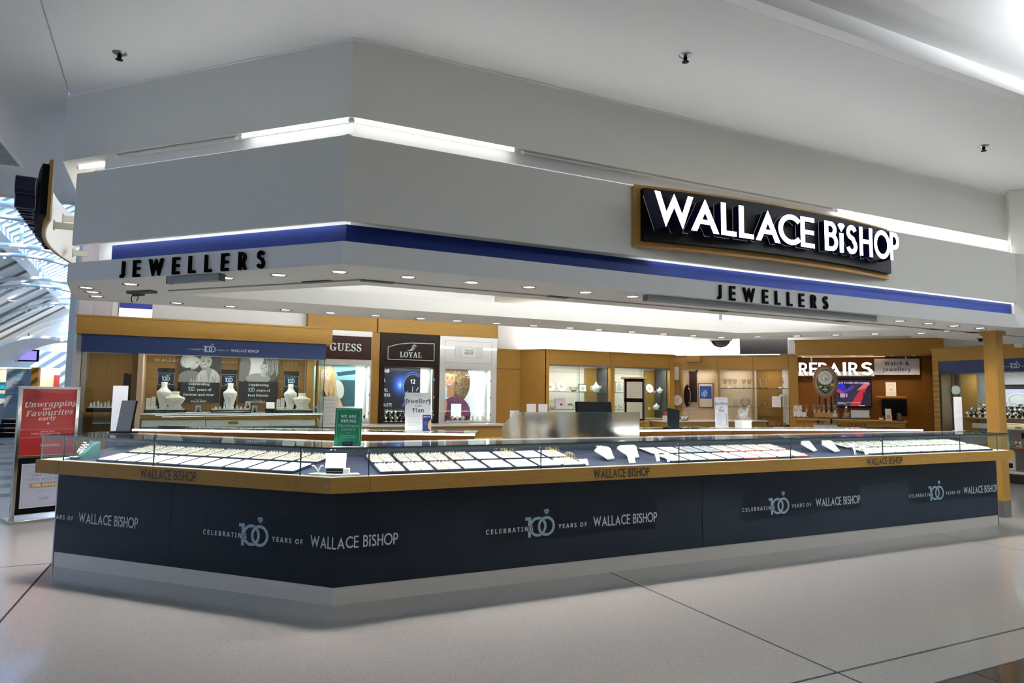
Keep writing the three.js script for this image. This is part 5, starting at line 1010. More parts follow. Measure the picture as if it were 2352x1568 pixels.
// ---------- the brand bays ----------
const guess = canvasTex(1024, 384, (c, w, h) => { c.fillStyle = '#3b2118'; c.fillRect(0, 0, w, h); for (let i = 0; i < 500; i++) { c.fillStyle = `rgba(${20 + rnd() * 60 | 0},14,8,.25)`; c.fillRect(0, rnd() * h, w, 1.5); } });
const blonde = canvasTex(512, 576, (c, w, h) => {
  c.fillStyle = '#a9c8ca'; c.fillRect(0, 0, w, h); c.fillStyle = '#7fb0b6'; c.fillRect(250, 0, 262, 330); c.fillStyle = '#22404a'; c.beginPath(); c.moveTo(300, 70); c.lineTo(512, 40); c.lineTo(512, 84); c.lineTo(320, 110); c.fill(); c.fillStyle = '#2f555c'; c.fillRect(330, 150, 182, 280); c.fillStyle = '#c79a68'; c.fillRect(0, 90, 46, 80);
  c.fillStyle = '#d9d4cc'; c.beginPath(); c.ellipse(330, 250, 60, 100, -0.2, 0, 7); c.fill();
  const hair = (n, x0, x1, y0, y1, s) => { for (let i = 0; i < n; i++) { const x = x0 + rnd() * (x1 - x0); c.strokeStyle = ['#d9b878', '#b98d4c', '#e9d3a0', '#8a6232'][i % 4]; c.globalAlpha = 0.8; c.lineWidth = 2.5; c.beginPath(); c.moveTo(x, y0 + rnd() * 20); c.bezierCurveTo(x + rr(-14, 14) * s, y0 + 110, x + rr(-60, 60) * s, y1 - 170, x + rr(-70, 70) * s, y1 - rnd() * 80); c.stroke(); } c.globalAlpha = 1; };
  hair(240, 110, 270, 6, 400, 1); c.fillStyle = '#dcb496'; c.beginPath(); c.moveTo(60, 576); c.bezierCurveTo(40, 380, 110, 300, 170, 250); c.lineTo(240, 250); c.bezierCurveTo(330, 300, 400, 400, 410, 576); c.fill(); c.fillStyle = '#d0a688'; c.fillRect(172, 150, 54, 110); face(c, 186, 104, 74, '#e6c2a6', '#4a3424', '#ffffff', 0.06, false);
  c.fillStyle = '#1a1620'; c.beginPath(); c.moveTo(110, 300); c.lineTo(176, 252); c.lineTo(206, 330); c.lineTo(240, 256); c.lineTo(300, 310); c.lineTo(300, 480); c.lineTo(130, 500); c.fill(); for (let i = 0; i < 160; i++) { c.fillStyle = `rgba(${60 + rnd() * 60 | 0},50,60,.5)`; c.beginPath(); c.arc(120 + rnd() * 170, 290 + rnd() * 190, 2 + rnd() * 3, 0, 7); c.fill(); }
  hair(110, 104, 136, 50, 420, 0.8); hair(110, 240, 284, 50, 440, 0.9);
});
const curly = canvasTex(448, 576, (c, w, h) => {
  c.fillStyle = '#cfd9dc'; c.fillRect(0, 0, w, h); c.fillStyle = '#dfe8ea'; c.fillRect(300, 0, 148, h);
  c.fillStyle = '#5c4630'; c.beginPath(); c.ellipse(220, 150, 150, 210, 0.1, 0, 7); c.fill(); c.fillStyle = '#b97f60'; c.fillRect(64, 180, 92, 130);
  for (let i = 0; i < 420; i++) { const a = rnd() * 6.28, x = 235 + Math.cos(a) * rnd() * 105, y = 190 + Math.sin(a) * rnd() * 210; c.strokeStyle = ['#4a3624', '#8a6c4a', '#b59a70', '#6a5034'][i % 4]; c.lineWidth = 3; c.beginPath(); c.arc(x, y, 5 + rnd() * 9, rnd() * 6, rnd() * 6 + 4); c.stroke(); }
  face(c, 94, 112, 104, '#d09a78', '#2e1c12', '#ffffff', 0.08); for (let i = 0; i < 150; i++) { c.strokeStyle = ['#4a3624', '#8a6c4a', '#b59a70'][i % 3]; c.lineWidth = 3; c.beginPath(); c.arc(172 + rnd() * 50, 20 + rnd() * 260, 5 + rnd() * 8, rnd() * 6, rnd() * 6 + 4); c.stroke(); } for (let i = 0; i < 160; i++) { c.strokeStyle = ['#4a3624', '#7a5c3c', '#a58a60'][i % 3]; c.lineWidth = 4; c.beginPath(); c.arc(10 + rnd() * 170, rnd() * 36, 5 + rnd() * 8, rnd() * 6, rnd() * 6 + 4); c.stroke(); } c.fillStyle = '#6f3a60'; c.beginPath(); c.ellipse(170, 500, 215, 200, 0, 0, 7); c.fill(); c.fillStyle = '#c78f70'; c.beginPath(); c.ellipse(20, 440, 40, 110, 0.2, 0, 7); c.fill();
  text(c, 'LOYAL', 372, 62, '40px serif', '#f6f6f6', 'center', 2); text(c, 'WATCHES', 372, 86, '14px serif', '#f6f6f6', 'center', 2);
});
const twelve = canvasTex(512, 576, (c, w, h) => {
  c.fillStyle = '#0c1024'; c.fillRect(0, 0, w, h); const g = c.createRadialGradient(240, 190, 10, 240, 190, 190); g.addColorStop(0, '#a8d0ff'); g.addColorStop(0.15, '#4a76e0'); g.addColorStop(0.5, '#1a2c78'); g.addColorStop(1, 'rgba(12,16,36,0)'); c.fillStyle = g; c.fillRect(0, 0, w, h);
  c.strokeStyle = '#36509c'; c.lineWidth = 10; c.beginPath(); c.arc(410, 200, 150, 0, 7); c.stroke(); c.lineWidth = 3; c.strokeStyle = '#9fb4f0'; c.beginPath(); c.arc(410, 200, 128, 2, 5.4); c.stroke(); c.fillStyle = '#0a0c1c'; c.beginPath(); c.arc(410, 200, 120, 0, 7); c.fill();
  text(c, '12', 410, 172, 'bold 66px sans-serif', '#dfe8ff'); c.strokeStyle = '#b9c8f4'; c.lineWidth = 9; for (const [a, b, e, f] of [[410, 260, 410, 200], [300, 330, 340, 250], [460, 250, 490, 210]]) { c.beginPath(); c.moveTo(a, b); c.lineTo(e, f); c.stroke(); }
  c.lineWidth = 12; c.strokeStyle = '#8fa4ea'; c.beginPath(); c.moveTo(300, 350); c.quadraticCurveTo(400, 250, 490, 300); c.stroke(); c.lineWidth = 5; for (let i = 0; i < 8; i++) { c.strokeStyle = `rgba(120,150,240,${0.3 + rnd() * 0.4})`; c.beginPath(); c.moveTo(260 + rnd() * 40, 420); c.quadraticCurveTo(320, 300, 500, 300 + rnd() * 90); c.stroke(); }
  [['ULD', 58], ['T', 108], ['IL', 156], ['E', 204], ['VEL', 262], ['DERS', 312], ['OLETE', 416]].forEach(([s, y]) => text(c, s, 4, y, 'bold 44px sans-serif', '#eef2ff', 'left'));
});
function loyalPanel() { return canvasTex(640, 400, (c, w, h) => {
  c.fillStyle = '#241b17'; c.fillRect(0, 0, w, h); for (let i = 0; i < 700; i++) { c.fillStyle = `rgba(${30 + rnd() * 40 | 0},${22 + rnd() * 22 | 0},18,.3)`; c.fillRect(rnd() * w, rnd() * h, 1.2, 60 + rnd() * 90); } }); }
{
  const Z = -6.2, t = thing('brand_bay', 'oak-topped brand display wall with three watch windows behind the left cabinet', 'display wall', [0, 0, Z]);
  obj('valance', bx(0.62, 1.725, 2.44, 2.68, -0.2, 0.0, 0.003), M.oak, t); obj('valance', bx(1.735, 3.905, 2.44, 2.68, -0.2, 0.03, 0.003), M.oak, t); obj('valance_top', bx(0.6, 3.91, 2.68, 2.7, -0.2, 0.04, 0.002), M.oak, t);
  obj('oak_fillet', bx(1.655, 1.785, 0.1, 2.44, -0.1, -0.02, 0, 'v'), M.oak, t); obj('plinth', bx(0.6, 3.9, 0, 0.12, -0.18, -0.03), M.kicker, t); obj('back_board', bx(0.6, 3.9, 0.12, 2.44, -0.199, -0.19), M.white, t);
  const bay = (x0, x1, m, wx0, wx1, wy0, wy1, cap) => {
    obj(cap + '_frame', [bx(x0, wx0, 0.12, 2.44, -0.16, 0), bx(wx1, x1, 0.12, 2.44, -0.16, 0), bx(wx0, wx1, wy1, 2.44, -0.16, 0), bx(wx0, wx1, 0.12, wy0, -0.16, 0)], m, t);
    obj('window_glass', bx(wx0, wx1, wy0, wy1, -0.012, -0.008), M.glass, t);
    obj('strip_light', bx(wx1 - 0.03, wx1 - 0.018, wy0 + 0.05, wy1 - 0.03, -0.06, -0.045), M.tube, t);
    areaLight(wx1 - wx0 - 0.05, 0.03, 0xffffff, LIT.cabinet * 1.9, [(wx0 + wx1) / 2, wy1 - 0.02, -0.05], [(wx0 + wx1) / 2, 0, -0.09], t);
    areaLight(0.02, wy1 - wy0 - 0.1, 0xffffff, LIT.cabinet * 1.6, [wx1 - 0.035, (wy0 + wy1) / 2, -0.055], [wx0, (wy0 + wy1) / 2, -0.13], t);
    for (let k = 0; k < 3; k++) obj('hinge', bx(wx1 - 0.008, wx1 + 0.012, wy0 + 0.1 + k * 0.3, wy0 + 0.14 + k * 0.3, -0.004, 0.008, 0.002), M.steel, t);
  };
  bay(0.6, 1.65, M.whiteGloss, 0.66, 1.625, 0.98, 1.88, 'white'); bay(1.79, 2.826, M.darkWood, 1.872, 2.732, 0.955, 1.883, 'dark'); bay(2.83, 3.902, M.whiteGloss, 2.934, 3.785, 0.955, 1.866, 'white');
  obj('brown_panel', bx(0.68, 1.64, 1.972, 2.352, 0.0, 0.012, 0.002), phys({ map: guess, color: 0xffffff, roughness: 0.5, specularIntensity: 0.4 }), t);
  const gs = thing('brand_lettering', 'white raised slab-serif letters on the brown panel of the brand wall', 'lettering', [1.075, 2.105, Z + 0.0125]);
  const font = await new FontLoader().loadAsync('fonts/droid/droid_serif_bold.typeface.json');
  const word = (parent, s, size, x, w, depth, m) => { let at = 0; const gs2 = [...s].map((ch) => { const g = new TextGeometry(ch, { font, size, depth, curveSegments: 4, bevelEnabled: false }); g.computeBoundingBox(); return g; }); const ws = gs2.map((g) => g.boundingBox.max.x - g.boundingBox.min.x), tot = ws.reduce((a, b) => a + b), k = w / (tot + 0.012 * (s.length - 1)); gs2.forEach((g, i) => { g.translate(-g.boundingBox.min.x, 0, 0); g.scale(k, 1, 1); g.translate(x + at, 0, 0); at += (ws[i] + 0.012) * k; obj('letter', g, m, parent); }); };
  word(gs, 'GUESS', 0.125, -0.11, 0.505, 0.012, M.steelWhite);
  obj('dark_panel', bx(1.86, 2.755, 1.97, 2.36, 0.0, 0.01, 0.002), phys({ map: loyalPanel(), roughness: 0.5, specularIntensity: 0.3 }), t);
  const ls = thing('brand_lettering', 'silver outlined sign with a swan emblem on the dark wood bay', 'lettering', [0, 0, Z + 0.0105]);
  const Q = [[1.915, 1.998], [1.915, 2.205], [2.1, 2.258], [2.32, 2.285], [2.717, 2.29], [2.717, 1.998]]; obj('outline', Q.map((p, i) => rod([p[0], p[1], 0.006], [Q[(i + 1) % 6][0], Q[(i + 1) % 6][1], 0.006], 0.006, 6)), M.steelWhite, ls);
  word(ls, 'LOYAL', 0.092, 2.12, 0.375, 0.008, M.steelWhite); ls.children.filter((k) => k.name.startsWith('letter')).forEach((k) => { k.position.y = 2.04; });
  for (const [dx, s] of [[0, 1], [0.02, 0.85], [0.042, 0.66]]) obj('swan_stroke', tube([[2.25 + dx, 2.155, 0.006], [2.3 + dx, 2.17, 0.006], [2.325 + dx, 2.2, 0.006], [2.34 + dx, 2.2 + 0.045 * s, 0.006], [2.37 + dx, 2.2 + 0.062 * s, 0.006]], 0.005, 16, 6), M.steelWhite, ls);
  obj('panel_outline', [bx(2.923, 3.8, 2.357, 2.361, 0, 0.003), bx(2.923, 3.8, 1.975, 1.979, 0, 0.003), bx(2.923, 2.927, 1.979, 2.357, 0, 0.003), bx(3.796, 3.8, 1.979, 2.357, 0, 0.003)], M.grey, t);
  const pl = thing('brand_plaque', 'small clear plaque with black lettering on the white right-hand bay', 'plaque', [3.363, 2.165, Z + 0.004]);
  obj('plate', bx(-0.265, 0.265, -0.095, 0.1, 0, 0.006, 0.002), mat({ color: 0xd6d7d8, roughness: 0.2 }), pl); obj('print', new THREE.PlaneGeometry(0.5, 0.18).translate(0, 0, 0.0068), mat({ map: canvasTex(512, 184, (c, w, h) => { c.fillStyle = '#dcdcdc'; c.fillRect(0, 0, w, h); c.fillStyle = '#ececec'; c.fillRect(130, 10, 250, 160); drawFut(c, 'WALLACE', 170, 76, 46, 172, '#232326'); drawFut(c, 'BiSHOP', 172, 130, 46, 168, '#232326'); greek(c, 170, 150, 170, 1, 8, '#8a8a8a', 3); }), roughness: 0.3 }), pl);
  const lit = (tx, k) => new THREE.MeshStandardMaterial({ map: tx, roughness: 0.35, emissiveMap: tx, emissive: 0xffffff, emissiveIntensity: k });  // brightness put into the prints through a glow of their own image
  framedPrint('poster', 'glowing poster of a blonde woman in a dark lace top, brand wall', 'poster', [1.045, 0.985, Z - 0.15], 0, 0.76, 0.885, null, null, 0, { mat: lit(blonde, 0.35), back: M.white });
  framedPrint('poster', 'dark blue poster with white words and a watch dial, brand wall', 'poster', [2.205, 0.96, Z - 0.15], 0, 0.655, 0.915, null, null, 0, { mat: lit(twelve, 0.3), back: M.black });
  framedPrint('poster', 'glowing poster of a smiling woman with curly hair, brand wall', 'poster', [3.25, 0.96, Z - 0.15], 0, 0.625, 0.9, null, null, 0, { mat: lit(curly, 0.35), back: M.white });
  const rk = ['silver', 'gold', 'white', 'black', 'silver', 'pink'];
  for (let k = 0; k < 12; k++) watch(rk[k % 6], `watch under the dark blue poster of the brand wall, ${k > 5 ? 'rear' : 'front'} row, ${ORD[k % 6]} from left`, [1.93 + (k % 6) * 0.085, 0.957 + (k > 5 ? 0.09 : 0), Z - 0.05 - (k > 5 ? 0.06 : 0)], rr(-25, 25), 1.15, 'watches under the dark blue poster');
  for (let k = 0; k < 2; k++) { const s = thing('watch_step', k ? 'white step under the watches before the curly-haired woman poster' : 'black step under the rear watches before the dark blue poster', 'riser', [k ? 3.36 : 2.15, 0.956, Z - 0.115]); obj('block', bx(k ? -0.35 : -0.26, k ? 0.35 : 0.26, 0, k ? 0.02 : 0.088, -0.025, 0.03, 0.002), k ? M.porcelain : M.black, s); obj('edge_trim', bx(k ? -0.35 : -0.26, k ? 0.35 : 0.26, 0.004, 0.01, 0.03, 0.032), M.chrome, s); }
  for (let k = 0; k < 8; k++) watch(['black', 'gold', 'silver', 'white'][k % 4], `watch before the poster of the curly-haired woman, ${ORD[k]} from the left`, [3.0 + k * 0.095, 0.957, Z - 0.045], rr(-25, 25), 1.15, 'watches before the curly-haired woman poster');
  framedPrint('light_card', 'small glowing white card standing before the curly-haired woman poster', 'sign card', [3.18, 1.03, Z - 0.1], 0, 0.19, 0.235, null, M.steel, 0.006, { mat: glow(0xffffff, 1.1) });
  for (let k = 0; k < 3; k++) watch(['silver', 'gold', 'black'][k], `watch at the right foot of the blonde woman poster, ${ORD[k]} from the left`, [1.43 + k * 0.07, 0.982, Z - 0.05], rr(-20, 20), 1.1);
  const pr = thing('price_sheet', 'pale price sheet in a clear holder beside the hiring sign', 'notice', [0.88, 0.95, -5.6]); obj('sheet', bx(-0.14, 0.14, 0.01, 0.42, -0.004, 0, 0.001), M.paper, pr); obj('foot', bx(-0.14, 0.14, 0, 0.01, -0.05, 0.05), M.acrylic, pr); obj('print', new THREE.PlaneGeometry(0.27, 0.4).translate(0, 0.215, 0.0012), mat({ map: canvasTex(192, 288, (c) => { c.fillStyle = '#e6e6ea'; c.fillRect(0, 0, 192, 288); text(c, 'Watches', 96, 40, '24px serif', '#5a6076'); greek(c, 24, 70, 144, 14, 14, '#a4a8b4', 3); }) }), pr);
  const ds = thing('display_shelf', 'low white counter under the price sheet before the brand wall', 'counter', [0.95, 0, -5.6]); obj('top', bx(-0.25, 2.9, 0.92, 0.949, -0.25, 0.25, 0.003), M.whiteGloss, ds); obj('body', bx(-0.2, 2.85, 0, 0.92, -0.2, 0.2), M.oak, ds);
}

// ---------- oak door and panelling beside the brand wall ----------
{
  const d = structGroup('door_1');
  obj('oak_panel', bx(4.2, 5.57, 1.99, 2.38, -8.15, -8.1, 0.002), M.oak, d); obj('cornice', bx(4.2, 5.6, 2.38, 2.41, -8.15, -8.08, 0.002), M.oak, d);
  obj('door_leaf', bx(4.3, 5.555, 0.02, 1.982, -8.15, -8.105, 0.003, 'v'), M.oak, d); obj('hinge', bx(5.53, 5.555, 1.66, 1.76, -8.106, -8.095), M.steel, d); obj('door_jamb', bx(5.562, 5.6, 0, 1.986, -8.15, -8.1, 0.002, 'v'), M.oak, d);
}
// ---------- oak crockery cabinets ----------
{
  const Z = -7.55, t = thing('display_cabinet', 'wide oak display cabinet with two brightly lit crockery windows at the back', 'cabinet', [0, 0, Z]);
  obj('side_panel', prism([[5.3, -0.54], [5.6, 0], [5.625, 0], [5.33, -0.55]], 0, 2.385, 'v'), M.oak, t);
  obj('stile', bx(5.6, 5.7, 0, 2.385, -0.1, 0, 0.003, 'v'), M.oak, t); obj('stile', bx(7.225, 7.33, 0, 2.385, -0.1, 0.004, 0.003, 'v'), M.oak, t); obj('stile', bx(8.845, 8.97, 0, 2.385, -0.1, 0, 0.003, 'v'), M.oak, t);
  obj('end_panel', bx(8.94, 8.97, 0, 2.385, -0.7, -0.1), M.oak, t); obj('cornice', [prism([[5.27, -0.52], [5.585, 0.025], [8.99, 0.025], [8.99, -0.7], [5.3, -0.7]], 2.385, 2.41)], M.oak, t);
  for (const [a, b] of [[5.702, 7.223], [7.332, 8.843]]) {
    obj('header_panel', bx(a, b, 2.09, 2.383, -0.06, -0.004, 0.003), M.oak, t); obj('track', bx(a, b, 2.06, 2.088, -0.05, 0.008, 0.002), M.steel, t);
    obj('base_panel', bx(a, b, 0, 0.95, -0.06, -0.004, 0.003), M.oak, t); obj('back_board', bx(a, b, 0.95, 2.09, -0.6, -0.58), mat({ color: 0xe9dfd0 }), t); obj('back_rail', bx(a, b, 1.95, 1.97, -0.58, -0.57), mat({ color: 0xd9c8ae }), t);
    obj('floor_board', bx(a, b, 0.93, 0.95, -0.58, -0.06), M.white, t);
    obj('glass_shelf', bx(a, b, 1.512, 1.522, -0.5, -0.08), M.glass, t); obj('shelf_edge', bx(a, b, 1.511, 1.523, -0.08, -0.078), M.glassEdgePale, t);
    obj('glass_shelf', bx(a, b, 1.135, 1.145, -0.5, -0.08), M.glass, t); obj('shelf_edge', bx(a, b, 1.134, 1.146, -0.08, -0.078), M.glassEdgePale, t);
    obj('sliding_pane', bx(a, (a + b) / 2 - 0.02, 0.95, 2.06, -0.02, -0.015), M.glass, t); obj('sliding_pane', bx((a + b) / 2 - 0.08, b, 0.95, 2.06, -0.032, -0.027), M.glass, t); obj('pane_edge', bx((a + b) / 2 - 0.022, (a + b) / 2 - 0.018, 0.95, 2.06, -0.021, -0.014), M.glassEdgePale, t);
    obj('oak_reveal', bx(b - 0.32, b - 0.02, 0.95, 2.06, -0.56, -0.54, 0, 'v'), M.oak, t); obj('side_strip', bx(b - 0.03, b, 0.95, 2.06, -0.5, -0.1), M.greyDark, t);
    obj('strip_light', bx(a + 0.1, b - 0.1, 2.078, 2.084, -0.12, -0.09), M.tube, t); areaLight(b - a - 0.2, 0.08, 0xffffff, LIT.cabinet * 1.7, [(a + b) / 2, 2.07, -0.105], [(a + b) / 2, 0, -0.36], t);  // strip out of view, lights the crockery from above
  }
  obj('end_slatwall', bx(8.99, 9.28, 1.0, 2.35, -0.62, -0.6), M.oak, t); for (let i = 0; i < 8; i++) obj('slat_groove', bx(9.0, 9.27, 1.15 + i * 0.13, 1.156 + i * 0.13, -0.6, -0.598), M.steelWhite, t);
  // crockery on the shelves
  const zS = Z - 0.22, plate = (label, x, y, r, tilt = -0.25, z = zS) => { const p = thing('plate', label, 'plate', [x, y, z], 0); obj('dish', (() => { const g = lathe([[0, 0.004], [r * 0.55, 0.004], [r * 0.62, 0.008], [r, 0.02], [r, 0.024], [r * 0.6, 0.013], [0, 0.009]], 30); g.rotateX(Math.PI / 2 + tilt); g.translate(0, r, 0); return g; })(), M.porcelain, p); obj('motif', (() => { const g = new THREE.CircleGeometry(r * 0.3, 18); g.rotateX(tilt); g.translate(0, r - 0.003, 0.013); return g; })(), mat({ color: 0xc9a878 }), p); obj('stand', [rod([-r * 0.5, 0.003, 0.03], [-r * 0.5, r * 0.4, -0.03], 0.003, 6), rod([r * 0.5, 0.003, 0.03], [r * 0.5, r * 0.4, -0.03], 0.003, 6)], M.chrome, p); };
  plate('plain white plate at the far left of the upper shelf, left crockery window', 5.84, 1.523, 0.1); plate('white plate with fluted rim beside it on the upper shelf', 6.11, 1.523, 0.11);
  const bowl = (label, x, y, r, m = M.crystal, z = zS) => { const b = thing('bowl', label, 'bowl', [x, y, z]); obj('vessel', lathe([[0, 0.004], [r * 0.35, 0], [r * 0.4, 0.01], [r * 0.8, r * 0.5], [r, r * 1.05], [r * 0.93, r * 1.05], [r * 0.74, r * 0.52], [r * 0.34, 0.02], [0, 0.016]], 26), m, b); };
  bowl('cut glass bowl between the plates and the framed picture, upper shelf', 6.42, 1.523, 0.1); bowl('small glass dish at the left of the lower shelf, left window', 5.9, 1.146, 0.06, M.crystal);
  const ph = canvasTex(128, 128, (c) => { c.fillStyle = '#eeeae2'; c.fillRect(0, 0, 128, 128); c.fillStyle = '#b9b4aa'; c.beginPath(); c.arc(64, 70, 34, 0, 7); c.fill(); face(c, 50, 60, 18, '#d8c0ac', '#403020', '#ffffff'); face(c, 80, 64, 16, '#dcc4b0', '#403020', '#ffffff'); });
  framedPrint('photo_frame', 'silver photo frame leaning on the upper shelf of the left crockery window', 'photo frame', [6.65, 1.535, zS], 0, 0.17, 0.14, ph, M.silver, 0.018, { lean: 0.15 });
  framedPrint('photo_frame', 'pale pink photo frame on the lower shelf of the left crockery window', 'photo frame', [6.1, 1.16, zS], 6, 0.24, 0.22, canvasTex(160, 150, (c) => { c.fillStyle = '#efd3e0'; c.fillRect(0, 0, 160, 150); c.fillStyle = '#d9b2c6'; c.fillRect(30, 20, 100, 4); face(c, 90, 106, 22, '#d8b49c', '#3a261a', '#ffffff'); c.fillStyle = '#3a2a20'; c.beginPath(); c.ellipse(90, 88, 24, 12, 0, 0, 7); c.fill(); }), mat({ color: 0xf0e2ea }), 0.012, { lean: 0.15 });
  const pot = (label, x, y, s, z = zS) => { const b = thing('teapot', label, 'teapot', [x, y, z]); obj('body', lathe([[0, 0], [0.05, 0], [0.055, 0.008], [0.08, 0.05], [0.085, 0.09], [0.06, 0.13], [0.03, 0.145], [0.028, 0.15], [0, 0.15]].map(([a, c]) => [a * s, c * s]), 24), M.porcelain, b); obj('lid', lathe([[0.03, 0.15], [0.034, 0.158], [0.012, 0.175], [0.014, 0.19], [0, 0.2]].map(([a, c]) => [a * s, c * s]), 16), M.porcelain, b); obj('spout', tube([[0.07, 0.06, 0], [0.1, 0.08, 0], [0.115, 0.125, 0]].map((p) => p.map((v) => v * s)), 0.011 * s, 12, 8), M.porcelain, b); obj('handle', tube([[-0.07, 0.11, 0], [-0.115, 0.1, 0], [-0.11, 0.05, 0], [-0.075, 0.04, 0]].map((p) => p.map((v) => v * s)), 0.008 * s, 16, 8), M.porcelain, b); };
  pot('white china teapot at the right of the upper shelf, left crockery window', 6.99, 1.523, 1.15); pot('white china teapot at the right end of the upper shelf, right crockery window', 8.72, 1.523, 0.75); pot('white teapot on the lower shelf of the right crockery window', 8.62, 1.146, 0.8);
  const rc = thing('red_figurine', 'small red and white figurine on the lower shelf beside the pink frame', 'figurine', [6.33, 1.146, zS]); obj('cap', lathe([[0, 0.1], [0.05, 0.1], [0.052, 0.12], [0, 0.125]], 16), M.red, rc); obj('body', bx(-0.045, 0.045, 0, 0.1, -0.03, 0.03, 0.01), M.porcelain, rc); obj('ring_handle', (() => { const g = new THREE.TorusGeometry(0.045, 0.006, 6, 20); g.translate(0.06, 0.05, 0); return g; })(), M.steel, rc);
  plate('large white plate standing upright on the upper shelf, right window', 8.42, 1.523, 0.1); bowl('white sugar bowl on the upper shelf, right window', 8.57, 1.523, 0.055, M.porcelain);
  framedPrint('photo_frame', 'white photo frame half hidden behind the carousel, right crockery window', 'photo frame', [7.6, 1.53, zS], 0, 0.17, 0.23, canvasTex(64, 64, (c) => { c.fillStyle = '#f3efe6'; c.fillRect(0, 0, 64, 64); c.fillStyle = '#ddd5c6'; c.fillRect(14, 10, 36, 44); }), M.porcelain, 0.015);
  const fr = thing('red_figurine', 'tiny red and white figure at the lower shelf, right crockery window', 'figurine', [8.42, 1.146, zS]); obj('body', lathe([[0, 0], [0.022, 0], [0.014, 0.05], [0.018, 0.08], [0.008, 0.1], [0, 0.13]], 12), M.porcelain, fr); obj('coat', lathe([[0.019, 0.06], [0.024, 0.085], [0.012, 0.105], [0.01, 0.11]], 12), M.red, fr);
  for (const [x, l] of [[7.48, 'left'], [7.62, 'right']]) { const c = thing('mug', `white mug on the lower shelf of the right crockery window, ${l} of two`, 'mug', [x, 1.146, zS]); obj('cup', lathe([[0, 0.003], [0.034, 0], [0.038, 0.008], [0.04, 0.1], [0.036, 0.1], [0.034, 0.012], [0, 0.01]], 22), M.porcelain, c); obj('handle', (() => { const g = new THREE.TorusGeometry(0.024, 0.005, 6, 16, Math.PI); g.rotateZ(-Math.PI / 2); g.translate(0.038, 0.05, 0); return g; })(), M.porcelain, c); obj('motif', bx(-0.012, 0.012, 0.04, 0.062, 0.039, 0.0405), M.gold, c); }
}
// ---------- rotating earring carousel ----------
{
  const t = thing('earring_carousel', 'dark square carousel stand of earrings under a gold-edged top', 'display stand', [6.37, 0, -5.5], -32);
  obj('pedestal', bx(-0.2, 0.2, 0, 0.96, -0.2, 0.2, 0.003, 'v'), M.oak, t); obj('turntable', bx(-0.23, 0.23, 0.96, 1.0, -0.23, 0.23, 0.003), M.oak, t); obj('gold_top', bx(-0.225, 0.225, 1.755, 1.785, -0.225, 0.225, 0.003), M.gold, t); obj('core', bx(-0.175, 0.175, 1.0, 1.755, -0.175, 0.175), M.black, t);
  for (const [turn, off] of [[0, 0], [Math.PI / 2, 1], [-Math.PI / 2, 2]]) for (const y of [1.03, 1.4]) {
    const g = bx(-0.14, 0.14, y, y + 0.3, 0.176, 0.183, 0.002); g.rotateY(turn); const p = obj('earring_panel', g, off === 1 ? mat({ color: 0xc9cfc4 }) : M.cream, t);
    const st = []; for (let i = 0; i < 6; i++) for (let k = 0; k < 7; k++) { const q = new THREE.OctahedronGeometry(0.007); q.translate(-0.115 + i * 0.046, y + 0.03 + k * 0.04, 0.188); q.rotateY(turn); st.push(q); }
    obj('earrings', st, off === 1 ? M.silver : M.gold, p).userData.kind = 'stuff';
  }
  obj('corner_post', [-1, 1].flatMap((a) => [-1, 1].map((b) => bx(a * 0.175 - 0.012, a * 0.175 + 0.012, 1.0, 1.755, b * 0.175 - 0.012, b * 0.175 + 0.012, 0.002)))[3], M.greyDark, t);
  const bxs = thing('gift_box', 'stack of two small red and white boxes right of the carousel', 'gift box', [6.9, 1.0, -5.2], 10); obj('white_box', bx(-0.07, 0.07, 0, 0.09, -0.06, 0.06, 0.004), M.padWhite, bxs); obj('red_box', bx(-0.05, 0.05, 0.091, 0.16, -0.05, 0.05, 0.004), M.red, bxs);
  const st = thing('low_counter', 'low white display counter under the carousel boxes', 'counter', [6.9, 0, -5.2]); obj('body', bx(-0.25, 2.2, 0, 0.98, -0.2, 0.25), M.oak, st); obj('top', bx(-0.26, 2.22, 0.98, 0.999, -0.22, 0.27, 0.003), M.whiteGloss, st);
  const jug = thing('crystal_jug', 'clear crystal jug on the low counter beside the carousel boxes', 'jug', [7.25, 1.0, -5.15]); obj('vessel', lathe([[0, 0], [0.06, 0], [0.07, 0.02], [0.085, 0.1], [0.05, 0.17], [0.045, 0.22], [0.06, 0.25], [0.055, 0.25], [0.04, 0.21], [0.045, 0.17], [0.078, 0.1], [0.06, 0.02], [0, 0.015]], 24), M.crystal, jug); obj('handle', tube([[0.05, 0.22, 0], [0.11, 0.2, 0], [0.11, 0.12, 0], [0.08, 0.09, 0]], 0.008, 16, 8), M.crystal, jug);
}
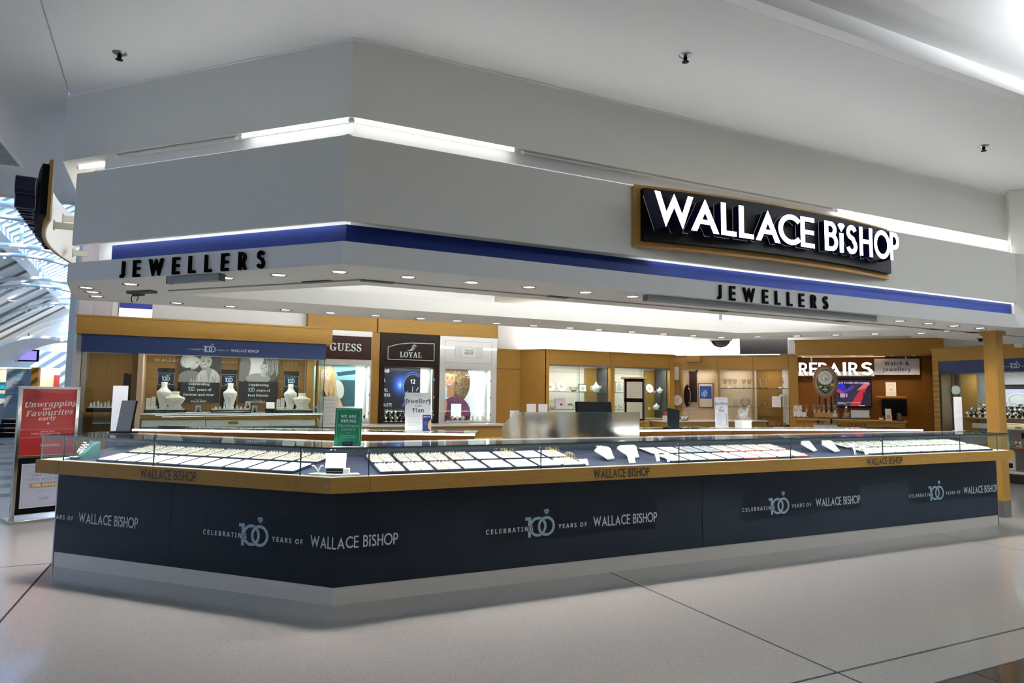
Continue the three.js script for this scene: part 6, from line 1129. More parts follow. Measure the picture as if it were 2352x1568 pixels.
// ---------- slanting wall: glassware shelves ----------
const W45 = (u, y, c) => inFrame(-45, u, y, -c * 0.70711);
{
  const t = thing('shelf_unit', 'oak wall unit with glass shelves of crystal on the slanting back wall', 'shelf unit', W45(0, 0, 17.0), -45);
  const N = [1.1, 1.955, 2.71, 3.46];
  obj('cornice', bx(0.95, 3.64, 2.385, 2.41, -0.42, 0.02, 0.002), M.oak, t);
  for (let i = 0; i < 3; i++) { obj('header_panel', bx(N[i] + 0.012, N[i + 1] - 0.012, 2.083, 2.383, -0.05, 0, 0.003), M.oak, t); }
  for (const u of [1.1, 1.955, 2.71]) obj('post', bx(u - 0.011, u + 0.022, 0, 2.385, -0.35, -0.01, 0.002, 'v'), M.oak, t);
  obj('wide_post', bx(3.46, 3.64, 0, 2.385, -0.3, 0.012, 0.003, 'v'), M.oak, t); obj('left_panel', bx(0.96, 1.088, 0, 2.385, -0.3, -0.02, 0, 'v'), M.oak, t);
  obj('canopy_box', bx(1.26, 1.56, 2.25, 2.384, 0.001, 0.12, 0.003), M.oak, t);
  obj('back_board', bx(1.1, 1.955, 0.1, 2.083, -0.36, -0.34), mat({ color: 0xd9c6a6 }), t); obj('back_board', bx(1.977, 2.71, 0.1, 2.083, -0.36, -0.34), mat({ color: 0xdccbae }), t); obj('back_board', bx(2.732, 3.46, 0.1, 2.083, -0.36, -0.34, 0, 'v'), M.oak, t);
  obj('white_side', bx(3.33, 3.455, 0.85, 2.083, -0.33, -0.3), M.white, t); obj('white_side', bx(2.735, 2.78, 0.85, 2.083, -0.33, -0.3), M.white, t);
  for (let i = 0; i < 6; i++) obj('slat_groove', bx(1.13, 1.45, 0.95 + i * 0.09, 0.954 + i * 0.09, -0.339, -0.337), M.greyDark, t);
  for (const [a, b] of [[1.977, 2.71], [2.732, 3.46]]) for (const y of [1.648, 1.224, 0.8]) { obj('glass_shelf', bx(a, b, y, y + 0.01, -0.33, -0.03), M.glass, t); obj('shelf_edge', bx(a, b, y - 0.0005, y + 0.0105, -0.03, -0.028), M.glassEdge, t); }
  obj('cupboard_door', bx(2.79, 3.06, 1.03, 1.22, -0.335, -0.31, 0.003), M.oak, t); obj('cupboard_door', bx(3.065, 3.33, 1.03, 1.22, -0.335, -0.31, 0.003), M.oak, t);
  for (const u of [3.02, 3.1]) { const k = obj('knob', new THREE.SphereGeometry(0.012, 10, 8), M.chrome, t); k.position.set(u, 1.07, -0.3); }
  obj('base', bx(1.1, 3.46, 0, 0.79, -0.34, -0.02), M.oak, t);
  for (const [a, b] of [[1.15, 1.9], [2.0, 2.69], [2.76, 3.4]]) { obj('strip_light', bx(a + 0.2, b - 0.2, 2.09, 2.096, -0.08, -0.06), M.tube, t); areaLight(b - a - 0.2, 0.03, 0xfff4e4, LIT.cabinet * 2.6, [(a + b) / 2, 2.086, -0.07], [(a + b) / 2, 0, -0.22], t); }  // unseen strips behind the headers, lighting the crystal shelves
  const gob = (kind) => { const g = new THREE.Group(); const P = { wine: [[0, 0.004], [0.034, 0.002], [0.034, 0.0], [0.036, 0.004], [0.006, 0.012], [0.0045, 0.09], [0.012, 0.1], [0.036, 0.135], [0.04, 0.165], [0.035, 0.2], [0.033, 0.2], [0.037, 0.165], [0.03, 0.135], [0, 0.105]], flute: [[0, 0.004], [0.03, 0.001], [0.032, 0.005], [0.005, 0.012], [0.004, 0.09], [0.014, 0.11], [0.026, 0.19], [0.023, 0.245], [0.021, 0.245], [0.023, 0.19], [0, 0.11]], tumbler: [[0, 0], [0.036, 0], [0.04, 0.005], [0.042, 0.1], [0.039, 0.1], [0.036, 0.015], [0, 0.012]] }[kind]; const m = obj('vessel', lathe(P, 18), M.crystal, g); const cut = []; for (let i = 0; i < 12; i++) { const a = i / 12 * 6.283, r = kind === 'flute' ? 0.0215 : 0.0405, y = kind === 'wine' ? 0.165 : kind === 'flute' ? 0.17 : 0.05; cut.push(new THREE.OctahedronGeometry(0.005).translate(r * Math.cos(a), y, r * Math.sin(a))); } if (kind !== 'flute') obj('cut_pattern', cut, M.crystal, m).userData.kind = 'stuff'; return g; };
  const proto = {};
  const put = (kind, name, label, u, y, c = 17.18, s = 1) => { proto[kind] ??= gob(kind); const g = proto[kind].clone(); g.name = numbered(name); scene.add(g); g.position.set(...W45(u, y, c)); g.scale.setScalar(s); tag(g, label, 'glass', undefined); };
  [2.1, 2.21, 2.32, 2.505, 2.62].forEach((u, i) => put('wine', 'wine_glass', `cut crystal wine glass on the upper shelf, middle bay, ${ORD[i]} from left`, u, 1.66)); [2.86, 2.98].forEach((u, i) => put('wine', 'wine_glass', `tall crystal goblet on the upper shelf, right bay, ${i ? 'right' : 'left'} of two`, u, 1.66, 17.18, 1.12)); [3.21, 3.335].forEach((u, i) => put('flute', 'champagne_flute', `crystal champagne flute on the upper shelf, right bay, ${i ? 'right' : 'left'} one`, u, 1.66)); [2.84, 2.945].forEach((u, i) => put('tumbler', 'tumbler', `cut glass tumbler on the second shelf, right bay, ${i ? 'right' : 'left'} of two`, u, 1.236, 17.15, 1.1));
  const orb = (label, u, y, r, c = 17.15) => { const b = thing('crystal_bowl', label, 'bowl', W45(u, y, c)); obj('vessel', lathe([[0, 0.004], [r * 0.45, 0], [r * 0.8, r * 0.45], [r, r * 0.95], [r * 0.86, r * 1.5], [r * 0.6, r * 1.75], [r * 0.56, r * 1.72], [r * 0.82, r * 1.48], [r * 0.95, r * 0.95], [r * 0.76, r * 0.5], [r * 0.4, 0.016], [0, 0.012]], 28), M.crystal, b); const cuts = []; for (let i = 0; i < 22; i++) for (let k = 0; k < 3; k++) { const a = (i + k * 0.5) / 22 * 6.283, ry = [[0.86, 0.6], [0.985, 0.95], [0.92, 1.3]][k]; cuts.push(new THREE.OctahedronGeometry(r * 0.08).translate(r * ry[0] * Math.cos(a), r * ry[1], r * ry[0] * Math.sin(a))); } obj('cut_pattern', cuts, M.crystal, b).userData.kind = 'stuff'; };
  orb('large cut crystal ball bowl on the second shelf, middle bay', 2.53, 1.236, 0.11); orb('round crystal bowl on the lowest shelf, right bay', 2.915, 0.812, 0.1);
  const vase = thing('crystal_vase', 'straight crystal vase left of the ball bowl', 'vase', W45(2.32, 1.236, 17.18)); obj('vessel', lathe([[0, 0], [0.034, 0], [0.03, 0.03], [0.038, 0.17], [0.035, 0.17], [0.026, 0.03], [0, 0.02]], 18), M.crystal, vase); obj('foot_ring', lathe([[0.03, 0], [0.038, 0.002], [0.036, 0.012], [0.03, 0.012]], 18), M.crystal, vase);
  const bxw = thing('white_box', 'tall white gift box on the second shelf, right bay', 'gift box', W45(3.19, 1.236, 17.12), -45); obj('box', bx(-0.095, 0.09, 0, 0.245, -0.05, 0.05, 0.003), M.padWhite, bxw); obj('lid_line', bx(-0.096, 0.091, 0.18, 0.184, -0.051, 0.051), M.grey, bxw);
  const mirr = thing('silver_frame', 'silver frame with curved scrolls beside the tall white box', 'photo frame', W45(3.3, 1.236, 17.2), -60); obj('frame', bx(-0.05, 0.05, 0, 0.29, -0.012, 0, 0.003), M.silver, mirr); obj('scroll', tube([[0.05, 0.28, 0], [0.1, 0.26, 0.01], [0.08, 0.15, 0.01], [0.12, 0.06, 0.01]], 0.005, 20, 6), M.steel, mirr);
  const bk = thing('brown_box', 'reddish brown leather box on the lowest shelf, right bay', 'box', W45(3.09, 0.812, 17.15), -45); obj('box', bx(-0.07, 0.085, 0, 0.12, -0.05, 0.05, 0.006), M.brown, bk); obj('lid_line', bx(-0.071, 0.086, 0.085, 0.088, -0.051, 0.051), M.black, bk);
  for (const [u, l] of [[3.24, 'left'], [3.34, 'right']]) put('tumbler', 'tumbler', `plain tumbler on the lowest shelf, right bay, ${l} of two`, u, 0.812, 17.15, 1.0);
  for (const [u, y, l] of [[2.19, 1.66, 'under the middle-bay wine glasses'], [3.27, 1.66, 'between the champagne flutes'], [2.6, 1.236, 'before the ball bowl'], [2.95, 0.812, 'before the lowest crystal bowl']]) { const p = thing('price_card', `little white folded price card ${l}`, 'price card', W45(u, y, 17.06), -45); obj('front', (() => { const q = bx(-0.03, 0.03, 0, 0.035, -0.001, 0.001); q.rotateX(-0.35); return q; })(), M.paper, p); obj('back', (() => { const q = bx(-0.03, 0.03, 0, 0.035, -0.001, 0.001); q.rotateX(0.35); q.translate(0, 0, -0.025); return q; })(), M.paper, p); }
  // the first bay: jackets of cases, calendar picture
  framedPrint('calendar_picture', 'framed calendar with a blue swirling picture in the first bay', 'picture', W45(1.655, 1.215, 17.42), -45, 0.3, 0.545, canvasTex(192, 352, (c, w, h) => { c.fillStyle = '#d8cfbd'; c.fillRect(0, 0, w, h); c.fillStyle = '#123e96'; c.fillRect(12, 36, 168, 190); for (let i = 0; i < 200; i++) { c.fillStyle = `rgba(60,130,220,${rnd() * 0.5})`; c.fillRect(12 + rnd() * 164, 36 + rnd() * 186, 3, 3); } c.strokeStyle = '#c4dcff'; for (let i = 0; i < 26; i++) { c.lineWidth = 1 + rnd() * 4; c.beginPath(); c.arc(50 + rnd() * 70, 110 + rnd() * 80, 6 + rnd() * 22, rnd() * 6, rnd() * 6 + 1.5); c.stroke(); } greek(c, 30, 250, 130, 6, 13, '#b0a794', 2); }), M.oakDark, 0.016);
  const cl = thing('clock_case', 'tall dark wooden wall clock hanging in the first bay', 'wall clock', W45(1.375, 1.33, 17.4), -45); obj('case', bx(-0.09, 0.08, 0, 0.68, -0.06, 0.02, 0.01), M.darkWood, cl); obj('crest', bx(-0.1, 0.09, 0.66, 0.72, -0.062, 0.022, 0.01), M.darkWood, cl); obj('finial', new THREE.SphereGeometry(0.03, 12, 10).translate(0.08, 0.73, 0), M.darkWood, cl);
  const sp = thing('hanging_plaque', 'dark oval wooden plaque with a silver edge hanging beside the dark clock', 'plaque', W45(1.235, 1.2, 17.36), -62); obj('oval', lathe([[0, -0.01], [0.12, -0.01], [0.14, 0], [0.12, 0.012], [0, 0.016]], 28, [0, 0, 0], 1, 1).rotateX(Math.PI / 2).scale(0.62, 1.9, 1).translate(0, 0.27, 0), M.darkWood, sp); obj('silver_rim', tube(Array.from({ length: 9 }, (_, i) => { const a = -1.2 + 2.4 * i / 8; return [0.075 * Math.cos(a) + 0.01, 0.27 + 0.2 * Math.sin(a), 0.02]; }), 0.009, 20, 6), M.silver, sp);
  const clockFace = canvasTex(128, 192, (c) => { c.fillStyle = '#eef0f0'; c.fillRect(0, 0, 128, 192); c.strokeStyle = '#333'; c.lineWidth = 4; c.beginPath(); c.moveTo(20, 120); c.lineTo(64, 96); c.lineTo(96, 60); c.stroke(); });
  framedPrint('wall_clock', 'square pale clock with oak frame on the slatted oak end, upper one', 'wall clock', W45(1.02, 1.84, 16.96), -45, 0.11, 0.31, clockFace, M.oak, 0.02);
  const rc2 = thing('wall_clock', 'round white clock on the slatted oak end, lower one', 'wall clock', W45(1.03, 1.36, 16.93), -45); obj('rim', lathe([[0.1, 0], [0.115, 0.006], [0.12, 0.02], [0.105, 0.024]], 32).rotateX(Math.PI / 2), M.steelWhite, rc2); obj('dial', new THREE.CylinderGeometry(0.108, 0.108, 0.012, 32).rotateX(Math.PI / 2), M.paper, rc2); obj('hands', [rod([0, 0, 0.012], [0.03, 0.05, 0.012], 0.003, 6), rod([0, 0, 0.012], [0.02, -0.06, 0.012], 0.003, 6)], M.black, rc2);
}
// ---------- repairs bay ----------
{
  const t = thing('repairs_bay', 'deep oak repairs bay with a lit ceiling on the slanting back wall', 'fitted bay', W45(0, 0, 17.6), -45);
  obj('back_board', bx(3.62, 6.5, 0, 2.37, -0.08, -0.03, 0, 'v'), M.oakDark, t); obj('side_board', bx(3.6, 3.63, 0, 2.37, -0.03, 0.4, 0, 'v'), M.oakDark, t); obj('side_board', bx(6.35, 6.5, 0, 2.37, -0.03, 0.7, 0, 'v'), M.oakDark, t);
  obj('corner_board', bx(6.1, 6.35, 0, 2.34, 0.03, 0.06, 0, 'v'), M.oakDark, t); obj('soffit', bx(3.58, 6.4, 2.37, 2.4, -0.03, 0.69), M.oak, t);
  obj('valance', bx(3.575, 6.37, 2.37, 2.68, 0.69, 0.72, 0.003), M.oak, t); obj('valance_top', bx(3.56, 6.39, 2.68, 2.71, 0.2, 0.74, 0.003), M.oak, t); obj('white_end', bx(3.45, 3.57, 2.41, 2.72, 0.3, 0.7, 0.003), M.white, t);
  obj('light_slot', bx(3.75, 5.4, 2.361, 2.369, 0.12, 0.15), glow(0xffc890, 1.4), t);
  areaLight(1.6, 0.03, 0xffd8a8, 3, [4.6, 2.355, 0.135], [4.6, 0, 0.1], t);
  [3.75, 4.25, 4.75, 5.1, 5.5, 5.9].forEach((u, i) => downlight(...W45(u, 2.3695, 17.6 - 0.42 / 0.70711), `tiny downlight under the repairs bay valance, ${ORD[i]} from the left`, 'downlights of the repairs bay', LIT.down * 0.45, 60, 0xffe9d0, 0.8));
  const rp = thing('repairs_lettering', 'glowing white letters spelling REPAIRS on a clear panel', 'lettering', W45(0, 1.965, 17.5), -45);
  const sp = [[3.685, 3.87], [3.9, 4.06], [4.085, 4.26], [4.27, 4.54], [4.58, 4.635], [4.69, 4.88], [4.94, 5.17]];
  [...'REPAiRS'].forEach((ch, i) => { const [a, b] = sp[i], h = 0.28, c2 = ch === 'i' ? 'I' : ch; const sh = c2 === 'I' ? [new THREE.Shape([[0, 0], [0.06, 0], [0.06, h], [0, h]].map(([x, y]) => new THREE.Vector2(x, y)))] : futShapes(c2, h, (b - a) / (GL[c2][0] * h)); const mk = (d, z) => metres(new THREE.ExtrudeGeometry(sh, { depth: d, bevelEnabled: false }).translate(a, 0, z)); const can = obj('letter_can', mk(0.035, 0), phys({ color: 0x2a2a8c, roughness: 0.3 }), rp); obj('letter_face_light', mk(0.004, 0.0355), M.tube, can); });
  obj('clear_panel', bx(3.66, 5.2, -0.02, 0.08, -0.008, -0.003), M.acrylic, rp);
  areaLight(1.4, 0.22, 0xf4f4ff, 0.8, [4.4, 0.14, 0.045], [4.4, 0.14, 1], rp);
  const wj = thing('hanging_sign', 'white hanging sign reading Watch and Jewellery, right of the glowing letters', 'sign', W45(5.635, 1.972, 17.5), -45);
  obj('board', bx(-0.43, 0.43, 0, 0.352, -0.01, 0, 0.002), mat({ color: 0xd9d5da, roughness: 0.35 }), wj); obj('print', new THREE.PlaneGeometry(0.85, 0.346).translate(0, 0.176, 0.001), mat({ map: canvasTex(640, 260, (c, w) => { c.fillStyle = '#d4d0d6'; c.fillRect(0, 0, w, 260); text(c, 'Watch &', w / 2, 106, 'bold 84px sans-serif', '#1e2c52', 'center', 3); text(c, 'Jewellery', w / 2, 204, 'bold 84px sans-serif', '#1e2c52', 'center', 3); c.fillStyle = '#7a6a50'; for (const x of [76, 556]) { c.beginPath(); c.arc(x, 232, 5, 0, 7); c.fill(); } }), roughness: 0.4 }), wj); obj('hanger', bx(0.16, 0.19, 0.35, 0.43, -0.008, -0.004), M.steelWhite, wj); obj('hanger', bx(-1.7, -1.67, 0.1, 0.43, -0.008, -0.004), M.steelWhite, wj);
  const tvT = canvasTex(384, 288, (c, w, h) => { c.fillStyle = '#231a3a'; c.fillRect(0, 0, w, h); c.fillStyle = '#3c3350'; c.beginPath(); c.moveTo(0, 288); c.lineTo(180, 30); c.lineTo(330, 20); c.lineTo(250, 288); c.fill(); c.fillStyle = '#d8323c'; c.beginPath(); c.moveTo(150, 288); c.lineTo(300, 60); c.lineTo(350, 60); c.lineTo(260, 288); c.fill(); c.fillStyle = '#f07a80'; c.beginPath(); c.moveTo(230, 120); c.lineTo(330, 20); c.lineTo(384, 40); c.lineTo(330, 90); c.fill(); c.fillStyle = '#2c32d8'; c.beginPath(); c.ellipse(66, 84, 50, 44, 0.3, 0, 7); c.fill(); c.fillStyle = '#5450e0'; for (let i = 0; i < 5; i++) c.fillRect(80 + i * 26, 120 - i * 14, 20, 30); c.fillStyle = '#d8403c'; c.beginPath(); c.ellipse(46, 128, 36, 18, 0.4, 0, 7); c.fill(); c.fillStyle = '#cfa6d0'; c.fillRect(50, 150, 54, 46); c.fillRect(112, 150, 18, 40); c.fillStyle = '#2b2238'; c.fillRect(300, 140, 84, 130); text(c, 'ark Profile Movement', 200, 42, 'italic bold 30px serif', '#f4e8f4'); c.fillStyle = '#e9dff0'; for (let i = 0; i < 3; i++) c.fillRect(20 + i * 90, 248, 76, 4); c.fillRect(20, 262, 90, 4); c.fillStyle = '#fff'; c.fillRect(250, 280, 66, 5); });
  const tv = thing('television', 'wall-mounted television showing a red and blue machine picture in the repairs bay', 'television', W45(4.77, 1.25, 17.55), -45); obj('bezel', bx(-0.37, 0.37, 0, 0.64, -0.02, 0.03, 0.004), M.black, tv); obj('screen', new THREE.PlaneGeometry(0.7, 0.57).translate(0, 0.325, 0.031), new THREE.MeshStandardMaterial({ color: 0x111111, map: tvT, emissiveMap: tvT, emissive: 0xffffff, emissiveIntensity: 0.75, roughness: 0.2 }), tv); areaLight(0.7, 0.57, 0xb08cff, 0.12, [0, 0.325, 0.034], [0, 0.325, 1], tv);
  const d = thing('repairs_desk', 'oak repairs desk with black lettering below the television', 'desk', W45(0, 0, 16.8), -45); obj('top', bx(3.58, 5.69, 0.955, 0.995, -0.45, 0.03, 0.004), M.oak, d); obj('front', bx(3.6, 5.66, 0, 0.953, -0.02, 0, 0.003), M.oak, d); obj('end', bx(5.63, 5.66, 0, 0.953, -0.44, -0.02), M.oakDark, d); const dl = obj('lettering', new THREE.PlaneGeometry(0.62, 0.097), trimWordMat, d); dl.position.set(4.64, 0.885, 0.0012);
  const m = thing('monitor', 'black computer monitor seen from its back on the repairs desk', 'monitor', W45(5.51, 0.995, 17.1), -45); obj('case', bx(-0.235, 0.235, 0.1, 0.455, -0.03, 0.01, 0.008), M.black, m); obj('neck', bx(-0.03, 0.03, 0.012, 0.12, -0.04, -0.02), M.black, m); obj('foot', bx(-0.11, 0.11, 0, 0.012, -0.1, 0.06, 0.003), M.black, m);
  framedPrint('certificate', 'cream certificate leaning above the repairs monitor', 'notice', W45(5.5, 1.512, 17.45), -45, 0.2, 0.3, canvasTex(128, 192, (c) => { c.fillStyle = '#ece6d2'; c.fillRect(0, 0, 128, 192); greek(c, 30, 24, 70, 3, 10, '#a09880', 2); c.fillStyle = '#6b6656'; c.fillRect(52, 96, 26, 5); c.fillRect(48, 106, 32, 3); greek(c, 24, 140, 84, 2, 10, '#a09880', 2); }), null); const lg = thing('wall_ledge', 'narrow oak ledge holding the certificate in the repairs bay', 'ledge', W45(5.5, 1.48, 17.5), -45); obj('board', bx(-0.28, 0.28, 0, 0.03, -0.06, 0.06, 0.003), M.oak, lg); obj('bracket', bx(-0.02, 0.02, -0.04, 0, -0.06, 0.03), M.oakDark, lg);
  const lf = thing('leaflet_card', 'white leaflet card leaning before the repairs monitor', 'leaflet', W45(5.37, 0.995, 16.85), -35); obj('card', bx(-0.06, 0.06, 0, 0.25, -0.004, 0, 0.001).rotateX(-0.15), M.paper, lf); obj('panel', bx(-0.035, 0.035, 0.04, 0.12, 0.0, 0.0012).rotateX(-0.15), mat({ color: 0xd8a8a0 }), lf);
  const mm = thing('counter_mirror', 'small dark tilted mirror at the foot of the repairs monitor', 'mirror', W45(5.58, 0.995, 16.84), -30); obj('glass', bx(-0.04, 0.04, 0, 0.17, -0.006, 0, 0.002).rotateX(-0.3), M.greyDark, mm); obj('foot', bx(-0.05, 0.05, 0, 0.01, -0.08, 0.03), M.black, mm); const dt = thing('desk_calendar', 'small white block calendar at the edge of the repairs desk', 'calendar', W45(5.22, 0.995, 16.82), -45); obj('block', bx(-0.035, 0.035, 0, 0.06, -0.03, 0.03, 0.004), M.paper, dt); obj('base', bx(-0.04, 0.04, 0, 0.012, -0.034, 0.034, 0.002), M.black, dt);
}
// ---------- free-standing glass display with the ornate clock ----------
{
  const t = thing('glass_display', 'glass display shelf on a box in front of the repairs bay', 'display stand', W45(0, 0, 15.5), -45);
  obj('pedestal', bx(3.87, 4.28, 0, 0.9, -0.3, 0.0, 0.003), M.white, t); obj('drawer_band', bx(3.87, 4.28, 0.9, 0.935, -0.3, 0.002), M.grey, t); obj('glass_box', bx(3.87, 4.28, 0.935, 1.045, -0.3, 0.0), M.glass, t); obj('shelf', bx(3.446, 4.742, 1.045, 1.057, -0.32, 0.02), M.glass, t); obj('shelf_edge', bx(3.446, 4.742, 1.0445, 1.0575, 0.02, 0.022), M.glassEdge, t); obj('back_pane', bx(3.87, 4.36, 1.057, 2.1, -0.28, -0.274), M.glass, t);
  const it = thing('orange_card', 'orange and black price ticket inside the glass box of the clock display', 'ticket', W45(4.14, 0.936, 15.6), -45); obj('card', bx(-0.06, 0.06, 0, 0.09, -0.004, 0), mat({ color: 0xe08a50 }), it); obj('stripe', bx(0.02, 0.06, 0, 0.09, 0, 0.001), M.black, it); const dk = thing('dark_ornaments', 'dark figurines inside the glass box of the clock display', 'ornament', W45(3.98, 0.936, 15.6), -45); obj('group', [bx(-0.07, -0.02, 0, 0.06, -0.03, 0.03, 0.01), bx(0, 0.06, 0, 0.05, -0.03, 0.03, 0.01)][0], M.blackGloss, dk); obj('second', bx(0, 0.06, 0, 0.05, -0.03, 0.03, 0.012), M.brown, dk);
  const k = thing('ornate_clock', 'large oval musical wall clock in a brown wooden surround', 'wall clock', W45(4.095, 1.79, 15.72), -45);
  const ov = (rx, ry, z0, z1, m, n) => { const s = new THREE.Shape(); s.absellipse(0, 0, rx, ry, 0, Math.PI * 2); const g = new THREE.ExtrudeGeometry(s, { depth: z1 - z0 - 0.012, bevelEnabled: true, bevelSize: 0.012, bevelThickness: 0.006, bevelSegments: 2, curveSegments: 30 }); g.translate(0, 0, z0 + 0.006); return obj(n, g, m, k); };
  ov(0.22, 0.33, -0.06, 0.0, M.brown, 'wooden_case'); ov(0.168, 0.268, 0.0, 0.018, phys({ color: 0xb8b49c, roughness: 0.3 }), 'inner_plate');
  const cf = canvasTex(384, 576, (c, w, h) => { c.fillStyle = '#4a4a3a'; c.fillRect(0, 0, w, h); for (let i = 0; i < 500; i++) { c.fillStyle = ['#6b6a50', '#3a3a2e', '#8c8766', '#54604c'][i % 4]; c.beginPath(); c.arc(rnd() * w, rnd() * h, 3 + rnd() * 8, 0, 7); c.fill(); } c.fillStyle = '#cfcfca'; c.beginPath(); c.arc(w / 2, 200, 160, 0, 7); c.fill(); for (let i = 0; i < 12; i++) { const a = i / 12 * 6.283; c.fillStyle = '#eceae4'; c.beginPath(); c.arc(w / 2 + 124 * Math.sin(a), 200 - 124 * Math.cos(a), 30, 0, 7); c.fill(); text(c, String(i || 12), w / 2 + 124 * Math.sin(a), 210 - 124 * Math.cos(a), 'bold 26px serif', '#3a3a34'); } c.fillStyle = '#f3f2ee'; c.beginPath(); c.arc(w / 2, 200, 62, 0, 7); c.fill(); c.fillStyle = '#e2cf2a'; c.beginPath(); c.arc(340, 360, 30, 0, 7); c.fill(); c.beginPath(); c.ellipse(80, 410, 40, 16, 0, 0, 7); c.fill(); c.fillStyle = '#2f4a3a'; c.fillRect(30, 330, 70, 34); c.fillStyle = '#16140f'; c.beginPath(); c.arc(w / 2, 460, 74, 0, 7); c.fill(); for (let i = 0; i < 40; i++) { c.fillStyle = ['#d8d4c0', '#b59a4a', '#f0eee4'][i % 3]; const a = rnd() * 6.28, r = rnd() * 62; c.beginPath(); c.arc(w / 2 + Math.cos(a) * r, 460 + Math.sin(a) * r, 3 + rnd() * 9, 0, 7); c.fill(); } });
  const s = new THREE.Shape(); s.absellipse(0, 0, 0.166, 0.266, 0, Math.PI * 2); const fg = new THREE.ShapeGeometry(s, 30); { const p = fg.attributes.position, uv = fg.attributes.uv; for (let i = 0; i < p.count; i++) uv.setXY(i, p.getX(i) / 0.332 + 0.5, p.getY(i) / 0.532 + 0.5); } fg.translate(0, 0, 0.0186); obj('dial', fg, mat({ map: cf, roughness: 0.25 }), k);
  obj('hands', [rod([0, 0.085, 0.024], [0.018, 0.02, 0.024], 0.004, 6), rod([0, 0.085, 0.024], [0.045, 0.035, 0.024], 0.004, 6)], M.black, k); obj('mount', rod([0, -0.34, -0.03], [0, -0.74, -0.03], 0.018, 8), M.darkWood, k);
  for (const dx of [-0.11, 0.11]) obj('mount', rod([dx, -0.28, -0.03], [dx, -0.74, -0.03], 0.012, 8), M.darkWood, k);
  const flP = [[0, 0.004], [0.032, 0.001], [0.034, 0.005], [0.005, 0.012], [0.004, 0.09], [0.012, 0.1], [0.034, 0.15], [0.03, 0.215], [0.028, 0.215], [0.032, 0.15], [0, 0.105]];
  [3.52, 3.62, 3.72, 3.86, 3.95, 4.04, 4.13, 4.24].forEach((u, i) => { const g = thing('wine_glass', `stemmed glass on the glass shelf below the ornate clock, ${ORD[i]} from the left`, 'glass', W45(u, 1.058, i < 3 ? 15.55 : 15.44)); obj('vessel', lathe(flP.map(([a, b]) => [a * 1.1, b * 1.15]), 16), M.crystal, g); obj('gilt_rim', lathe([[0.0315, 0.246], [0.0335, 0.246], [0.0335, 0.249], [0.0315, 0.249]], 16), M.silver, g); });
  const wb = thing('white_box', 'white gift box and lid left of the clock on the glass shelf', 'gift box', W45(3.57, 1.058, 15.7), -50); obj('box', bx(-0.09, 0.07, 0, 0.22, -0.05, 0.0, 0.003), M.padWhite, wb); obj('lid', bx(0.075, 0.15, 0, 0.1, -0.06, 0.02, 0.003), M.porcelain, wb);
  const cb = thing('carton', 'open brown carton under the glasses below the ornate clock', 'box', W45(4.08, 1.058, 15.62), -45); obj('carton', bx(-0.2, 0.22, 0, 0.1, -0.05, 0.0, 0.003), M.cardboard, cb); obj('sticker', bx(0.14, 0.2, 0.02, 0.08, 0, 0.0012), M.paper, cb);
  const dec = thing('decanter', 'crystal decanter at the right of the glass shelf below the clock', 'decanter', W45(4.46, 1.058, 15.6)); obj('vessel', lathe([[0, 0], [0.06, 0], [0.066, 0.01], [0.06, 0.1], [0.03, 0.14], [0.02, 0.18], [0.03, 0.2], [0.025, 0.2], [0.014, 0.18], [0.024, 0.14], [0.052, 0.1], [0.056, 0.02], [0, 0.016]], 18), M.crystal, dec); obj('stopper', lathe([[0, 0.2], [0.014, 0.2], [0.03, 0.24], [0.016, 0.275], [0, 0.28]], 14), M.crystal, dec);
  const fz = thing('photo_frame', 'wide bright silver frame lying against the back of the repairs desk', 'photo frame', W45(4.66, 1.058, 15.8), -45); obj('frame', bx(-0.1, 0.24, 0, 0.16, -0.015, 0, 0.004).rotateX(-0.1), M.silver, fz); obj('inset', bx(-0.08, 0.22, 0.02, 0.14, 0.0, 0.001).rotateX(-0.1), M.steelWhite, fz);
}
// ---------- recess over the glassware: bulkhead and back room ceiling ----------
{
  const w = (u, y, c) => { const p = W45(u, y, c); return [p[0], p[2]]; };
  const g = structGroup('wall_bulkhead'); obj('white_face', prism([w(1.25, 0, 18.06), w(2.42, 0, 18.06), w(2.42, 0, 18.26), w(1.25, 0, 18.26)], 2.42, 2.84), M.white, g);
  const c = structGroup('ceiling_back'); obj('panel', prism([w(0.4, 0, 18.45), w(6, 0, 18.45), w(8, 0, 27), w(-1.5, 0, 27)], 2.9, 3.0), mat({ color: 0xb9b9b6 }), c);
  obj('room_wall', prism([w(-1.5, 0, 27), w(8, 0, 27), w(8, 0, 27.3), w(-1.5, 0, 27.3)], 0, 3), M.plaster, c); obj('room_wall', prism([w(-1.5, 0, 27), w(0.4, 0, 18.45), w(0.3, 0, 18.45), w(-1.6, 0, 27)], 0, 3), M.plaster, c); obj('room_wall', prism([w(8, 0, 27), w(6, 0, 18.45), w(6.1, 0, 18.45), w(8.1, 0, 27)], 0, 3), M.plaster, c);
  downlight(12.85, 2.898, -7.18, 'round downlight in the back room ceiling above the glassware shelves', undefined, 26, 70);
  const v = thing('air_diffuser', 'square air diffuser in the back room ceiling above the glassware shelves', 'vent', [13.9, 2.898, -6.9], 45); for (let i = 0; i < 4; i++) { const k = 0.3 - i * 0.07; obj('ring', [bx(-k, k, -0.02, 0, -k, -k + 0.03), bx(-k, k, -0.02, 0, k - 0.03, k), bx(-k, -k + 0.03, -0.02, 0, -k + 0.03, k - 0.03), bx(k - 0.03, k, -0.02, 0, -k + 0.03, k - 0.03)], M.grey, v).position.y = -i * 0.012; }
}
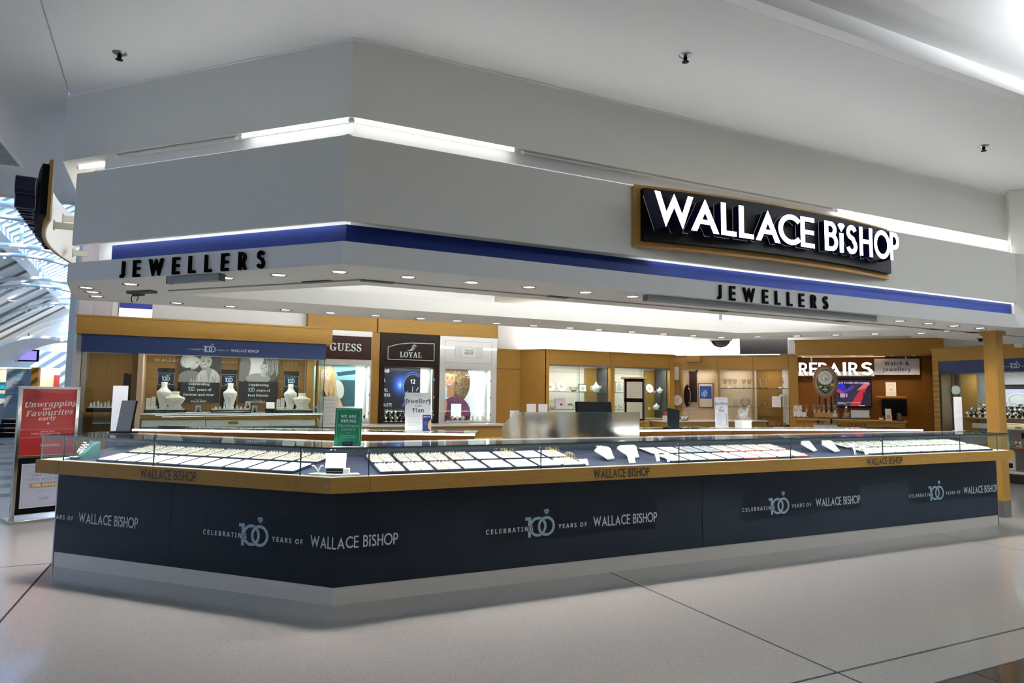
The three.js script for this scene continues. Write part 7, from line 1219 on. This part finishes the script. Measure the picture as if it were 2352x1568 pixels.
// ---------- right window cabinet, facing left ----------
{
  const t = thing('window_cabinet', 'oak window cabinet with navy band at the far right, crowded with watches', 'cabinet', [12, 0, 0], -90);
  const X0 = -3.54, X1 = 1.2;      // along the cabinet: local x is the way into the mall
  obj('header', bx(X0, X1, 2.18, 2.41, -0.9, 0.0, 0.003), M.oak, t); obj('cornice', bx(X0 - 0.02, X1, 2.41, 2.432, -0.9, 0.02, 0.003), M.oak, t); obj('navy_band', bx(-3.41, X1, 1.95, 2.178, -0.03, -0.008), M.navyBlue, t);
  obj('end_post', bx(X0, -3.42, 0, 2.18, -0.5, 0.0, 0.003, 'v'), M.oak, t); for (let i = 0; i < 11; i++) obj('slat_groove', bx(X0 + 0.005, -3.42, 0.95 + i * 0.1, 0.955 + i * 0.1, 0.0, 0.0015), M.steelWhite, t);
  const g = obj('band_lettering', new THREE.PlaneGeometry(0.95, 0.148), smallGraphicMat, t); g.position.set(-1.9, 2.06, -0.0065);
  obj('back_board', bx(-3.4, X1, 0.2, 1.95, -0.6, -0.58), mat({ color: 0xcfcfd2 }), t); obj('oak_panel', bx(-3.18, -2.9, 0.86, 1.93, -0.3, -0.28, 0, 'v'), M.oak, t); obj('inner_end', bx(-3.41, -3.39, 0.86, 1.93, -0.58, -0.02), mat({ color: 0x8b7a62 }), t);
  obj('pane_edge', bx(-3.412, -3.404, 0.86, 1.95, -0.02, -0.008), M.glassEdge, t); obj('pane_edge', bx(-3.2, -3.193, 0.86, 1.95, -0.02, -0.008), M.glassEdge, t); obj('front_pane', bx(-3.4, X1, 0.9, 1.95, -0.02, -0.014), M.glass, t);
  obj('shelf', bx(-3.2, X1, 1.1, 1.13, -0.57, -0.05, 0.003), M.oak, t); obj('light_rail_light', bx(-2.6, X1, 1.03, 1.04, -0.05, -0.04), glow(0xffe0a8, 2), t); areaLight(3, 0.02, 0xffe0a8, 4, [-1, 1.025, -0.045], [-1, 0, -0.2], t); obj('white_drawer', bx(-2.9, X1, 0.93, 1.02, -0.1, -0.08, 0.003), M.whiteGloss, t); obj('oak_latch', bx(-2.18, -2.08, 0.955, 0.99, -0.08, -0.07, 0.002), M.oak, t);
  obj('grey_back', bx(-2.9, X1, 0.2, 0.93, -0.5, -0.48), mat({ color: 0xb4b6be }), t); obj('lower_shelf', bx(-2.9, X1, 0.6, 0.63, -0.48, -0.02, 0.003), M.oak, t); obj('plinth', bx(-3.4, X1, 0, 0.14, -0.5, -0.03), M.blackGloss, t); obj('base_shelf', bx(-3.4, X1, 0.17, 0.215, -0.5, 0.02, 0.003), M.whiteGloss, t);
  obj('strip_light', bx(-3.1, X1 - 0.1, 1.953, 1.959, -0.08, -0.06), M.tube, t); areaLight(4, 0.04, 0xffffff, LIT.cabinet * 2.4, [-1, 1.95, -0.07], [-1, 0, -0.3], t);  // strip out of view behind the navy band, lights the watches
  const e = obj('etched_strip', new THREE.PlaneGeometry(1.9, 0.08), etchedMat, t); e.position.set(-1.7, 1.9, -0.575);
  const P = (x, y, z) => inFrame(-90, x, y, z - 12);
  const dialT = canvasTex(256, 256, (c) => { c.fillStyle = '#101014'; c.fillRect(0, 0, 256, 256); text(c, 'LOYAL', 96, 24, '20px serif', '#9a9aa2'); const g2 = c.createLinearGradient(0, 40, 256, 256); g2.addColorStop(0, '#b6cdf0'); g2.addColorStop(1, '#d9b8e0'); c.fillStyle = g2; c.fillRect(26, 36, 230, 220); c.fillStyle = '#e6e6ea'; c.beginPath(); c.arc(200, 170, 90, 0, 7); c.fill(); c.strokeStyle = '#8c8c98'; c.lineWidth = 5; c.beginPath(); c.arc(200, 170, 66, 0, 7); c.stroke(); });
  framedPrint('poster', 'black-edged poster of a watch dial in the right window cabinet', 'poster', P(-2.45, 1.33, -0.42), -90, 0.56, 0.37, dialT, M.black, 0.03);
  framedPrint('poster', 'blue sky poster with a black base at the frame edge, right window cabinet', 'poster', P(-1.8, 1.33, -0.42), -90, 0.42, 0.42, canvasTex(192, 192, (c) => { c.fillStyle = '#3a6fc0'; c.fillRect(0, 0, 192, 192); c.strokeStyle = '#e8f0ff'; c.lineWidth = 4; for (let i = 0; i < 4; i++) { c.beginPath(); c.moveTo(20 + i * 20, 90 + i * 8); c.lineTo(130 + i * 16, 40 + i * 14); c.stroke(); } c.fillStyle = '#1c2a50'; c.fillRect(0, 130, 192, 62); c.fillStyle = '#181820'; c.fillRect(0, 168, 192, 24); }), M.black, 0.03);
  const kinds = ['silver', 'silver', 'gold', 'black', 'white', 'silver', 'pink', 'blue'];
  let n = 0;
  for (let r = 0; r < 3; r++) for (let i = 0; i < 15; i++) { const x = -2.98 + i * 0.1 + r * 0.03; watch(kinds[(i * 3 + r * 5) % 8], `watch on stepped stands in the right window cabinet, ${['front', 'middle', 'rear'][r]} row, ${ORD[i]} from the left`, P(x, 1.131 + r * 0.075, -0.12 - r * 0.12), -90 + rr(-25, 25), 1.25, 'watches on the right cabinet shelf'); n++; }
  for (let r = 0; r < 2; r++) { const s = thing('watch_step', r ? 'rear black step under the watches in the right window cabinet' : 'middle black step under the watches in the right window cabinet', 'riser', P(-2.25, 1.1305, -0.24 - r * 0.12), -90); obj('block', bx(-0.8, 0.9, 0, 0.074 * (r + 1), -0.05, 0.055, 0.003), M.black, s); obj('edge', bx(-0.8, 0.9, 0.074 * (r + 1) - 0.008, 0.074 * (r + 1) - 0.001, 0.055, 0.057), M.porcelain, s); }
  for (let i = 0; i < 9; i++) watch(['blue', 'silver', 'white', 'black', 'silver'][i % 5], `watch on the lower grey shelf of the right window cabinet, ${ORD[i]} from the left`, P(-2.3 + i * 0.09, 0.631, -0.1 - (i % 2) * 0.08), -90 + rr(-25, 25), 1.25, 'watches on the lower right shelf');
  const sg = thing('brand_strip', 'black strip sign above the lower watches at the right edge', 'sign', P(-1.9, 0.78, -0.2), -90); obj('board', bx(-0.25, 0.3, 0, 0.1, -0.01, 0, 0.002), M.black, sg); obj('print', new THREE.PlaneGeometry(0.5, 0.09).translate(0.02, 0.05, 0.001), mat({ map: canvasTex(256, 46, (c) => { c.fillStyle = '#0c0c0e'; c.fillRect(0, 0, 256, 46); text(c, 'GUESS', 150, 34, 'bold 28px serif', '#c8c8cc'); }) }), sg); obj('post', bx(-0.2, -0.19, -0.15, 0, -0.01, 0), M.black, sg);
  const ck = (label, x, w, h) => { const k = thing('mantel_clock', label, 'clock', P(x, 0.216, -0.12), -75); const s = new THREE.Shape(); s.moveTo(-w / 2, 0); s.lineTo(w / 2, 0); s.lineTo(w / 2, h - w / 2); s.absarc(0, h - w / 2, w / 2, 0, Math.PI); s.lineTo(-w / 2, 0); const g2 = new THREE.ExtrudeGeometry(s, { depth: 0.06, bevelEnabled: true, bevelSize: 0.008, bevelThickness: 0.008, bevelSegments: 1 }); g2.translate(0, 0.008, -0.06); obj('case', metres(g2), M.porcelain, k); obj('dial', new THREE.CylinderGeometry(w * 0.36, w * 0.36, 0.01, 28).rotateX(Math.PI / 2).translate(0, h - w / 2, 0.012), M.gold, k); obj('dial_face', new THREE.CylinderGeometry(w * 0.3, w * 0.3, 0.012, 28).rotateX(Math.PI / 2).translate(0, h - w / 2, 0.0135), M.paper, k); obj('lower_panel', bx(-w * 0.3, w * 0.3, 0.04, h * 0.34, 0.008, 0.014, 0.002), M.darkWood, k); };
  ck('cream arched mantel clock on the low base shelf at the right edge', -1.93, 0.22, 0.34); ck('slim cream arched clock half hidden behind the oak post', -2.32, 0.16, 0.36);
  const w3 = thing('round_clock', 'round brass clock over a small dial hanging inside the right window cabinet', 'clock', P(-3.29, 1.63, -0.3), -70); obj('case', lathe([[0, -0.02], [0.09, -0.02], [0.1, 0], [0.09, 0.02], [0, 0.024]], 26).rotateX(Math.PI / 2), M.steel, w3); obj('face', new THREE.CylinderGeometry(0.08, 0.08, 0.006, 26).rotateX(Math.PI / 2).translate(0, 0, 0.024), mat({ color: 0xdde4d8, roughness: 0.2 }), w3); obj('small_dial', lathe([[0, -0.02], [0.045, -0.02], [0.05, 0], [0.045, 0.02], [0, 0.022]], 22).rotateX(Math.PI / 2).translate(0, -0.15, 0), M.steel, w3); obj('hanger', rod([0, 0.1, 0], [0, 0.3, 0], 0.004, 6), M.black, w3);
  const em = thing('wall_speaker', 'small white wall speaker fixed to the right cabinet header', 'speaker', P(-1.98, 2.36, 0.06), -80); obj('body', bx(-0.06, 0.06, 0, 0.19, -0.05, 0.05, 0.01), M.steelWhite, em); obj('bracket', bx(-0.02, 0.02, 0.06, 0.12, -0.08, -0.05), M.grey, em);
  const cam = thing('ceiling_sensor', 'tiny black sensor under the soffit left of the oak post', 'sensor', [9.0, 2.3, -0.95]); obj('base', lathe([[0, -0.012], [0.05, -0.012], [0.055, 0], [0, 0]], 18), M.grey, cam); obj('eye', lathe([[0, -0.05], [0.02, -0.045], [0.03, -0.012], [0, -0.012]], 14), M.black, cam);
}

// ---------- the mall walk on the far left ----------
{
  // poster stand beside the counter
  const t = thing('poster_stand', 'chrome poster stand with a red poster over a white one, left of the counter', 'poster stand', [-2.39, 0, -4.28], 24);
  for (const x of [-0.27, 0.27]) obj('upright', bx(x - 0.018, x + 0.018, 0.03, 1.44, -0.03, 0.03, 0.004), M.chrome, t);
  obj('top_bar', bx(-0.29, 0.29, 1.42, 1.45, -0.03, 0.03, 0.004), M.chrome, t); obj('base_plate', bx(-0.33, 0.33, 0, 0.03, -0.17, 0.17, 0.006), M.chrome, t); obj('middle_bar', bx(-0.252, 0.252, 0.675, 0.70, -0.02, 0.024, 0.003), M.chrome, t);
  obj('red_board', bx(-0.252, 0.252, 0.7, 1.42, -0.015, 0.012), M.red, t); obj('black_board', bx(-0.252, 0.252, 0.07, 0.675, -0.015, 0.012), M.black, t); obj('white_frame', bx(-0.215, 0.215, 0.135, 0.61, 0.012, 0.018, 0.002), M.steelWhite, t);
  const red = canvasTex(512, 730, (c, w, h) => {
    c.fillStyle = '#b5282b'; c.fillRect(0, 0, w, h);
    for (let i = 0; i < 24; i++) { c.fillStyle = `rgba(${90 + rnd() * 40 | 0},14,20,.16)`; c.beginPath(); c.ellipse(40 + rnd() * 130, 20 + rnd() * 190, 20 + rnd() * 50, 14 + rnd() * 30, rnd() * 3, 0, 7); c.fill(); }
    c.fillStyle = 'rgba(226,120,116,.5)'; c.beginPath(); c.moveTo(90, 0); c.quadraticCurveTo(300, 70, 512, 20); c.lineTo(512, 0); c.fill();
    const sc = (s, x, y, z) => { c.save(); c.translate(x, y); c.rotate(-0.05); text(c, s, 0, 0, `italic bold ${z}px serif`, '#fbf3ee'); c.restore(); };
    sc('Unwrapping', 270, 190, 82); sc('our', 236, 232, 50); sc('Favourites', 262, 290, 84); sc('early', 240, 346, 64); c.fillStyle = '#fbe9e6'; c.beginPath(); c.moveTo(256, 400); c.lineTo(240, 380); c.lineTo(248, 370); c.lineTo(264, 370); c.lineTo(272, 380); c.fill();
    c.fillStyle = 'rgba(250,225,220,.9)'; c.fillRect(0, 446, w, 3); c.fillRect(0, 534, w, 3); text(c, 'SNEAK PEEK', 256, 478, 'bold 20px sans-serif', '#fbe9e6', 'center', 2); text(c, 'CHRISTMAS COLLECTION', 240, 502, 'bold 20px sans-serif', '#fbe9e6', 'center', 2); text(c, 'THE 10TH', 240, 526, 'bold 18px sans-serif', '#fbe9e6', 'center', 2); drawFut(c, 'WALLACE BiSHOP', 190, 640, 26, 190, '#f6dcd8');
  });
  obj('red_print', new THREE.PlaneGeometry(0.5, 0.715).translate(0, 1.06, 0.0125), mat({ map: red, roughness: 0.25 }), t);
  obj('white_print', new THREE.PlaneGeometry(0.415, 0.455).translate(0, 0.372, 0.0186), mat({ roughness: 0.3, map: canvasTex(384, 420, (c, w, h) => { c.fillStyle = '#c9d0e6'; c.fillRect(0, 0, w, h); c.strokeStyle = '#aab3cf'; c.lineWidth = 3; c.strokeRect(12, 12, w - 24, h - 24); text(c, 'Take it home', w / 2 + 10, 118, '36px serif', '#7a80a0', 'center', 3); text(c, 'today with just', w / 2, 160, '36px serif', '#7a80a0', 'center', 3); c.fillStyle = '#b3966c'; c.fillRect(66, 186, 300, 50); text(c, '10% DEPOSIT', 216, 224, 'bold 38px sans-serif', '#fff', 'center', 2); greek(c, 120, 262, 150, 2, 14, '#9aa2c0', 3); text(c, 'Layby', w / 2, 350, 'italic 30px serif', '#5a6a5a'); }) }), t);
  // kiosk sign board on the walk
  const k = thing('kiosk_sign', 'tall grey sign board of a shoe repair kiosk far down the mall walk', 'sign board', [-5.96, 0, -20.0], -6);
  obj('board', bx(-0.31, 0.31, 0.55, 2.07, -0.05, 0.0, 0.004), M.grey, k); for (let i = 0; i < 4; i++) obj('step', bx(-0.34 - i * 0.02, 0.34 + i * 0.02, 0.41 - i * 0.135, 0.53 - i * 0.135, -0.06 - i * 0.01, 0.02 + i * 0.015), M.black, k);
  obj('print', new THREE.PlaneGeometry(0.61, 1.5).translate(0, 1.31, 0.0015), mat({ map: canvasTex(256, 630, (c, w, h) => { c.fillStyle = '#787e86'; c.fillRect(0, 0, w, h); text(c, 'COBBLER', 14, 60, 'bold 48px sans-serif', '#0e7a6a', 'left', 1); text(c, 'EXTRA', 14, 108, 'italic bold 44px sans-serif', '#0e7a6a', 'left', 2); ['SHOE', 'REPAIRS', 'KEY', 'CUTTING', 'ENGRAVING', 'WATCH', 'REPAIRS', 'BATTERIES'].forEach((s, i) => text(c, s, w / 2, 176 + i * 34 + (i > 1 ? 14 : 0) + (i > 3 ? 14 : 0), 'bold 30px sans-serif', '#16181c', 'center', 1)); }), roughness: 0.5 }), k);
  const kb = thing('kiosk_counter', 'dark blue kiosk counter with teal shelves at the left frame edge', 'kiosk', [-7.2, 0, -20.2]); obj('counter', bx(-0.7, 0.8, 0.02, 1.0, -0.6, 0.3, 0.01), M.greyDark, kb); obj('top', bx(-0.75, 0.85, 1.0, 1.05, -0.65, 0.35, 0.005), M.steelWhite, kb); obj('teal_shelf', bx(-0.6, 0.8, 1.4, 1.65, -0.6, -0.4, 0.005), mat({ color: 0x1f8a9a }), kb); obj('teal_shelf', bx(-0.6, 0.8, 1.15, 1.3, -0.6, -0.4, 0.005), mat({ color: 0x2aa0a8 }), kb); for (const x of [-0.6, 0.78]) obj('post', bx(x, x + 0.03, 1.05, 1.7, -0.6, -0.56), M.steel, kb);
  // hanging things and shop fronts at the far end
  const rb = thing('red_banner', 'red vertical banner on the pier edge high at the left', 'banner', [-2.655, 2.45, -7.0], -60); obj('cloth', bx(-0.03, 0.03, 0, 0.42, -0.008, 0.008, 0.003), mat({ color: 0xb3121c }), rb); obj('rod', rod([-0.04, 0.425, 0], [0.04, 0.425, 0], 0.008, 6), M.steel, rb);
  const sb = thing('screen_sign', 'small blue-lit screen sign hanging at the far end of the walk', 'screen', [-7.6, 2.62, -29], -10); obj('case', bx(-0.42, 0.42, 0, 0.5, -0.1, 0, 0.01), M.black, sb); obj('glowing_screen', bx(-0.36, 0.36, 0.06, 0.44, 0, 0.004), glow(0x9a8cff, 1.2), sb); areaLight(0.7, 0.36, 0x9a8cff, 0.6, [0, 0.25, 0.01], [0, 0.25, 1], sb); obj('hanger', bx(-0.02, 0.02, 0.5, 1.2, -0.06, -0.03), M.steel, sb);
  const sf = thing('far_shop', 'far white shop front with a lit opening and orange stock under the vault', 'shop front', [-8.1, 0, -33.5], -8);
  obj('fascia', bx(-3.0, 3.6, 2.5, 3.3, -0.3, 0, 0.01), M.white, sf); obj('pier', bx(-3.0, -2.5, 0, 2.5, -0.3, 0, 0.01), M.white, sf); obj('pier', bx(-0.2, 0.1, 0, 2.5, -0.3, 0, 0.01), M.oakDark, sf); obj('pier', bx(1.0, 1.3, 0, 2.5, -0.3, 0, 0.01), M.white, sf); obj('back_wall', bx(-2.5, 3.6, 0, 2.5, -2.2, -2.1), mat({ color: 0xe8dcc8 }), sf); obj('lit_ceiling_light', bx(-2.4, 3.4, 2.46, 2.49, -2.0, -0.4), glow(0xfff2dc, 1.6), sf); areaLight(5.6, 1.5, 0xfff2dc, 3, [0.5, 2.45, -1.2], [0.5, 0, -1.2], sf);
  obj('red_stock', bx(0.2, 0.5, 1.2, 2.2, -1.9, -1.7, 0.03), M.red, sf); obj('stock_table', bx(-2, 3, 0, 0.8, -1.6, -0.9, 0.01), mat({ color: 0xc7824a }), sf); obj('name_board', bx(1.5, 3.4, 1.7, 2.35, -0.25, -0.2, 0.01), M.black, sf);
  const nm = obj('name_print', new THREE.PlaneGeometry(1.7, 0.36).translate(2.45, 2.02, -0.198), mat({ map: canvasTex(256, 56, (c) => { c.fillStyle = '#101010'; c.fillRect(0, 0, 256, 56); text(c, 'EAS', 128, 46, 'bold 46px sans-serif', '#fff', 'center', 6); }) }), sf); void nm;
  const cn = thing('curved_canopy', 'white curved canopy with a downlight over the far shop entrance', 'canopy', [-6.4, 2.75, -27.5], -12);
  const cg = new THREE.ExtrudeGeometry((() => { const s = new THREE.Shape(); const A = arc(0, -1.2, 2.3, 2.0, 35, 145, 14), B = arc(0, -1.2, 2.2, 1.9, 145, 35, 14); A.forEach(([x, y], i) => (i ? s.lineTo(x, y) : s.moveTo(x, y))); B.forEach(([x, y]) => s.lineTo(x, y)); return s; })(), { depth: 2.4, bevelEnabled: false }); cg.translate(0, 0, -1.2);
  obj('shell', metres(cg), M.white, cn); obj('edge_rib', (() => { const g = cg.clone(); g.scale(1.01, 1.01, 0.03); g.translate(0, -0.01, 1.2); return metres(g); })(), M.steelWhite, cn);
}
// arched trusses under the skylight
{
  const kx = 0.057, trussZ = [-12.5, -17.7, -23.9, -30, -35.3], names = ['nearest', 'second nearest', 'third', 'fourth', 'farthest'];
  const hub = [[-5.0, 5.1], [-5.65, 5.17], [-6.35, 5.17], [-6.4, 5.27], [-6.4, 5.0]];
  trussZ.forEach((z, n) => {
    const [cx, top] = hub[n], R = 3.9;
    const t = thing('roof_truss', `white arched steel roof truss under the skylight, ${names[n]} of five`, 'roof truss', [cx, 0, z], 0, 'arched roof trusses over the mall walk');
    const pt = (a, r) => [r * Math.sin(a), top - R + r * Math.cos(a), 0];
    const run = (r, a0, a1) => Array.from({ length: 15 }, (_, i) => pt(a0 + (a1 - a0) * i / 14, r));
    obj('lower_chord', tube(run(R, -1.2, 1.0), 0.055, 40, 8), M.steelWhite, t); obj('upper_chord', tube(run(R + 0.26, -1.2, 1.0), 0.075, 40, 8), M.steelWhite, t);
    const w = []; for (let i = 0; i < 40; i++) { const a = -1.15 + i * 0.053; w.push(bx(-0.03, 0.03, -0.05, 0.05, -0.02, 0.02).applyMatrix4(new THREE.Matrix4().makeRotationZ(-a)).translate(...pt(a, R - 0.07))); }
    obj('toothed_trim', w, M.steelWhite, t).userData.kind = 'stuff';
    for (const a of [-0.75, -0.38, 0, 0.38]) { const p = pt(a, R + 0.25); obj('strut', rod(p, [p[0], Math.min(8, 5.95 + (p[0] + cx + 6.15) * 0.65), 0], 0.045, 8), M.steelWhite, t); }
    obj('tie_rod', rod([-3.2, 3.6 + (top - 5.17), 0], pt(-0.1, R), 0.022, 6), M.steelWhite, t);
  });
  [[-7.6, -16.2], [-7.2, -19.6], [-7.3, -22.4], [-7.1, -25.6], [-7.9, -27.5]].forEach(([x, z], i) => { const y = 5.95 + (x + 6.15 - 0.057 * (z + 17.6)) * 0.69 - 0.16; downlight(x, y, z, `round downlight in the sloping roof beside the skylight, ${ORD[i]} from the front`, 'downlights in the sloping mall roof', 6, 60, 0xffffff, 3); });
}

renderer.render(scene, camera);
